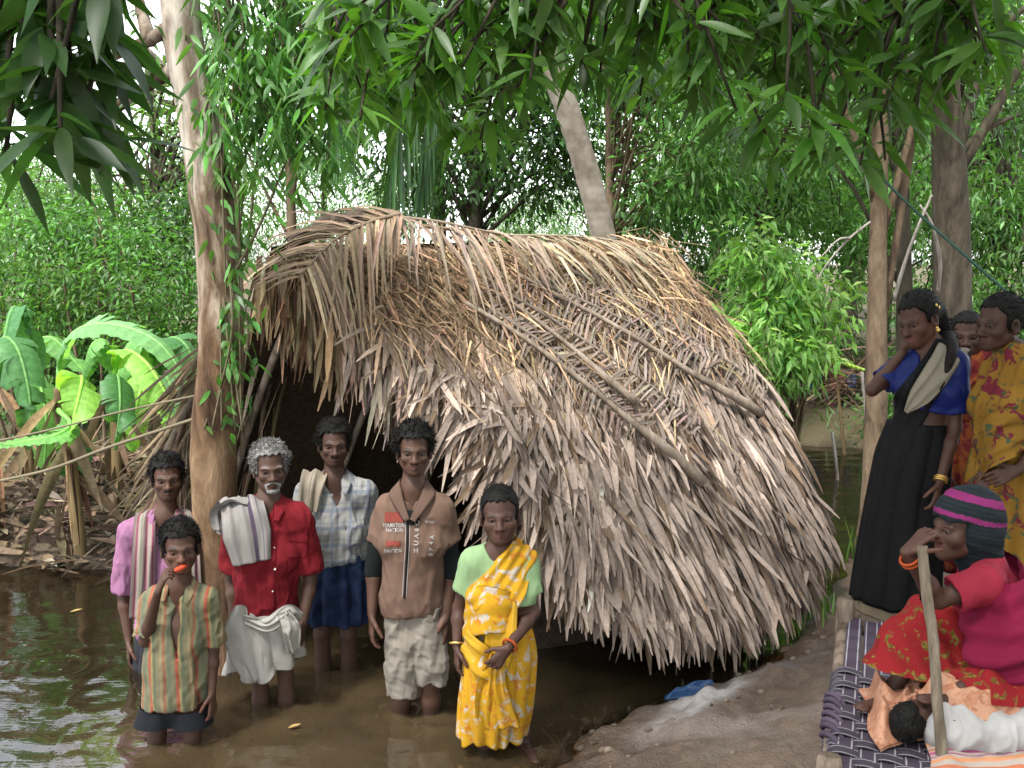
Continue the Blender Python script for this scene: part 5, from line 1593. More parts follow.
# ================= old man in a red shirt
d = 4.56; q = lambda x, y, dd=0: P(x, y, d + dd)
F2 = person(270, d, -.40, u=.97, skin=(.080, .045, .031))
F2.torso(q(266, 612), q(268, 550), q(268, 507), q(301, 517), q(236, 517), .96)
F2.arm('r', q(236, 517), q(232, 580, .03), q(236, 628, -.04)); F2.arm('l', q(301, 517), q(311, 578, .04), q(303, 622, -.05))
F2.hand(q(236, 628, -.04), DN + A([.02, -.1, 0]), A([1, .35, 0]), F2.f, .4); F2.hand(q(303, 622, -.05), DN + A([-.18, -.15, 0]), A([-1, .4, 0]), F2.f, .45)
for sd, x in (('r', 259), ('l', 285)):
    k = q(x, 664, -.02); a = A([k[0], k[1] + .05, -.32]); F2.leg(sd, q(x + (267 - x) * .15, 622), k, a, a + A([(x - 270) * .002, -.15, -.06]), .9)
F2.head(q(270, 466), 0.10, .03, 0.02, age=1, wx=.93, nose=1.1)
F2.body('grey haired old man in a red shirt and folded white dhoti')
F2.hair(.180, .04, .009, .010, (.11, .105, .10), 62, strands=4200); F2.moustache(.033, .0072, (.15, .145, .14), .010, True)
redm = cloth_mat('red_cotton', plain((.24, .012, .020)))
sh2 = shirt(F2, 'shirt', redm, q(266, 622), {'r': (.85, .062), 'l': (.88, .064)}, .014, q(267, 540), .042, (.132, .104), .060, .008, 5)
collar(F2, redm, q(267, 533, -.12), .05)
bpy.context.view_layer.update()
btn = NT('button'); btnm = btn.done(btn.bsdf((.8, .78, .75), .4))


def button(fig, obj, px, py, dep, mat=None, r=.006):
    c = surf(obj, fig, px, py, dep, .002); f = Field(c - .014, c + .014, .002); f.ell(c, (r, r * .6, r), fig.M); V, Q = f.mesh(); fig.part('button', V, Q, mat or btnm)


for x, y in ((274, 548), (275, 569), (272, 591), (297, 535.5)): button(F2, sh2, x, y, d)
quad_patch('pocket', redm, 287, 534, 306, 557, 10, 10, .006, sh2, F2, d); quad_patch('pocket_flap', redm, 286.5, 533, 306.5, 541, 10, 5, .010, sh2, F2, d)
quad_patch('placket', redm, 269, 541, 276, 609, 5, 30, .005, sh2, F2, d, 266)
whitem = cloth_mat('white_cotton', lambda t, co: t.mix(t.ramp(t.noise(co, 4, 3), [(.4, 0.0), (.7, 1.0)]), (.58, .55, .50), (.44, .41, .36)))
skirt(F2, 'dhoti', [q(266, 608), q(266, 640), q(264, 668)], [.150, .168, .172], [.118, .14, .145], whitem, 11, (.006, .022), seed=2, hem=.05, skew=.5)
V, Q, uv = drape([q(246, 606, -.10), q(243, 630, -.155), q(248, 655, -.165), q(257, 680, -.15)], [F2.s, F2.s, F2.s * .9 + DN * .2, F2.s * .7 + DN * .5], [.10, .17, .16, .10], .012, 5, .014, 40, 24, 4); F2.part('dhoti_fold', V, Q, whitem)
V, Q, uv = drape([q(245, 618, -.13), q(268, 625, -.165), q(288, 612, -.15), q(300, 618, -.10)], [DN, DN, DN, DN], [.05, .07, .07, .05], .016, 4, .012, 40, 20, 6); F2.part('dhoti_fold', V, Q, whitem)
V, Q, uv = drape([q(284, 612, -.16), q(291, 630, -.18), q(293, 652, -.16)], [F2.s, F2.s, F2.s], [.06, .09, .06], .012, 4, .014, 40, 20, 8); F2.part('dhoti_fold', V, Q, whitem)
towm = cloth_mat('grey_towel', lambda t, co: t.mix(t.ramp(t.attr('Col', 'Fac'), [(0, 0.0), (.001, 0.0)]), t.attr(), (1, 1, 1)), wv=260, bump=.4)


def towel(fig, path, wd, width, bands, base, name='towel', folds=6, amp=.014, seed=1, thick=.010, mat=None, nl=80, nw=44):
    V, Q, uv = drape(path, wd, width, thick, folds, amp, nl, nw, seed)
    c = np.tile(A(base), (len(V), 1))
    for lo_, hi_, cc in bands: m = (uv[:, 0] > lo_) & (uv[:, 0] < hi_); c[m] = cc
    c = c * np.exp(.08 * noise3(V, 160 + seed, 3, 20))[:, None]
    return fig.part(name, V, Q, mat or towm2, c)


towm2 = cloth_mat('towel_cloth', colattr, wv=260, bump=.4)
GREYT = (.40, .37, .345)
towel(F2, [q(238, 530, .13), q(236, 506, .05), q(240, 499, -.02), q(243, 512, -.115), q(247, 535, -.155), q(252, 563, -.165)], [F2.s * .9, F2.s, F2.s, F2.s + DN * -.25, F2.s + DN * .1, F2.s + DN * .25],
      [.20, .19, .185, .20, .215, .17], [(.25, .40, (.12, .085, .13)), (.66, .72, (.2, .16, .2))], GREYT, 'towel', 6, .012, 2, .014)
towel(F2, [q(250, 500, -.05), q(232, 500, -.05), q(222, 510, -.06), q(222, 530, -.09)], [-F2.f, -F2.f * .8 + DN * .3, -F2.f * .6 + F2.s * .5, F2.s], [.10, .14, .13, .08], [(.3, .5, (.2, .16, .2))], GREYT, 'towel', 4, .008, 5, .012)
ring(F2, F2.j['wr'] * .92 + F2.j['er'] * .08, F2.j['wr'] - F2.j['er'], .029, .0045, orangem, 'wrist_thread')

# ================= man in a checked shirt and blue lungi
d = 4.98; q = lambda x, y, dd=0: P(x, y, d + dd)
F3 = person(334, d, -.42, u=1.0, skin=(.070, .038, .026))
F3.torso(q(338, 585), q(336, 527), q(335, 482), q(364, 493), q(306, 493))
F3.arm('r', q(306, 493), q(298, 545, .06), q(308, 588, .16)); F3.arm('l', q(364, 493), q(372, 545, .06), q(362, 588, .16))
F3.hand(q(308, 588, .16), A([.6, .2, -.7]), A([-.2, 1, 0]), A([0, 0, 1.]), .5); F3.hand(q(362, 588, .16), A([-.6, .2, -.7]), A([.2, 1, 0]), A([0, 0, 1.]), .5)
for sd, x in (('r', 322), ('l', 348)):
    k = q(x, 634, -.02); a = A([k[0], k[1] + .05, -.34]); F3.leg(sd, q(x + (337 - x) * .15, 592), k, a, a + A([(x - 335) * .002, -.15, -.06]), .92)
F3.head(q(334, 442), 0.05, .02, -.03, age=.4, wx=.94, nose=1.15)
F3.body('man in a pale blue checked shirt and blue lungi in the hut opening')
F3.hair(.172, .04, .010, .006, sc=70); F3.moustache(.028, .0058)
chkm = cloth_mat('checked_cotton', checks((.42, .41, .385), (.20, .235, .31), .085, .10))
shirt(F3, 'shirt', chkm, q(337, 558), {'r': (1.1, .056), 'l': (1.1, .056)}, .018, q(343, 514), .050, (.138, .108), .062, .010, 8)
collar(F3, chkm, q(342, 505, -.13), .05)
bluem = cloth_mat('blue_lungi', lambda t, co: t.mix(t.ramp(t.noise(co, 16, 3), [(.42, 0.0), (.6, 1.0)]), (.008, .017, .055), (.022, .042, .11)))
skirt(F3, 'lungi', [q(338, 552), q(338, 585), q(338, 619)], [.150, .165, .165], [.115, .13, .14], bluem, 12, (.006, .018), seed=5, hem=.02)
CREAM = (.45, .38, .29)
towel(F3, [q(318, 500, .12), q(316, 478, .04), q(316, 471, -.02), q(312, 484, -.105), q(308, 512, -.135)], [F3.s, F3.s, F3.s, F3.s + DN * .1, F3.s], [.11, .12, .13, .12, .10], [(-.2, -.1, (.25, .2, .15))], CREAM, 'towel', 5, .012, 9, .014)

# ================= man in a pink shirt
d = 5.05; q = lambda x, y, dd=0: P(x, y, d + dd)
F4 = person(167, d, -.45, u=.98, skin=(.085, .046, .031))
F4.torso(q(166, 625), q(166, 567), q(166, 520), q(199, 531), q(132, 531), 1.0)
F4.arm('r', q(132, 531), q(123, 592, .03), q(129, 640, -.03)); F4.arm('l', q(199, 531), q(207, 592, .05), q(203, 640, .0))
F4.hand(q(129, 640, -.03), DN + A([.02, -.1, 0]), A([1, .3, 0]), F4.f, .4); F4.hand(q(203, 640, 0), DN + A([0, -.1, 0]), A([-1, .3, 0]), F4.f, .45)
for sd, x in (('r', 153), ('l', 180)):
    k = q(x, 685, -.02); a = A([k[0], k[1] + .05, -.37]); F4.leg(sd, q(x + (166 - x) * .15, 640), k, a, a + A([(x - 167) * .002, -.15, -.06]), .92)
F4.head(q(167, 476), 0.02, .02, .02, age=.4, wx=1.0, nose=1.05)
F4.body('man in a pink shirt with a striped towel round his neck')
F4.hair(.172, .04, .011, .006, sc=75); F4.moustache(.028, .006)
pinkm = cloth_mat('pink_cotton', plain((.44, .20, .345)))
shirt(F4, 'shirt', pinkm, q(166, 652), {'r': (.98, .060), 'l': (.98, .060)}, .016, q(166, 545), .045, (.134, .108), .060, .009, 11)
collar(F4, pinkm, q(166, 535, -.12), .05)
dkm = cloth_mat('dark_lungi', plain((.035, .035, .045)))
skirt(F4, 'lungi', [q(166, 630), q(166, 665), q(166, 690)], [.150, .165, .165], [.115, .13, .14], dkm, 12, (.006, .018), seed=7)
PB = [(-.85, -.65, (.33, .10, .15)), (-.3, -.1, (.30, .09, .13)), (.2, .32, (.22, .26, .17)), (.55, .75, (.34, .11, .15))]
for sg in (-1, 1):
    towel(F4, [q(166, 517, .10), q(166 + sg * 14, 511, .06), q(166 + sg * 20, 516, -.04), q(166 + sg * 22, 545, -.135), q(166 + sg * 23, 585, -.15), q(166 + sg * 24, 618, -.14)],
          [DN, DN * .4 + F4.s * sg * .8, F4.s * sg, F4.s * sg, F4.s * sg, F4.s * sg], [.07, .10, .105, .11, .12, .13], PB, (.42, .33, .30), 'towel', 4, .010, 11 + sg, .010)

# ================= boy
d = 4.21; q = lambda x, y, dd=0: P(x, y, d + dd)
F5 = person(177, d, -.36, u=.80, skin=(.085, .045, .030))
F5.torso(q(176, 690), q(179, 634), q(180, 590), q(206, 601), q(153, 601), .92)
F5.arm('r', q(153, 601), q(145, 641, -.06), q(158, 592, -.19)); F5.arm('l', q(206, 601), q(213, 650, .02), q(212, 692, -.02))
F5.hand(q(158, 592, -.19), nrm(q(167, 570, -.20) - q(158, 592, -.19)), A([1, .5, .2]), A([-.1, 1, .4]), [.9, 1.0, 1.1, 1.2], 1.0)
F5.hand(q(212, 692, -.02), DN + A([.04, -.1, 0]), A([-1, .3, 0]), F5.f, .4)
for sd, x in (('r', 157), ('l', 192)):
    k = q(x, 738, -.01); a = A([k[0], k[1] + .04, -.30]); F5.leg(sd, q(x + (175 - x) * .15, 698), k, a, a + A([(x - 175) * .002, -.12, -.05]))
F5.head(q(180, 545), 0.03, .02, 0.0, 1.08, child=True, wx=1.0, nose=.9)
F5.body('boy in an open striped shirt and dark shorts holding a red stick to his mouth')
F5.hair(.168, .03, .009, .005, sc=60)
GT = (.27, .245, .14)
boym = cloth_mat('striped_cotton', stripes(GT, [(.10, .05, (.50, .13, .08)), (.20, .035, (.42, .32, .14)), (.30, .06, (.18, .20, .12)), (.55, .05, (.40, .31, .17)), (.66, .03, (.45, .15, .09)), (.84, .06, (.20, .215, .14))], .118, 0, .012))
shirt(F5, 'shirt', boym, q(176, 702), {'r': (.94, .058), 'l': (.88, .060)}, .018, q(184, 650), .036, (.142, .110), .062, .010, 13)
collar(F5, boym, q(186, 625, -.11), .042, .078)
shortm = cloth_mat('navy_shorts', plain((.018, .020, .026)))
F5.cloth('shorts', lambda f: (f.cone(q(166, 697), q(184, 697), .092, .092, k=.03, flat=(F5.f, .9)), f.cone(q(164, 700), q(155, 728, -.01), .090, .088, k=.03), f.cone(q(186, 700), q(194, 726, -.01), .090, .086, k=.03),
         f.cut(lambda z: hem_z(175, 738, d) - z[..., 2])), shortm, .0055, q(115, 750, -.25), q(235, 680, .25), .007, (12, 12, 5), 15)
F5c = F5.W(.004, .098, .0435)
snackm = NT('red_candy'); snackm = snackm.done(snackm.bsdf((.50, .055, .02), .3, None, .5))
V, Fs = tube(spline([F5c + F5.s * .012 - F5.f * .004, F5c - F5.s * .012 + F5.f * .03, F5c - F5.s * .052 + F5.f * .055 + DN * .008], 8), [.008, .0105, .0115, .0115, .011, .010, .009, .006], 8)
so_ = tag(link('ice_stick', mesh_np('ice_stick', V - F5c, Fs), snackm, None, F5c), 'short red ice stick held at the boy\'s mouth', 'snack')

# ================= woman in a yellow sari
d = 4.15; q = lambda x, y, dd=0: P(x, y, d + dd)
F6 = person(500, d, -.30, u=.91, yaw=-.22, skin=(.082, .044, .032))
F6.torso(q(499, 636, .02), q(502, 588), q(501, 551), q(526, 563, .01), q(473, 561, -.02), 1.0, 1.05, .015, .8)
F6.arm('r', q(473, 561, -.02), q(459, 608, .03), q(457, 646, -.04)); F6.arm('l', q(526, 563, .01), q(533, 612, -.05), q(508, 648, -.235))
F6.hand(q(457, 646, -.04), DN + A([0, -.15, 0]), A([1, .3, 0]), F6.f, .5, .92); F6.hand(q(508, 648, -.235), A([-.62, -.10, -.75]), A([-.3, 1, -.2]), A([-.6, 0, .4]), .75, .92)
for sd, x in (('r', 484), ('l', 518)):
    k = q(x, 700, -.04); a = A([q(x + (6 if sd == 'l' else 2), 740)[0], k[1] + .05, .05 if sd == 'l' else -.18]); F6.leg(sd, q(x + (500 - x) * .2, 648), k, a, a + A([.05, -.14, -.06]))
F6.head(q(500, 513), 0.20, .0, .05, 1.06, female=True, smile=.2, wx=1.03)
F6.body('woman in a yellow and white sari with a pale green blouse')
F6.hair(.178, .06, .006, .002, sc=40, comb=F6.W(0,-.2,.10)-F6.W(0,.02,.16), sl=.05, extra=[('ell', (F6.W(0, -.115, .115), A([.04, .03, .04]), F6.Mh), dict(k=.01))])
blm = cloth_mat('green_blouse', plain((.40, .60, .30)))
shirt(F6, 'blouse', blm, q(500, 598), {'r': (.62, .056), 'l': (.66, .056)}, .010, q(497, 568), .05, (.145, .115), .075, .003, 17)
YEL, WHI, ORA = (.80, .43, .02), (.80, .72, .62), (.72, .27, .03)
sarm = cloth_mat('yellow_sari', blotch(YEL, (.70, .62, .50), ORA, 17, (.53, .61), (.56, .62)))
sarm2 = cloth_mat('yellow_sari_plain', blotch(YEL, (.80, .46, .04), WHI, 10, (.4, .6), (.62, .66)))
skirt(F6, 'sari_skirt', [q(499, 618), q(500, 652, -.02), q(495, 700, -.02), q(492, 731, 0)], [.128, .155, .155, .145], [.118, .145, .15, .145], sarm, 13, (.004, .014), 60, 180, 3, .05, skew=.35)


def band(fig, a, b, w0, w1, mat, name, loose=.022, seed=1, freq=150, amp=.004, cutlow=None, front=False):
    """the sari's end lying over the chest: an inflated torso kept only in a slanting band"""
    t_ = nrm(b - a); m = np.cross(t_, fig.fd); m = nrm(m); L = np.linalg.norm(b - a)
    def fn(z):
        r = z - a.astype(np.float32); al = np.clip((r @ t_.astype(np.float32)) / L, 0, 1)
        e = np.abs(r @ m.astype(np.float32)) - (w0 + (w1 - w0) * al)
        if cutlow is not None: e = np.maximum(e, cutlow - z[..., 2])
        return e
    lo = np.minimum(fig.j['sr'], fig.j['pelvis']) - .25; hi = np.maximum(fig.j['sl'], fig.j['neck']) + .22; lo[2] = fig.j['pelvis'][2] - .05; hi[2] = fig.j['neck'][2] + .1
    def build(f):
        fig.run(f, [(x, {}) for x in fig.tor], loose)
        f.cone(fig.j['neck'] + fig.up * .02, fig.j['neck'] + fig.up * .25, .062 * fig.u, .10 * fig.u, k=.006, op='s')
        f.cut(fn, .004)
    return fig.cloth(name, build, mat, .005, lo, hi, .004, (9, 9, 5), seed, None, lambda V: amp * np.sin(((V - a) @ m) * freq + 2 * noise3(V, seed, 2, 7)))


band(F6, q(478, 606), q(522, 552), .105, .075, sarm, 'sari_drape', .026, 21)
V, Q, uv = drape([q(524, 606, -.02), q(508, 612, -.15), q(484, 610, -.155), q(466, 618, -.06), q(470, 625, .08)], [DN * .9 + F6.f * .1] * 5, [.10, .17, .20, .17, .12], .012, 3, .006, 60, 40, 3); F6.part('sari_wrap', V, Q, sarm)
V, Q, uv = drape([q(512, 600, -.13), q(502, 632, -.165), q(494, 664, -.17), q(476, 655, -.17), q(464, 640, -.10)], [F6.s + DN * .2, F6.s, F6.s + DN * .8, DN, DN], [.05, .13, .12, .13, .12], .010, 3, .008, 60, 30, 5); F6.part('sari_wrap', V, Q, sarm2)
V, Q, uv = drape([q(497, 655, -.19), q(492, 690, -.20), q(498, 728, -.17)], [F6.s] * 3, [.06, .13, .19], .008, 7, .014, 50, 44, 6); F6.part('sari_pleats', V, Q, sarm)
ring(F6, F6.j['wl'] * .93 + F6.j['el'] * .07, F6.j['wl'] - F6.j['el'], .030, .006, orangem); ring(F6, F6.j['wr'] * .93 + F6.j['er'] * .07, F6.j['wr'] - F6.j['er'], .030, .005, goldm)
ring(F6, F6.j['neck'] + F6.up * .012 + F6.fd * .012, F6.up * .8 + F6.fd * .5, .060, .003, blackthread, 'necklace')

# ================= woman in black sari, hand at her cheek
d = 4.5; q = lambda x, y, dd=0: P(x, y, d + dd)
gz7 = float(ground_h(A([P(900, 600, d)[0]]), A([d]))[0])
F7 = person(905, d, gz7, u=.96, yaw=-.75, skin=(.088, .047, .033))
F7.torso(q(918, 440), q(931, 385), q(931, 350), q(955, 362, -.06), q(903, 366, .05), .92, .95, 0, .7)
F7.arm('r', q(903, 368, .05), q(872, 390, .02), q(903, 352, .0), .92); F7.arm('l', q(956, 364, -.07), q(955, 428, -.10), q(940, 482, -.20), .92)
F7.hand(q(903, 352, .0), nrm(q(907, 326, .02) - q(903, 352, .0)), A([.95, -.1, 0]), A([.1, -.8, .4]), .30, .9); F7.hand(q(940, 482, -.20), DN + A([-.25, -.15, 0]), A([-.7, .6, 0]), A([-.5, -.8, 0]), .45, .9)
for sd, x in (('r', 890), ('l', 914)):
    k = q(x, 530, -.03); a = A([q(x, 580)[0], k[1] + .04, gz7 + .08]); F7.leg(sd, q(x + (915 - x) * .3, 455), k, a, a + A([-.10, -.10, -.06]))
F7.head(q(919, 317), -.28, .34, .10, 1.04, female=True, wx=.95, nose=.9)
F7.body('woman in a black sari and royal blue blouse resting her cheek on her hand')
F7.hair(.176, .05, .006, .002, sc=40, comb=F7.W(0,-.2,.10)-F7.W(0,.02,.16), sl=.05, extra=[('cone', (F7.W(.01, -.10, .10), q(948, 345, .06), .045, .035), dict(k=.02)), ('cone', (q(947, 340, .05), q(944, 362, -.10), .032, .024), dict(k=.02))])
V, Fs = tube(spline([q(948, 335, .0), q(951, 352, -.10), q(942, 378, -.16), q(934, 400, -.17)], 14), [.03, .03, .03, .029, .028, .026, .025, .024, .022, .02, .018, .016, .012, .006], 9, .2, 4)
F7.part('braid', V[:14 * 9], Fs[0], hairm, (.012, .010, .009))
royal = cloth_mat('royal_blue_blouse', plain((.006, .013, .085)), rough=.5, dim=1.0)
shirt(F7, 'blouse', royal, q(930, 408), {'r': (.70, .060), 'l': (.80, .064)}, .012, q(916, 372), .045, (.135, .105), .072, .004, 19)
blk = cloth_mat('black_sari', lambda t, co: t.mix(t.ramp(t.noise(co, 90, 2), [(.5, 0.0), (.66, 1.0)]), (.008, .008, .009), (.018, .018, .020)), rough=.8)
skirt(F7, 'sari_skirt', [q(917, 422), q(913, 455), q(903, 520), q(893, 599)], [.132, .165, .180, .190], [.12, .15, .165, .175], blk, 11, (.003, .011), 60, 170, 9, .02, skew=-.3)
pet = cloth_mat('petticoat', plain((.42, .33, .22)))
skirt(F7, 'petticoat', [q(893, 588), q(893, 612)], [.165, .168], [.150, .152], pet, 11, (.002, .004), 12, 120, 9, .01)
band(F7, q(908, 414), q(945, 352), .085, .05, blk, 'sari_drape', .022, 23, 130)
crm = cloth_mat('cream_border', plain((.48, .42, .32)))
V, Q, uv = drape([q(906, 412, -.15), q(920, 396, -.19), q(938, 372, -.175), q(950, 352, -.09), q(957, 350, .02), q(962, 370, .08)], [A([.5, 0, -.8])] * 3 + [A([.7, -.2, -.6]), A([.8, -.6, 0]), A([.8, -.6, 0])], [.02, .10, .135, .125, .12, .08], .008, 4, .006, 60, 20, 9); F7.part('sari_border', V, Q, crm)
for dd in (.02, .05, .08): ring(F7, F7.j['wl'] * (1 - dd) + F7.j['el'] * dd, F7.j['wl'] - F7.j['el'], .028, .003, goldm)
for p_, r_ in ((F7.W(.080, 0, .058), .008), (F7.W(.080, -.002, .046), .010), (F7.W(.075, -.03, .15), .012), (F7.W(.073, -.045, .135), .012)):
    f = Field(p_ - .025, p_ + .025, .003); f.ell(p_, (r_,) * 3); V, Q = f.mesh(); F7.part('earring', V, Q, goldm)

# ================= woman in a yellow patterned sari at the edge
d = 4.25; q = lambda x, y, dd=0: P(x, y, d + dd)
gz8 = float(ground_h(A([P(1010, 600, d)[0]]), A([d]))[0])
F8 = person(1010, d, gz8, u=.97, yaw=-1.05, skin=(.075, .040, .028))
F8.torso(q(1012, 468), q(1016, 402), q(1016, 358), q(1036, 372, -.10), q(995, 374, .10), 1.05, 1.05, .02, .8)
F8.arm('r', q(993, 376, .10), q(980, 428, .04), q(985, 470, -.06)); F8.arm('l', q(1038, 372, -.10), q(1042, 440, -.10), q(1018, 470, -.22))
F8.hand(q(985, 470, -.06), DN + A([-.2, -.3, 0]), A([.6, .6, 0]), F8.f, .5, .92); F8.hand(q(1018, 470, -.22), A([-.8, -.1, -.3]), A([0, 1, -.4]), A([-.3, 0, .9]), .6, .92)
for sd, x in (('r', 1000), ('l', 1022)):
    k = q(x, 560, -.03); a = A([q(x, 620)[0], k[1] + .04, gz8 + .08]); F8.leg(sd, q(x, 485), k, a, a + A([-.12, -.08, -.06]))
F8.head(q(1000, 321), -.18, .10, 0, 1.04, female=True)
F8.body('woman at the right edge in a yellow sari splashed with red and green')
F8.hair(.178, .05, .006, .002, sc=40, comb=F8.W(0,-.2,.10)-F8.W(0,.02,.16), sl=.05, extra=[('ell', (F8.W(0, -.125, .11), A([.045, .035, .045]), F8.Mh), dict(k=.01))])
tealm = cloth_mat('teal_blouse', plain((.03, .36, .40)))
shirt(F8, 'blouse', tealm, q(1014, 430), {'r': (.50, .066), 'l': (.5, .066)}, .012, q(1002, 380), .05, (.15, .125), .075, .004, 25)
ym = cloth_mat('yellow_pattern_sari', blotch((.40, .21, .03), (.24, .03, .05), (.10, .14, .07), 11, (.56, .59), (.60, .63)))
skirt(F8, 'sari_skirt', [q(1012, 440), q(1012, 480), q(1010, 560), q(1008, 625)], [.15, .19, .20, .20], [.135, .17, .18, .18], ym, 15, (.006, .022), 60, 170, 12, .02)
band(F8, q(992, 436), q(1028, 366), .16, .12, ym, 'sari_drape', .030, 27, 90, .006)
V, Q, uv = drape([q(978, 470, .0), q(990, 445, -.15), q(1010, 432, -.20), q(1040, 428, -.14)], [DN] * 4, [.14, .2, .2, .16], .012, 6, .012, 50, 34, 14); F8.part('sari_wrap', V, Q, ym)

# ================= woman half hidden behind them
d = 4.95; q = lambda x, y, dd=0: P(x, y, d + dd)
gz9 = float(ground_h(A([P(975, 600, d)[0]]), A([d]))[0])
F9 = person(972, d, gz9, u=.93, yaw=-.55, skin=(.080, .042, .03))
F9.torso(q(978, 460), q(976, 402), q(974, 362), q(998, 374), q(950, 374))
F9.arm('r', q(950, 374), q(944, 425), q(946, 470, -.05)); F9.arm('l', q(998, 374), q(1004, 425), q(1000, 470, -.05))
F9.hand(q(946, 470, -.05), DN, A([1, .2, 0]), F9.f, .4, .9); F9.hand(q(1000, 470, -.05), DN, A([-1, .2, 0]), F9.f, .4, .9)
for sd, x in (('r', 968), ('l', 986)):
    k = q(x, 535); a = A([q(x, 580)[0], k[1], gz9 + .08]); F9.leg(sd, q(x, 475), k, a, a + A([-.08, -.1, -.06]))
F9.head(q(967, 334), 0.1, .05, 0, 1.0, female=True)
F9.body('woman half hidden between the two standing women with a red scarf')
F9.hair(.178, .05, .006, .002, sc=40, comb=F9.W(0,-.2,.10)-F9.W(0,.02,.16), sl=.05)
m9 = cloth_mat('dull_red_cloth', blotch((.36, .05, .03), (.45, .12, .03), (.25, .03, .04), 12))
shirt(F9, 'blouse', m9, q(976, 430), {'r': (.8, .066), 'l': (.8, .066)}, .014, None, .05, (.15, .12), .075, .004, 29)
skirt(F9, 'sari_skirt', [q(977, 420), q(977, 470), q(977, 570)], [.15, .18, .19], [.13, .16, .17], m9, 13, (.006, .02), 40, 120, 15)
V, Q, uv = drape([q(985, 335, .05), q(984, 352, -.08), q(972, 372, -.13), q(958, 392, -.13)], [F9.s, F9.s, F9.s + DN * .6, F9.s + DN], [.10, .12, .12, .1], .01, 5, .012, 50, 24, 17); F9.part('scarf', V, Q, m9)
# ================= the string cot
CA, CB = G(829, 772, .56), G(845, 618, .58); CA[2] = CB[2] = .58
e1 = nrm((CB - CA) * A([1, 1, 0])); e2 = A([e1[1], -e1[0], 0]); LW = np.linalg.norm(CB - CA); LL = 1.75
cot = tag(empty('string_cot', A([CA[0], CA[1], gz(CA[0], CA[1])])), 'wooden string cot webbed with purple and white tape on the bank', 'cot'); co_ = A([CA[0], CA[1], gz(CA[0], CA[1])])
cotm = bark_mat('cot_wood', (.07, .05, .038), (.16, .12, .09), (.23, .18, .14), 14, .3, .35)
for a, b in ((CA, CB), (CA + e2 * LL, CB + e2 * LL), (CA, CA + e2 * LL), (CB, CB + e2 * LL)):
    dz = A([0, 0, -.035]); V, Fs = tube(spline([a + dz, (a + b) / 2 + dz + A([0, 0, -.012]), b + dz], 14), .030, 10, .10, 8); g = Geo(); g.add(V, Fs); g.build('rail', cotm, cot, origin=co_)
for p, top in ((CA, .03), (CB, .085), (CA + e2 * LL, .05), (CB + e2 * LL, .05)):
    b = A([p[0], p[1], gz(p[0], p[1]) - .04]); t_ = p + A([0, 0, top])
    zz = np.linspace(0, 1, 16); V, Fs = tube(b + (t_ - b) * zz[:, None], np.interp(zz, [0, .5, .72, .98, 1], [.028, .034, .040, .039, .034]), 12, .05, 4); g = Geo(); g.add(V, Fs); g.build('leg', cotm, cot, origin=co_)
tapem = cloth_mat('cot_tape', colattr, wv=300, bump=.3, dim=.85)
g = Geo()
PUR, TW, DK = A([.062, .045, .066]), A([.30, .285, .30]), A([.035, .03, .042])


def tape(g, path, wd, w, base=PUR):
    q = spline(path, 90); t_ = nrm(np.gradient(q, axis=0)); wd = nrm(wd - t_ * (t_ @ wd)[:, None]) if np.ndim(wd) == 1 else wd
    a = A([-1, -.78, -.62, .62, .78, 1]) ; V = q[:, None, :] + wd[:, None, :] * (a[None, :] * w / 2)[..., None]
    cc = np.tile(A([base, TW, base, base, TW, base])[None], (90, 1, 1)) * np.exp(.18 * noise3(V, 190, 2, 20))[..., None]
    i = np.arange(89)[:, None] * 6 + np.arange(5)[None, :]
    # colour the stripes as faces of their own: split columns
    for k in range(5):
        col = TW if k in (1, 3) else base
        Vv = V[:, k:k + 2].reshape(-1, 3); j = np.arange(89) * 2
        g.add(Vv, np.stack([j, j + 1, j + 3, j + 2], -1), col * np.exp(.15 * noise3(Vv, 191, 2, 18))[:, None])


n1_, n2_ = int(LL / .066), int(LW / .066)
for k in range(n1_):
    x = .04 + k * .066; pts = []
    for j in range(60):
        y = j / 59 * LW; pts.append(CA + e1 * y + e2 * (x + .004 * math.sin(k * 2.3)) + A([0, 0, 0.005 * math.sin(y / .066 * PI + k * PI) - .045 * math.sin(PI * j / 59) * math.sin(PI * x / LL)]))
    pts = [CA + e2 * x + A([0, 0, -.07]), CA + e2 * x - e1 * .032 + A([0, 0, -.03])] + pts + [CB + e2 * x + e1 * .032 + A([0, 0, -.03]), CB + e2 * x + A([0, 0, -.07])]
    tape(g, pts, e2, .058)
for k in range(n2_):
    y = .05 + k * .066; pts = []
    if y > .60 * LW: continue
    for j in range(80):
        x = j / 79 * LL; pts.append(CA + e1 * y + e2 * x + A([0, 0, -.005 * math.sin(x / .066 * PI + k * PI) - .045 * math.sin(PI * y / LW) * math.sin(PI * x / LL)]))
    pts = [CA + e1 * y + A([0, 0, -.07]), CA + e1 * y - e2 * .032 + A([0, 0, -.03])] + pts
    tape(g, pts, e1, .058, A([.055, .045, .06]))
g.build('webbing', tapem, cot, smooth=False, origin=co_)
g = Geo()
for k in range(7):
    c = CA + e1 * (.12 + k * .055 + rng.normal(0, .006)) + A([0, 0, -.035]); a = np.linspace(0, 2 * PI, 20); r_ = .036 + .002 * (k % 2)
    V, Fs = tube(c + r_ * (np.cos(a)[:, None] * e2 + np.sin(a)[:, None] * A([0, 0, 1.0])) + e1 * (a[:, None] / 20), .010, 6, cap=False); g.add(V, Fs, PUR * rng.uniform(.8, 1.5))
g.build('binding', tapem, cot, origin=co_)

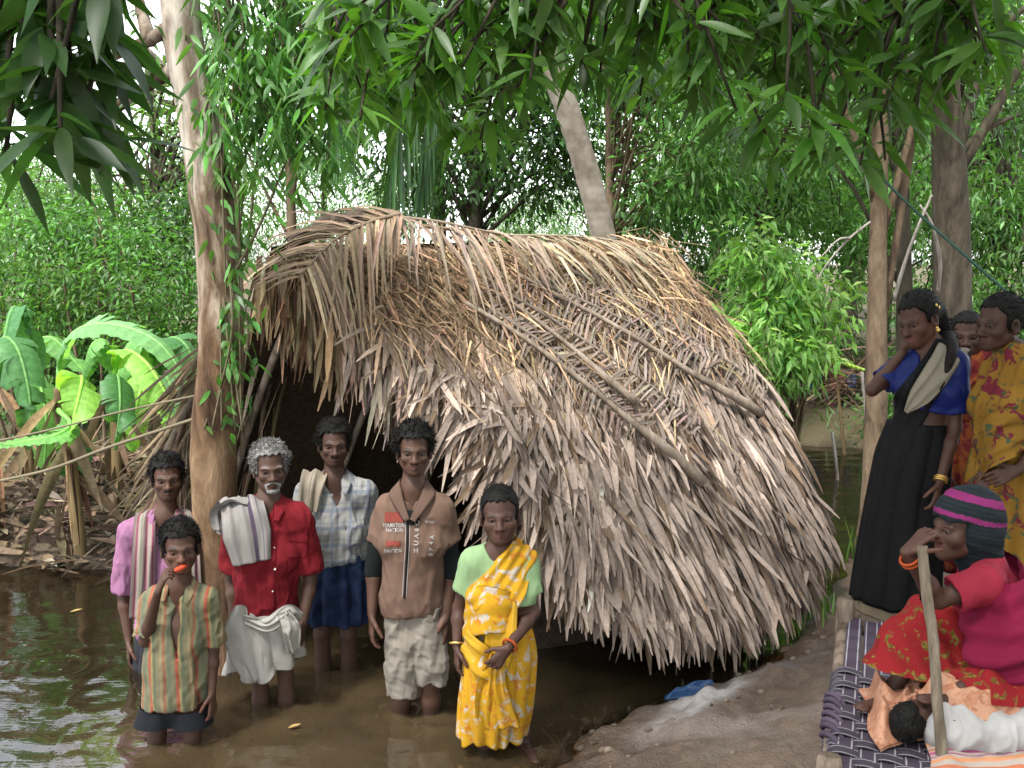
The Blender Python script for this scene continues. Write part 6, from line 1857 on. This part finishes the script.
# ================= seated woman with a stick
d = 3.27; q = lambda x, y, dd=0: P(x, y, d + dd)
F10 = person(985, d, .58, u=.90, yaw=-1.32, skin=(.082, .043, .030))
F10.torso(q(1000, 672, .03), q(996, 612), q(986, 568), q(986, 584, -.15), q(988, 576, .15), 1.0, 1.0)
F10.arm('l', q(984, 584, -.15), q(938, 600, -.16), q(906, 552, -.22)); F10.arm('r', q(988, 576, .15), q(985, 630, .14), q(950, 650, .05))
F10.hand(q(906, 552, -.22), nrm(q(922, 537, -.22) - q(906, 552, -.22)), A([.5, .3, -.9]), A([-.2, -1, .2]), 1.0, .95); F10.hand(q(950, 650, .05), A([-1, -.2, -.2]), A([0, 0, -1]), A([0, -1, 0]), .5, .95)
kA, fA = q(932, 622, .02), q(893, 688, -.02); kB, fB = q(1030, 700, -.24), q(962, 690, -.26)
F10.leg('r', q(985, 680, .08), kA, fA, fA + A([-.12, -.04, -.05])); F10.leg('l', q(1000, 685, -.05), kB, fB, fB + A([-.13, -.02, -.02]))
F10.head(q(964, 524), -.10, .04, 0, 1.06, female=True, smile=.2)
F10.body('woman seated on the cot in a striped head cloth and magenta shawl')
hs_ = cloth_mat('head_cloth', colattr, wv=150, bump=.5, dim=.8)


def scarf():
    z = F10.hz; f = Field(F10.hc - .2, F10.hc + .2, .0045)
    f.ell(F10.W(0, -.018, .142), A([.086, .108, .094]) * z + .008, F10.Mh, k=0)
    f.ell(F10.W(0, -.02, .085), A([.094, .075, .07]) * z, F10.Mh, k=.02); f.cone(F10.W(0, -.045, .09), F10.W(0, -.055, -.01), .082 * z, .075 * z, k=.04)
    f.cone(F10.W(0, .12, .035), F10.W(0, .10, .075), .066 * z, .070 * z, k=.012, op='s')
    qq = np.stack(np.meshgrid(*f.ax, indexing='ij'), -1); p = F10.loc(qq)
    lim = np.where(p[..., 1] > .035, .134 - p[..., 2], -1); f.A = np.maximum(f.A, np.where(p[..., 1] > .03, np.minimum(.136 - p[..., 2], (p[..., 1] - .03)) , -1).astype(np.float32) * 1.0)
    V, Q = f.mesh(); V = relax(V, Q, 2); N = vnormals(V, Q); p = F10.loc(V)
    V = V + N * (.0008 * np.sin((p[:, 2] - .35 * p[:, 1]) * 150 + 4 * noise3(p, 5, 3, 14)) + .006 * (.4 - np.abs(noise3(p * A([1, 1, 2]), 8, 3, 22))))[:, None]
    s_ = p[:, 2] - .28 * p[:, 1] + .006 * noise3(p, 6, 2, 20)
    c = np.tile(A([.010, .015, .018]), (len(V), 1)) * (1 + .25 * np.sin(s_ * 420))[:, None]
    for lo_, hi_ in ((.136, .152), (.196, .220)): c[(s_ > lo_) & (s_ < hi_)] = A([.17, .018, .095])
    F10.part('head_cloth', V, Q, hs_, c)


scarf()
rb = cloth_mat('crimson_blouse', plain((.42, .03, .06)))
shirt(F10, 'blouse', rb, q(998, 650), {'l': (.74, .062), 'r': (.7, .062)}, .014, q(968, 585, -.02), .04, (.145, .12), .07, .004, 31)
flo = cloth_mat('red_floral_skirt', lambda t, co: t.mix(t.ramp(t.noise(co, 26, 3, .6, 1.0), [(.55, 0.0), (.62, 1.0)]), (.36, .018, .022), t.mix(t.ramp(t.noise(co, 70, 2), [(.45, 0.0), (.55, 1.0)]), (.16, .13, .02), (.30, .24, .05))))
zs = .59
F10.cloth('skirt', lambda f: (f.ell(q(998, 672, .02), (.19, .17, .13), None, k=.05), f.cone(q(985, 670, .05), kA, .13, .085, k=.05), f.cone(kA, q(884, 690, -.02), .085, .11, k=.06), f.cone(kA * .5 + fA * .5, q(930, 690, -.10), .10, .10, k=.06),
          f.cone(q(1000, 680, -.05), kB, .13, .12, k=.05), f.cone(kB, q(985, 695, -.24), .11, .10, k=.05), f.ell(q(945, 680, -.02), (.17, .12, .16), None, k=.06),
          f.cut(lambda z: zs - .03 + .01 * np.sin(z[..., 0] * 31) - z[..., 2])), flo, .0065, q(850, 740, -.55), q(1080, 560, .45), .012, (14, 14, 10), 33, None,
          lambda V: .008 * np.sin(V[:, 0] * 55 + V[:, 2] * 22 + 2.5 * noise3(V, 34, 2, 8)))
mag = cloth_mat('magenta_shawl', plain((.30, .012, .06)), wv=300, bump=.25)
F10.cloth('shawl', lambda f: (F10.run(f, [(x, {}) for x in F10.tor], .030), f.cone(q(990, 583, -.14), q(1012, 640, -.20), .085, .12, k=.06), f.cone(q(1012, 640, -.20), q(1022, 690, -.20), .12, .13, k=.05), f.cone(q(985, 575, -.10), q(992, 560, .10), .075, .075, k=.05),
          f.cone(F10.j['neck'] + F10.up * .02 + F10.f * .05, F10.j['neck'] + F10.up * .25 + F10.f * .05, .078, .12, k=.01, op='s'),
          f.cut(lambda z: (z - q(972, 590, -.1).astype(np.float32)) @ nrm(F10.f + A([0, 0, .35])).astype(np.float32), .01)), mag, .0055, q(930, 720, -.45), q(1075, 530, .40), .012, (12, 12, 10), 35, None,
          lambda V: .011 * np.sin(V[:, 0] * 40 - V[:, 2] * 75 + 2.5 * noise3(V, 36, 2, 7)))
for sg in (0, .06): ring(F10, F10.j['wl'] * (.88 - sg) + F10.j['el'] * (.12 + sg), F10.j['wl'] - F10.j['el'], .031, .005, orangem)
st = [P(922, 546, 3.02), P(926, 590, 3.0), P(933, 640, 2.97), P(937, 700, 2.93), P(943, 768, 2.89)]; gb = A([st[-1][0] + .02, 2.84, gz(st[-1][0], 2.84)])
stm = bark_mat('stick_wood', (.06, .048, .034), (.125, .10, .07), (.20, .165, .12), 16, .12, .3)
V, Fs = tube(spline(st + [gb], 40), np.linspace(.0155, .018, 40), 9, .14, 12)
tag(link('walking_stick', mesh_np('walking_stick', V - gb, Fs), stm, None, gb), 'knobbly wooden stick held upright in front of the cot', 'stick')

# ================= baby and the cloths on the cot
d = 3.02
zc_ = .585
hb = P(913, 728, 3.02); hb[2] = zc_ + .075
F11 = Figure(A([hb[0] + .2, hb[1], zc_]), PI / 2 + .15, .42, (.088, .046, .032))
ax = nrm(A([.97, -.10, 0]))
nk = hb + ax * .075 - A([0, 0, .012]); ch = nk + ax * .08 + A([0, 0, .008]); pe = nk + ax * .20
lat = A([-ax[1], ax[0], 0])
F11.f = nrm(A([ax[0] * .2, ax[1] * .2, 1.0])); F11.s = lat
F11.torso(pe, ch, nk, nk + ax * .02 - lat * .065, nk + ax * .02 + lat * .065, .95)
F11.arm('l', nk + ax * .02 - lat * .065, ch + ax * .04 - lat * .055 + A([0, 0, .0]), ch + ax * .07 - lat * .02 + A([0, 0, .015]), 1.15); F11.arm('r', nk + ax * .02 + lat * .065, ch + ax * .04 + lat * .055, ch + ax * .09 + lat * .03 + A([0, 0, .015]), 1.15)
F11.hand(ch + ax * .07 - lat * .02 + A([0, 0, .015]), nrm(-ax + A([0, 0, .2])), A([0, 0, -1.0]), lat, 1.1, 1.2); F11.hand(ch + ax * .09 + lat * .03 + A([0, 0, .015]), ax, A([0, 0, -1.0]), -lat, 1.1, 1.2)
for sd, sg in (('r', 1), ('l', -1)):
    hp = pe + lat * .03 * sg; kn = pe + ax * .10 + lat * .045 * sg + A([0, 0, .01]); an = pe + ax * .19 + lat * .04 * sg
    F11.leg(sd, hp, kn, an, an + ax * .02 + A([0, 0, .04]), 1.1)
F11.f = A([math.sin(PI / 2 + .15), -math.cos(PI / 2 + .15), 0])
F11.head(hb, 0, -1.25, .25, 1.0, female=True, child=True)
F11.body('baby lying on the cot wrapped in white and orange cloth', h=.004)
F11.hair(.150, .03, .004, .003, sc=60, strands=900, sl=.010)
bw_ = cloth_mat('white_wrap', plain((.42, .405, .39)), dim=.7)
F11.cloth('wrap', lambda f: (f.cone(nk + ax * .055, pe + ax * .06 + A([0, 0, .01]), .108, .110, k=.03, flat=(A([0, 0, 1.0]), .85)), f.cone(pe + ax * .05 + A([0, 0, .02]), pe + ax * .22, .088, .06, k=.03), f.cut(lambda z: zc_ - .005 - z[..., 2])),
          bw_, .005, ch - A([.2, .25, .12]), pe + A([.42, .25, .25]), .012, (22, 22, 22), 41, None, lambda V: .004 * np.sin(V[:, 0] * 70 + V[:, 1] * 50 + 3 * noise3(V, 42, 2, 9)))


def crumple(name, label, corners, h, mat, seed, fr=(9, 5), amp=1.0, nu=70, nv=46, fn=None, base=.60):
    c = [A(x) for x in corners]
    U, Vv = np.meshgrid(np.linspace(0, 1, nu), np.linspace(0, 1, nv)); u3, v3 = U[..., None], Vv[..., None]
    P_ = (c[0] * (1 - u3) + c[1] * u3) * (1 - v3) + (c[3] * (1 - u3) + c[2] * u3) * v3
    s3 = np.stack([U * fr[0], Vv * fr[1], 0 * U], -1)
    wob = noise3(s3, seed, 3, .8); rid = 1 - np.abs(noise3(s3 + 4, seed + 1, 3, .75)) * 1.5
    edge = sstep(0, .16, U) * sstep(0, .16, 1 - U) * sstep(0, .2, Vv) * sstep(0, .2, 1 - Vv)
    P_[..., 0] += .018 * noise3(s3 * .7, seed + 2, 2, 1) ; P_[..., 1] += .018 * noise3(s3 * .7, seed + 3, 2, 1)
    P_[..., 2] += h * edge * (.35 + .65 * rid) + .012 * wob * (.4 + edge)
    T = P_.reshape(-1, 3); B = T - A([0, 0, .008]); i = np.arange(nv - 1)[:, None] * nu + np.arange(nu - 1)[None, :]
    Q = np.stack([i, i + 1, i + nu + 1, i + nu], -1).reshape(-1, 4); m = nu * nv; sd_ = []
    for e in (np.arange(nu), (nv - 1) * nu + np.arange(nu), np.arange(nv) * nu, np.arange(nv) * nu + nu - 1): sd_.append(np.stack([e[:-1], e[1:], e[1:] + m, e[:-1] + m], -1))
    o = c[0]; me = mesh_np(name, np.vstack([T, B]) - o, np.vstack([Q, Q[:, ::-1] + m] + sd_)); return tag(link(name, me, mat, None, o), label, 'cloth')


def K(px, py, z): return G(px, py, z)
orc = cloth_mat('orange_wrap', blotch((.42, .20, .115), (.46, .25, .16), (.36, .15, .085), 22), dim=.75)
crumple('blanket', 'crumpled pale orange cloth around the baby on the cot', [K(858, 688, .60), K(975, 684, .60), K(955, 728, .60), K(880, 750, .60)][::-1], .115, orc, 61)
crumple('shawl', 'peach cloth thrown loosely over the wrapped baby', [hb + A([.05, .10, .055]), hb + A([.33, .04, .075]), hb + A([.30, -.11, .045]), hb + A([.09, -.09, .045])][::-1], .085, orc, 81, (7, 6))
strc = cloth_mat('striped_sheet', stripes((.42, .35, .30), [(.1, .08, (.45, .10, .22)), (.3, .05, (.50, .16, .08)), (.62, .10, (.62, .28, .14)), (.85, .03, (.30, .07, .16))], .11, 1, .03), dim=.8)
crumple('bed_sheet', 'striped pink and white cloth lying under the baby on the cot', [K(928, 738, .60), K(1075, 722, .60), K(1090, 775, .60), K(935, 772, .60)][::-1], .030, strc, 66)

# ================= smaller things about the place
ropem = cloth_mat('jute_rope', plain((.30, .25, .16)), wv=120, bump=.5)
for lab, pts, r in (('upper sagging rope tied from the banana plants to the peeling trunk', [P(-60, 452, 6.4), P(40, 432, 6.1), P(120, 412, 5.7), P(208, 393, 5.1)], .006), ('lower thicker rope running from the left edge to the peeling trunk', [P(-60, 492, 6.2), P(40, 472, 5.9), P(110, 447, 5.5), P(206, 415, 5.1)], .009)):
    o = A(pts[0]); V, Fs = tube(spline(pts, 60), r, 7, .12, 6); tag(link('rope', mesh_np('rope', V - o, Fs), ropem, None, o), lab, 'rope')
grp = cloth_mat('green_rope', plain((.02, .06, .04)))
pts = [P(868, 165, 6.85), P(920, 215, 6.4), P(968, 258, 6.0), P(1030, 312, 5.6)]; o = A(pts[0]); V, Fs = tube(spline(pts, 40), .009, 7); tag(link('rope', mesh_np('rope', V - o, Fs), grp, None, o), 'dark green rope slanting down above the standing women', 'rope')
twm = bark_mat('bare_twig', (.14, .12, .10), (.28, .25, .22), (.36, .33, .3), 14, .2, .2)
for lab, pts, r in (('bare grey bough forking in front of the thick trunk', [[P(894, 300, 6.9), P(905, 262, 6.8), P(920, 222, 6.7), P(932, 195, 6.7)], [P(938, 292, 6.9), P(940, 262, 6.8), P(932, 225, 6.7), P(920, 205, 6.7)]], .014),
                    ('thin bare branch reaching left from the slender trunk', [[P(870, 222, 6.85), P(850, 238, 6.8), P(830, 260, 6.8), P(818, 278, 6.8)], [P(850, 238, 6.8), P(838, 240, 6.75), P(822, 256, 6.7)]], .009)):
    g = Geo(); o = A(pts[0][0])
    for pp in pts: V, Fs = tube(spline(pp, 24), np.linspace(r, r * .5, 24), 7, .15, 2); g.add(V, Fs)
    tag(g.build('bare_branch', twm, origin=o), lab, 'branch')
# blue plastic sheet at the water's edge
blp = NT('blue_plastic'); blp = blp.done(blp.bsdf((.012, .045, .12), .35, None, .5))
a_ = G(690, 692, .03)
tag(crumple('plastic_bag', '', [G(662, 700, .0), G(722, 690, .01), G(715, 684, .02), G(672, 692, .0)], .035, blp, 71, (7, 5)), 'blue plastic bag lying at the muddy edge under the eave', 'bag')
# dry litter, sticks and leaves on the banks
g = Geo(); n = 2600
X = rng.uniform(-7, -2.2, n); Y = rng.uniform(5.9, 9.5, n); sdn = water_sd(X, Y); keep = sdn > -.12; X, Y, sdn = X[keep], Y[keep], sdn[keep]; n = len(X)
Z = np.maximum(ground_h(X, Y), 0) + rng.uniform(.0, .22, n) * np.exp(-((sdn - .5) / .8) ** 2)
V, Fs, k = strips(np.stack([X, Y, Z], -1), nrm(rand_dirs(n) * A([1, 1, .35]) + A([0, 0, .05])), nrm(A([0, 0, 1.0]) + rand_dirs(n) * .5), rng.uniform(.12, .6, n), rng.uniform(.012, .07, n), [.3, 1, .9, .6, .1], .12, .4, rng.normal(0, .15, n), rng.normal(0, .8, n))
g.add(V, Fs, jitter_col((.115, .085, .058), n, k, .5))
tag(g.build('leaf_litter', drym), kind='stuff')
g = Geo(); n = 9000
X = rng.uniform(-12, 14, n); Y = rng.uniform(8.5, 22, n); keep = water_sd(X, Y) > .05; X, Y = X[keep], Y[keep]; n = len(X); Z = ground_h(X, Y) - .01
V, Fs, k = strips(np.stack([X, Y, Z], -1), nrm(rand_dirs(n) * A([.6, .6, .2]) + A([0, 0, .8])), rand_dirs(n), rng.uniform(.08, .32, n), rng.uniform(.012, .03, n), [.7, 1, .6, .1], .3, .3)
g.add(V, Fs, jitter_col((.07, .13, .03), n, k, .4)); tag(g.build('undergrowth', leafm), kind='stuff')
# weeds at the foot of the bank beside the hut
for lab, (x, y, d_), n, h_ in (('tuft of thin green weeds beside the cot and the hut eave', (842, 590, 5.6), 26, .16), ('tall straggly weeds at the water by the light brown trunk', (858, 556, 6.8), 22, .36)):
    b_ = P(x, y, d_); b_[2] = max(gz(b_[0], b_[1]), -.05) - .02; g = Geo(); m = n
    bs_ = b_ + rng.normal(0, .10, (m, 3)) * A([1, 1, 0]); V, Fs, k = strips(bs_, nrm(rand_dirs(m) * .35 + A([0, 0, 1.0])), rand_dirs(m), h_ * rng.uniform(.5, 1.2, m), .014, [.6, 1, .8, .5, .1], .15, .3); g.add(V, Fs, jitter_col((.075, .15, .03), m, k, .3))
    tag(g.build('grass', leafm, origin=b_), kind='stuff')
b_ = P(866, 552, 6.9); b_[2] = -.2; V, Fs = tube(spline([b_, P(864, 470, 6.9), P(867, 420, 6.9), P(863, 372, 6.9)], 20), .010, 6, .2, 3)
# brush heap and washing on the far bank
b_ = P(822, 440, 12.9); b_[2] = gz(b_[0], b_[1]); g = Geo(); n = 420
V, Fs, k = strips(b_ + rng.normal(0, 1, (n, 3)) * A([.42, .3, .18]) + A([0, 0, .28]), nrm(rand_dirs(n) * A([1, .6, .5])), rand_dirs(n), rng.uniform(.3, 1.0, n), rng.uniform(.012, .03, n), [1, 1, .8, .4], .15, .3); g.add(V, Fs, jitter_col((.15, .105, .075), n, k, .4))
tag(g.build('brush_heap', drym, origin=b_), 'heap of dry brown brushwood on the far bank', 'brushwood')
for lab, nm, px, py, w_, h_, c in (('blue cloth hanging above the far brush heap', 'washing', 816, 378, .16, .26, (.02, .09, .30)), ('pale red cloth hanging beside the blue one on the far bank', 'washing', 838, 380, .22, .22, (.36, .13, .10)), ('bright pink scrap of cloth on the far brush heap', 'rag', 829, 405, .12, .10, (.55, .06, .18)), ('dark blue and white cloth near the banana leaf on the far bank', 'washing', 851, 381, .14, .18, (.08, .12, .22))):
    c_ = P(px, py, 12.6); V, Q, uv = drape([c_ + A([0, 0, h_ / 2]), c_, c_ - A([0, 0, h_ / 2])], [A([1., .1, 0])] * 3, [w_, w_, w_ * 1.1], .01, 4, .02, 20, 14, 3)
    tag(link(nm, mesh_np(nm, V - c_, Q), cloth_mat('far_cloth', plain(c)), None, c_), lab, 'cloth', 'washing on the far bank')
c0, c1 = P(806, 366, 12.6), P(866, 370, 12.6); V, Fs = tube(spline([c0, (c0 + c1) / 2 - A([0, 0, .02]), c1], 12), .008, 5); tag(link('washing_line', mesh_np('washing_line', V - c0, Fs), ropem, None, c0), 'washing line strung above the far brush heap', 'line')
for lab, (x0, y0, x1, y1, d_) in (('thin leaning pole rising from the flood near the far bank', (868, 500, 862, 372, 9.0)), ('short stick standing in the water beside the hut', (838, 470, 832, 432, 9.5))):
    b_ = P(x0, y0, d_); b_[2] = -.35; t_ = P(x1, y1, d_); V, Fs = tube(spline([b_, (b_ + t_) / 2 + A([.03, 0, 0]), t_], 16), .014, 6, .15, 3); tag(link('pole', mesh_np('pole', V - b_, Fs), twm, None, b_), lab, 'pole')
# leaves floating on the flood
for k_, (x, y, s_, c, lab) in enumerate([(288, 728, .06, (.36, .24, .10), 'pale dry leaf floating in front of the old man'), (232, 596, .05, (.30, .22, .08), 'small yellow leaf floating near the bank at the left'), (70, 612, .07, (.28, .2, .07), 'curled brown leaf afloat off the left bank')]):
    b_ = G(x, y, .012); V, Fs, k = strips(b_[None], A([[.9, .4, .05]]), A([[0, 0, 1.0]]), s_, s_ * .45, [.1, .8, 1, .6, .05], -.1, .3); tag(link('floating_leaf', mesh_np('floating_leaf', V - b_, Fs, True, A(c) * np.ones((len(V), 1))), drym, None, b_), lab, 'leaf')
# clods and twigs on the muddy slope
g = Geo()
for k_ in range(200):
    x, y = rng.uniform(.2, 1.9), rng.uniform(3.5, 6.1)
    s_ = float(water_sd(A([x]), A([y]))[0])
    if not (.02 < s_ < .75): continue
    r = float(rng.uniform(.004, .016)) * (1.3 if s_ < .35 else .8); dd = rand_dirs(14)
    V, Fs = tube(A([[x - r, y, 0], [x - r * .5, y, 0], [x + r * .4, y + r * .3, 0], [x + r, y, 0]]) + A([0, 0, gz(x, y) + r * .2]), [r * .3, r * .8, r * .75, r * .2], 7, .35, k_); g.add(V, Fs, A([.10, .075, .055]) * rng.uniform(.5, 1.6))
tag(g.build('mud_clods', col_mat('mud_clod', .85, .2, 60, .6, 1.3, .5)), kind='stuff')
# ---------------------------------------------------------------- trimmings belong to the garment they are sewn on
SEWN = ('button', 'collar', 'hood', 'placket', 'pocket', 'pocket_flap', 'zip', 'lettering', 'print_block')
for o in [x for x in bpy.data.objects if x.get('category') == 'person']:
    garment = [c for c in o.children if c.name.split('.')[0] == 'shirt']
    for c in list(o.children):
        if garment and c.name.split('.')[0] in SEWN: c.parent = garment[0]
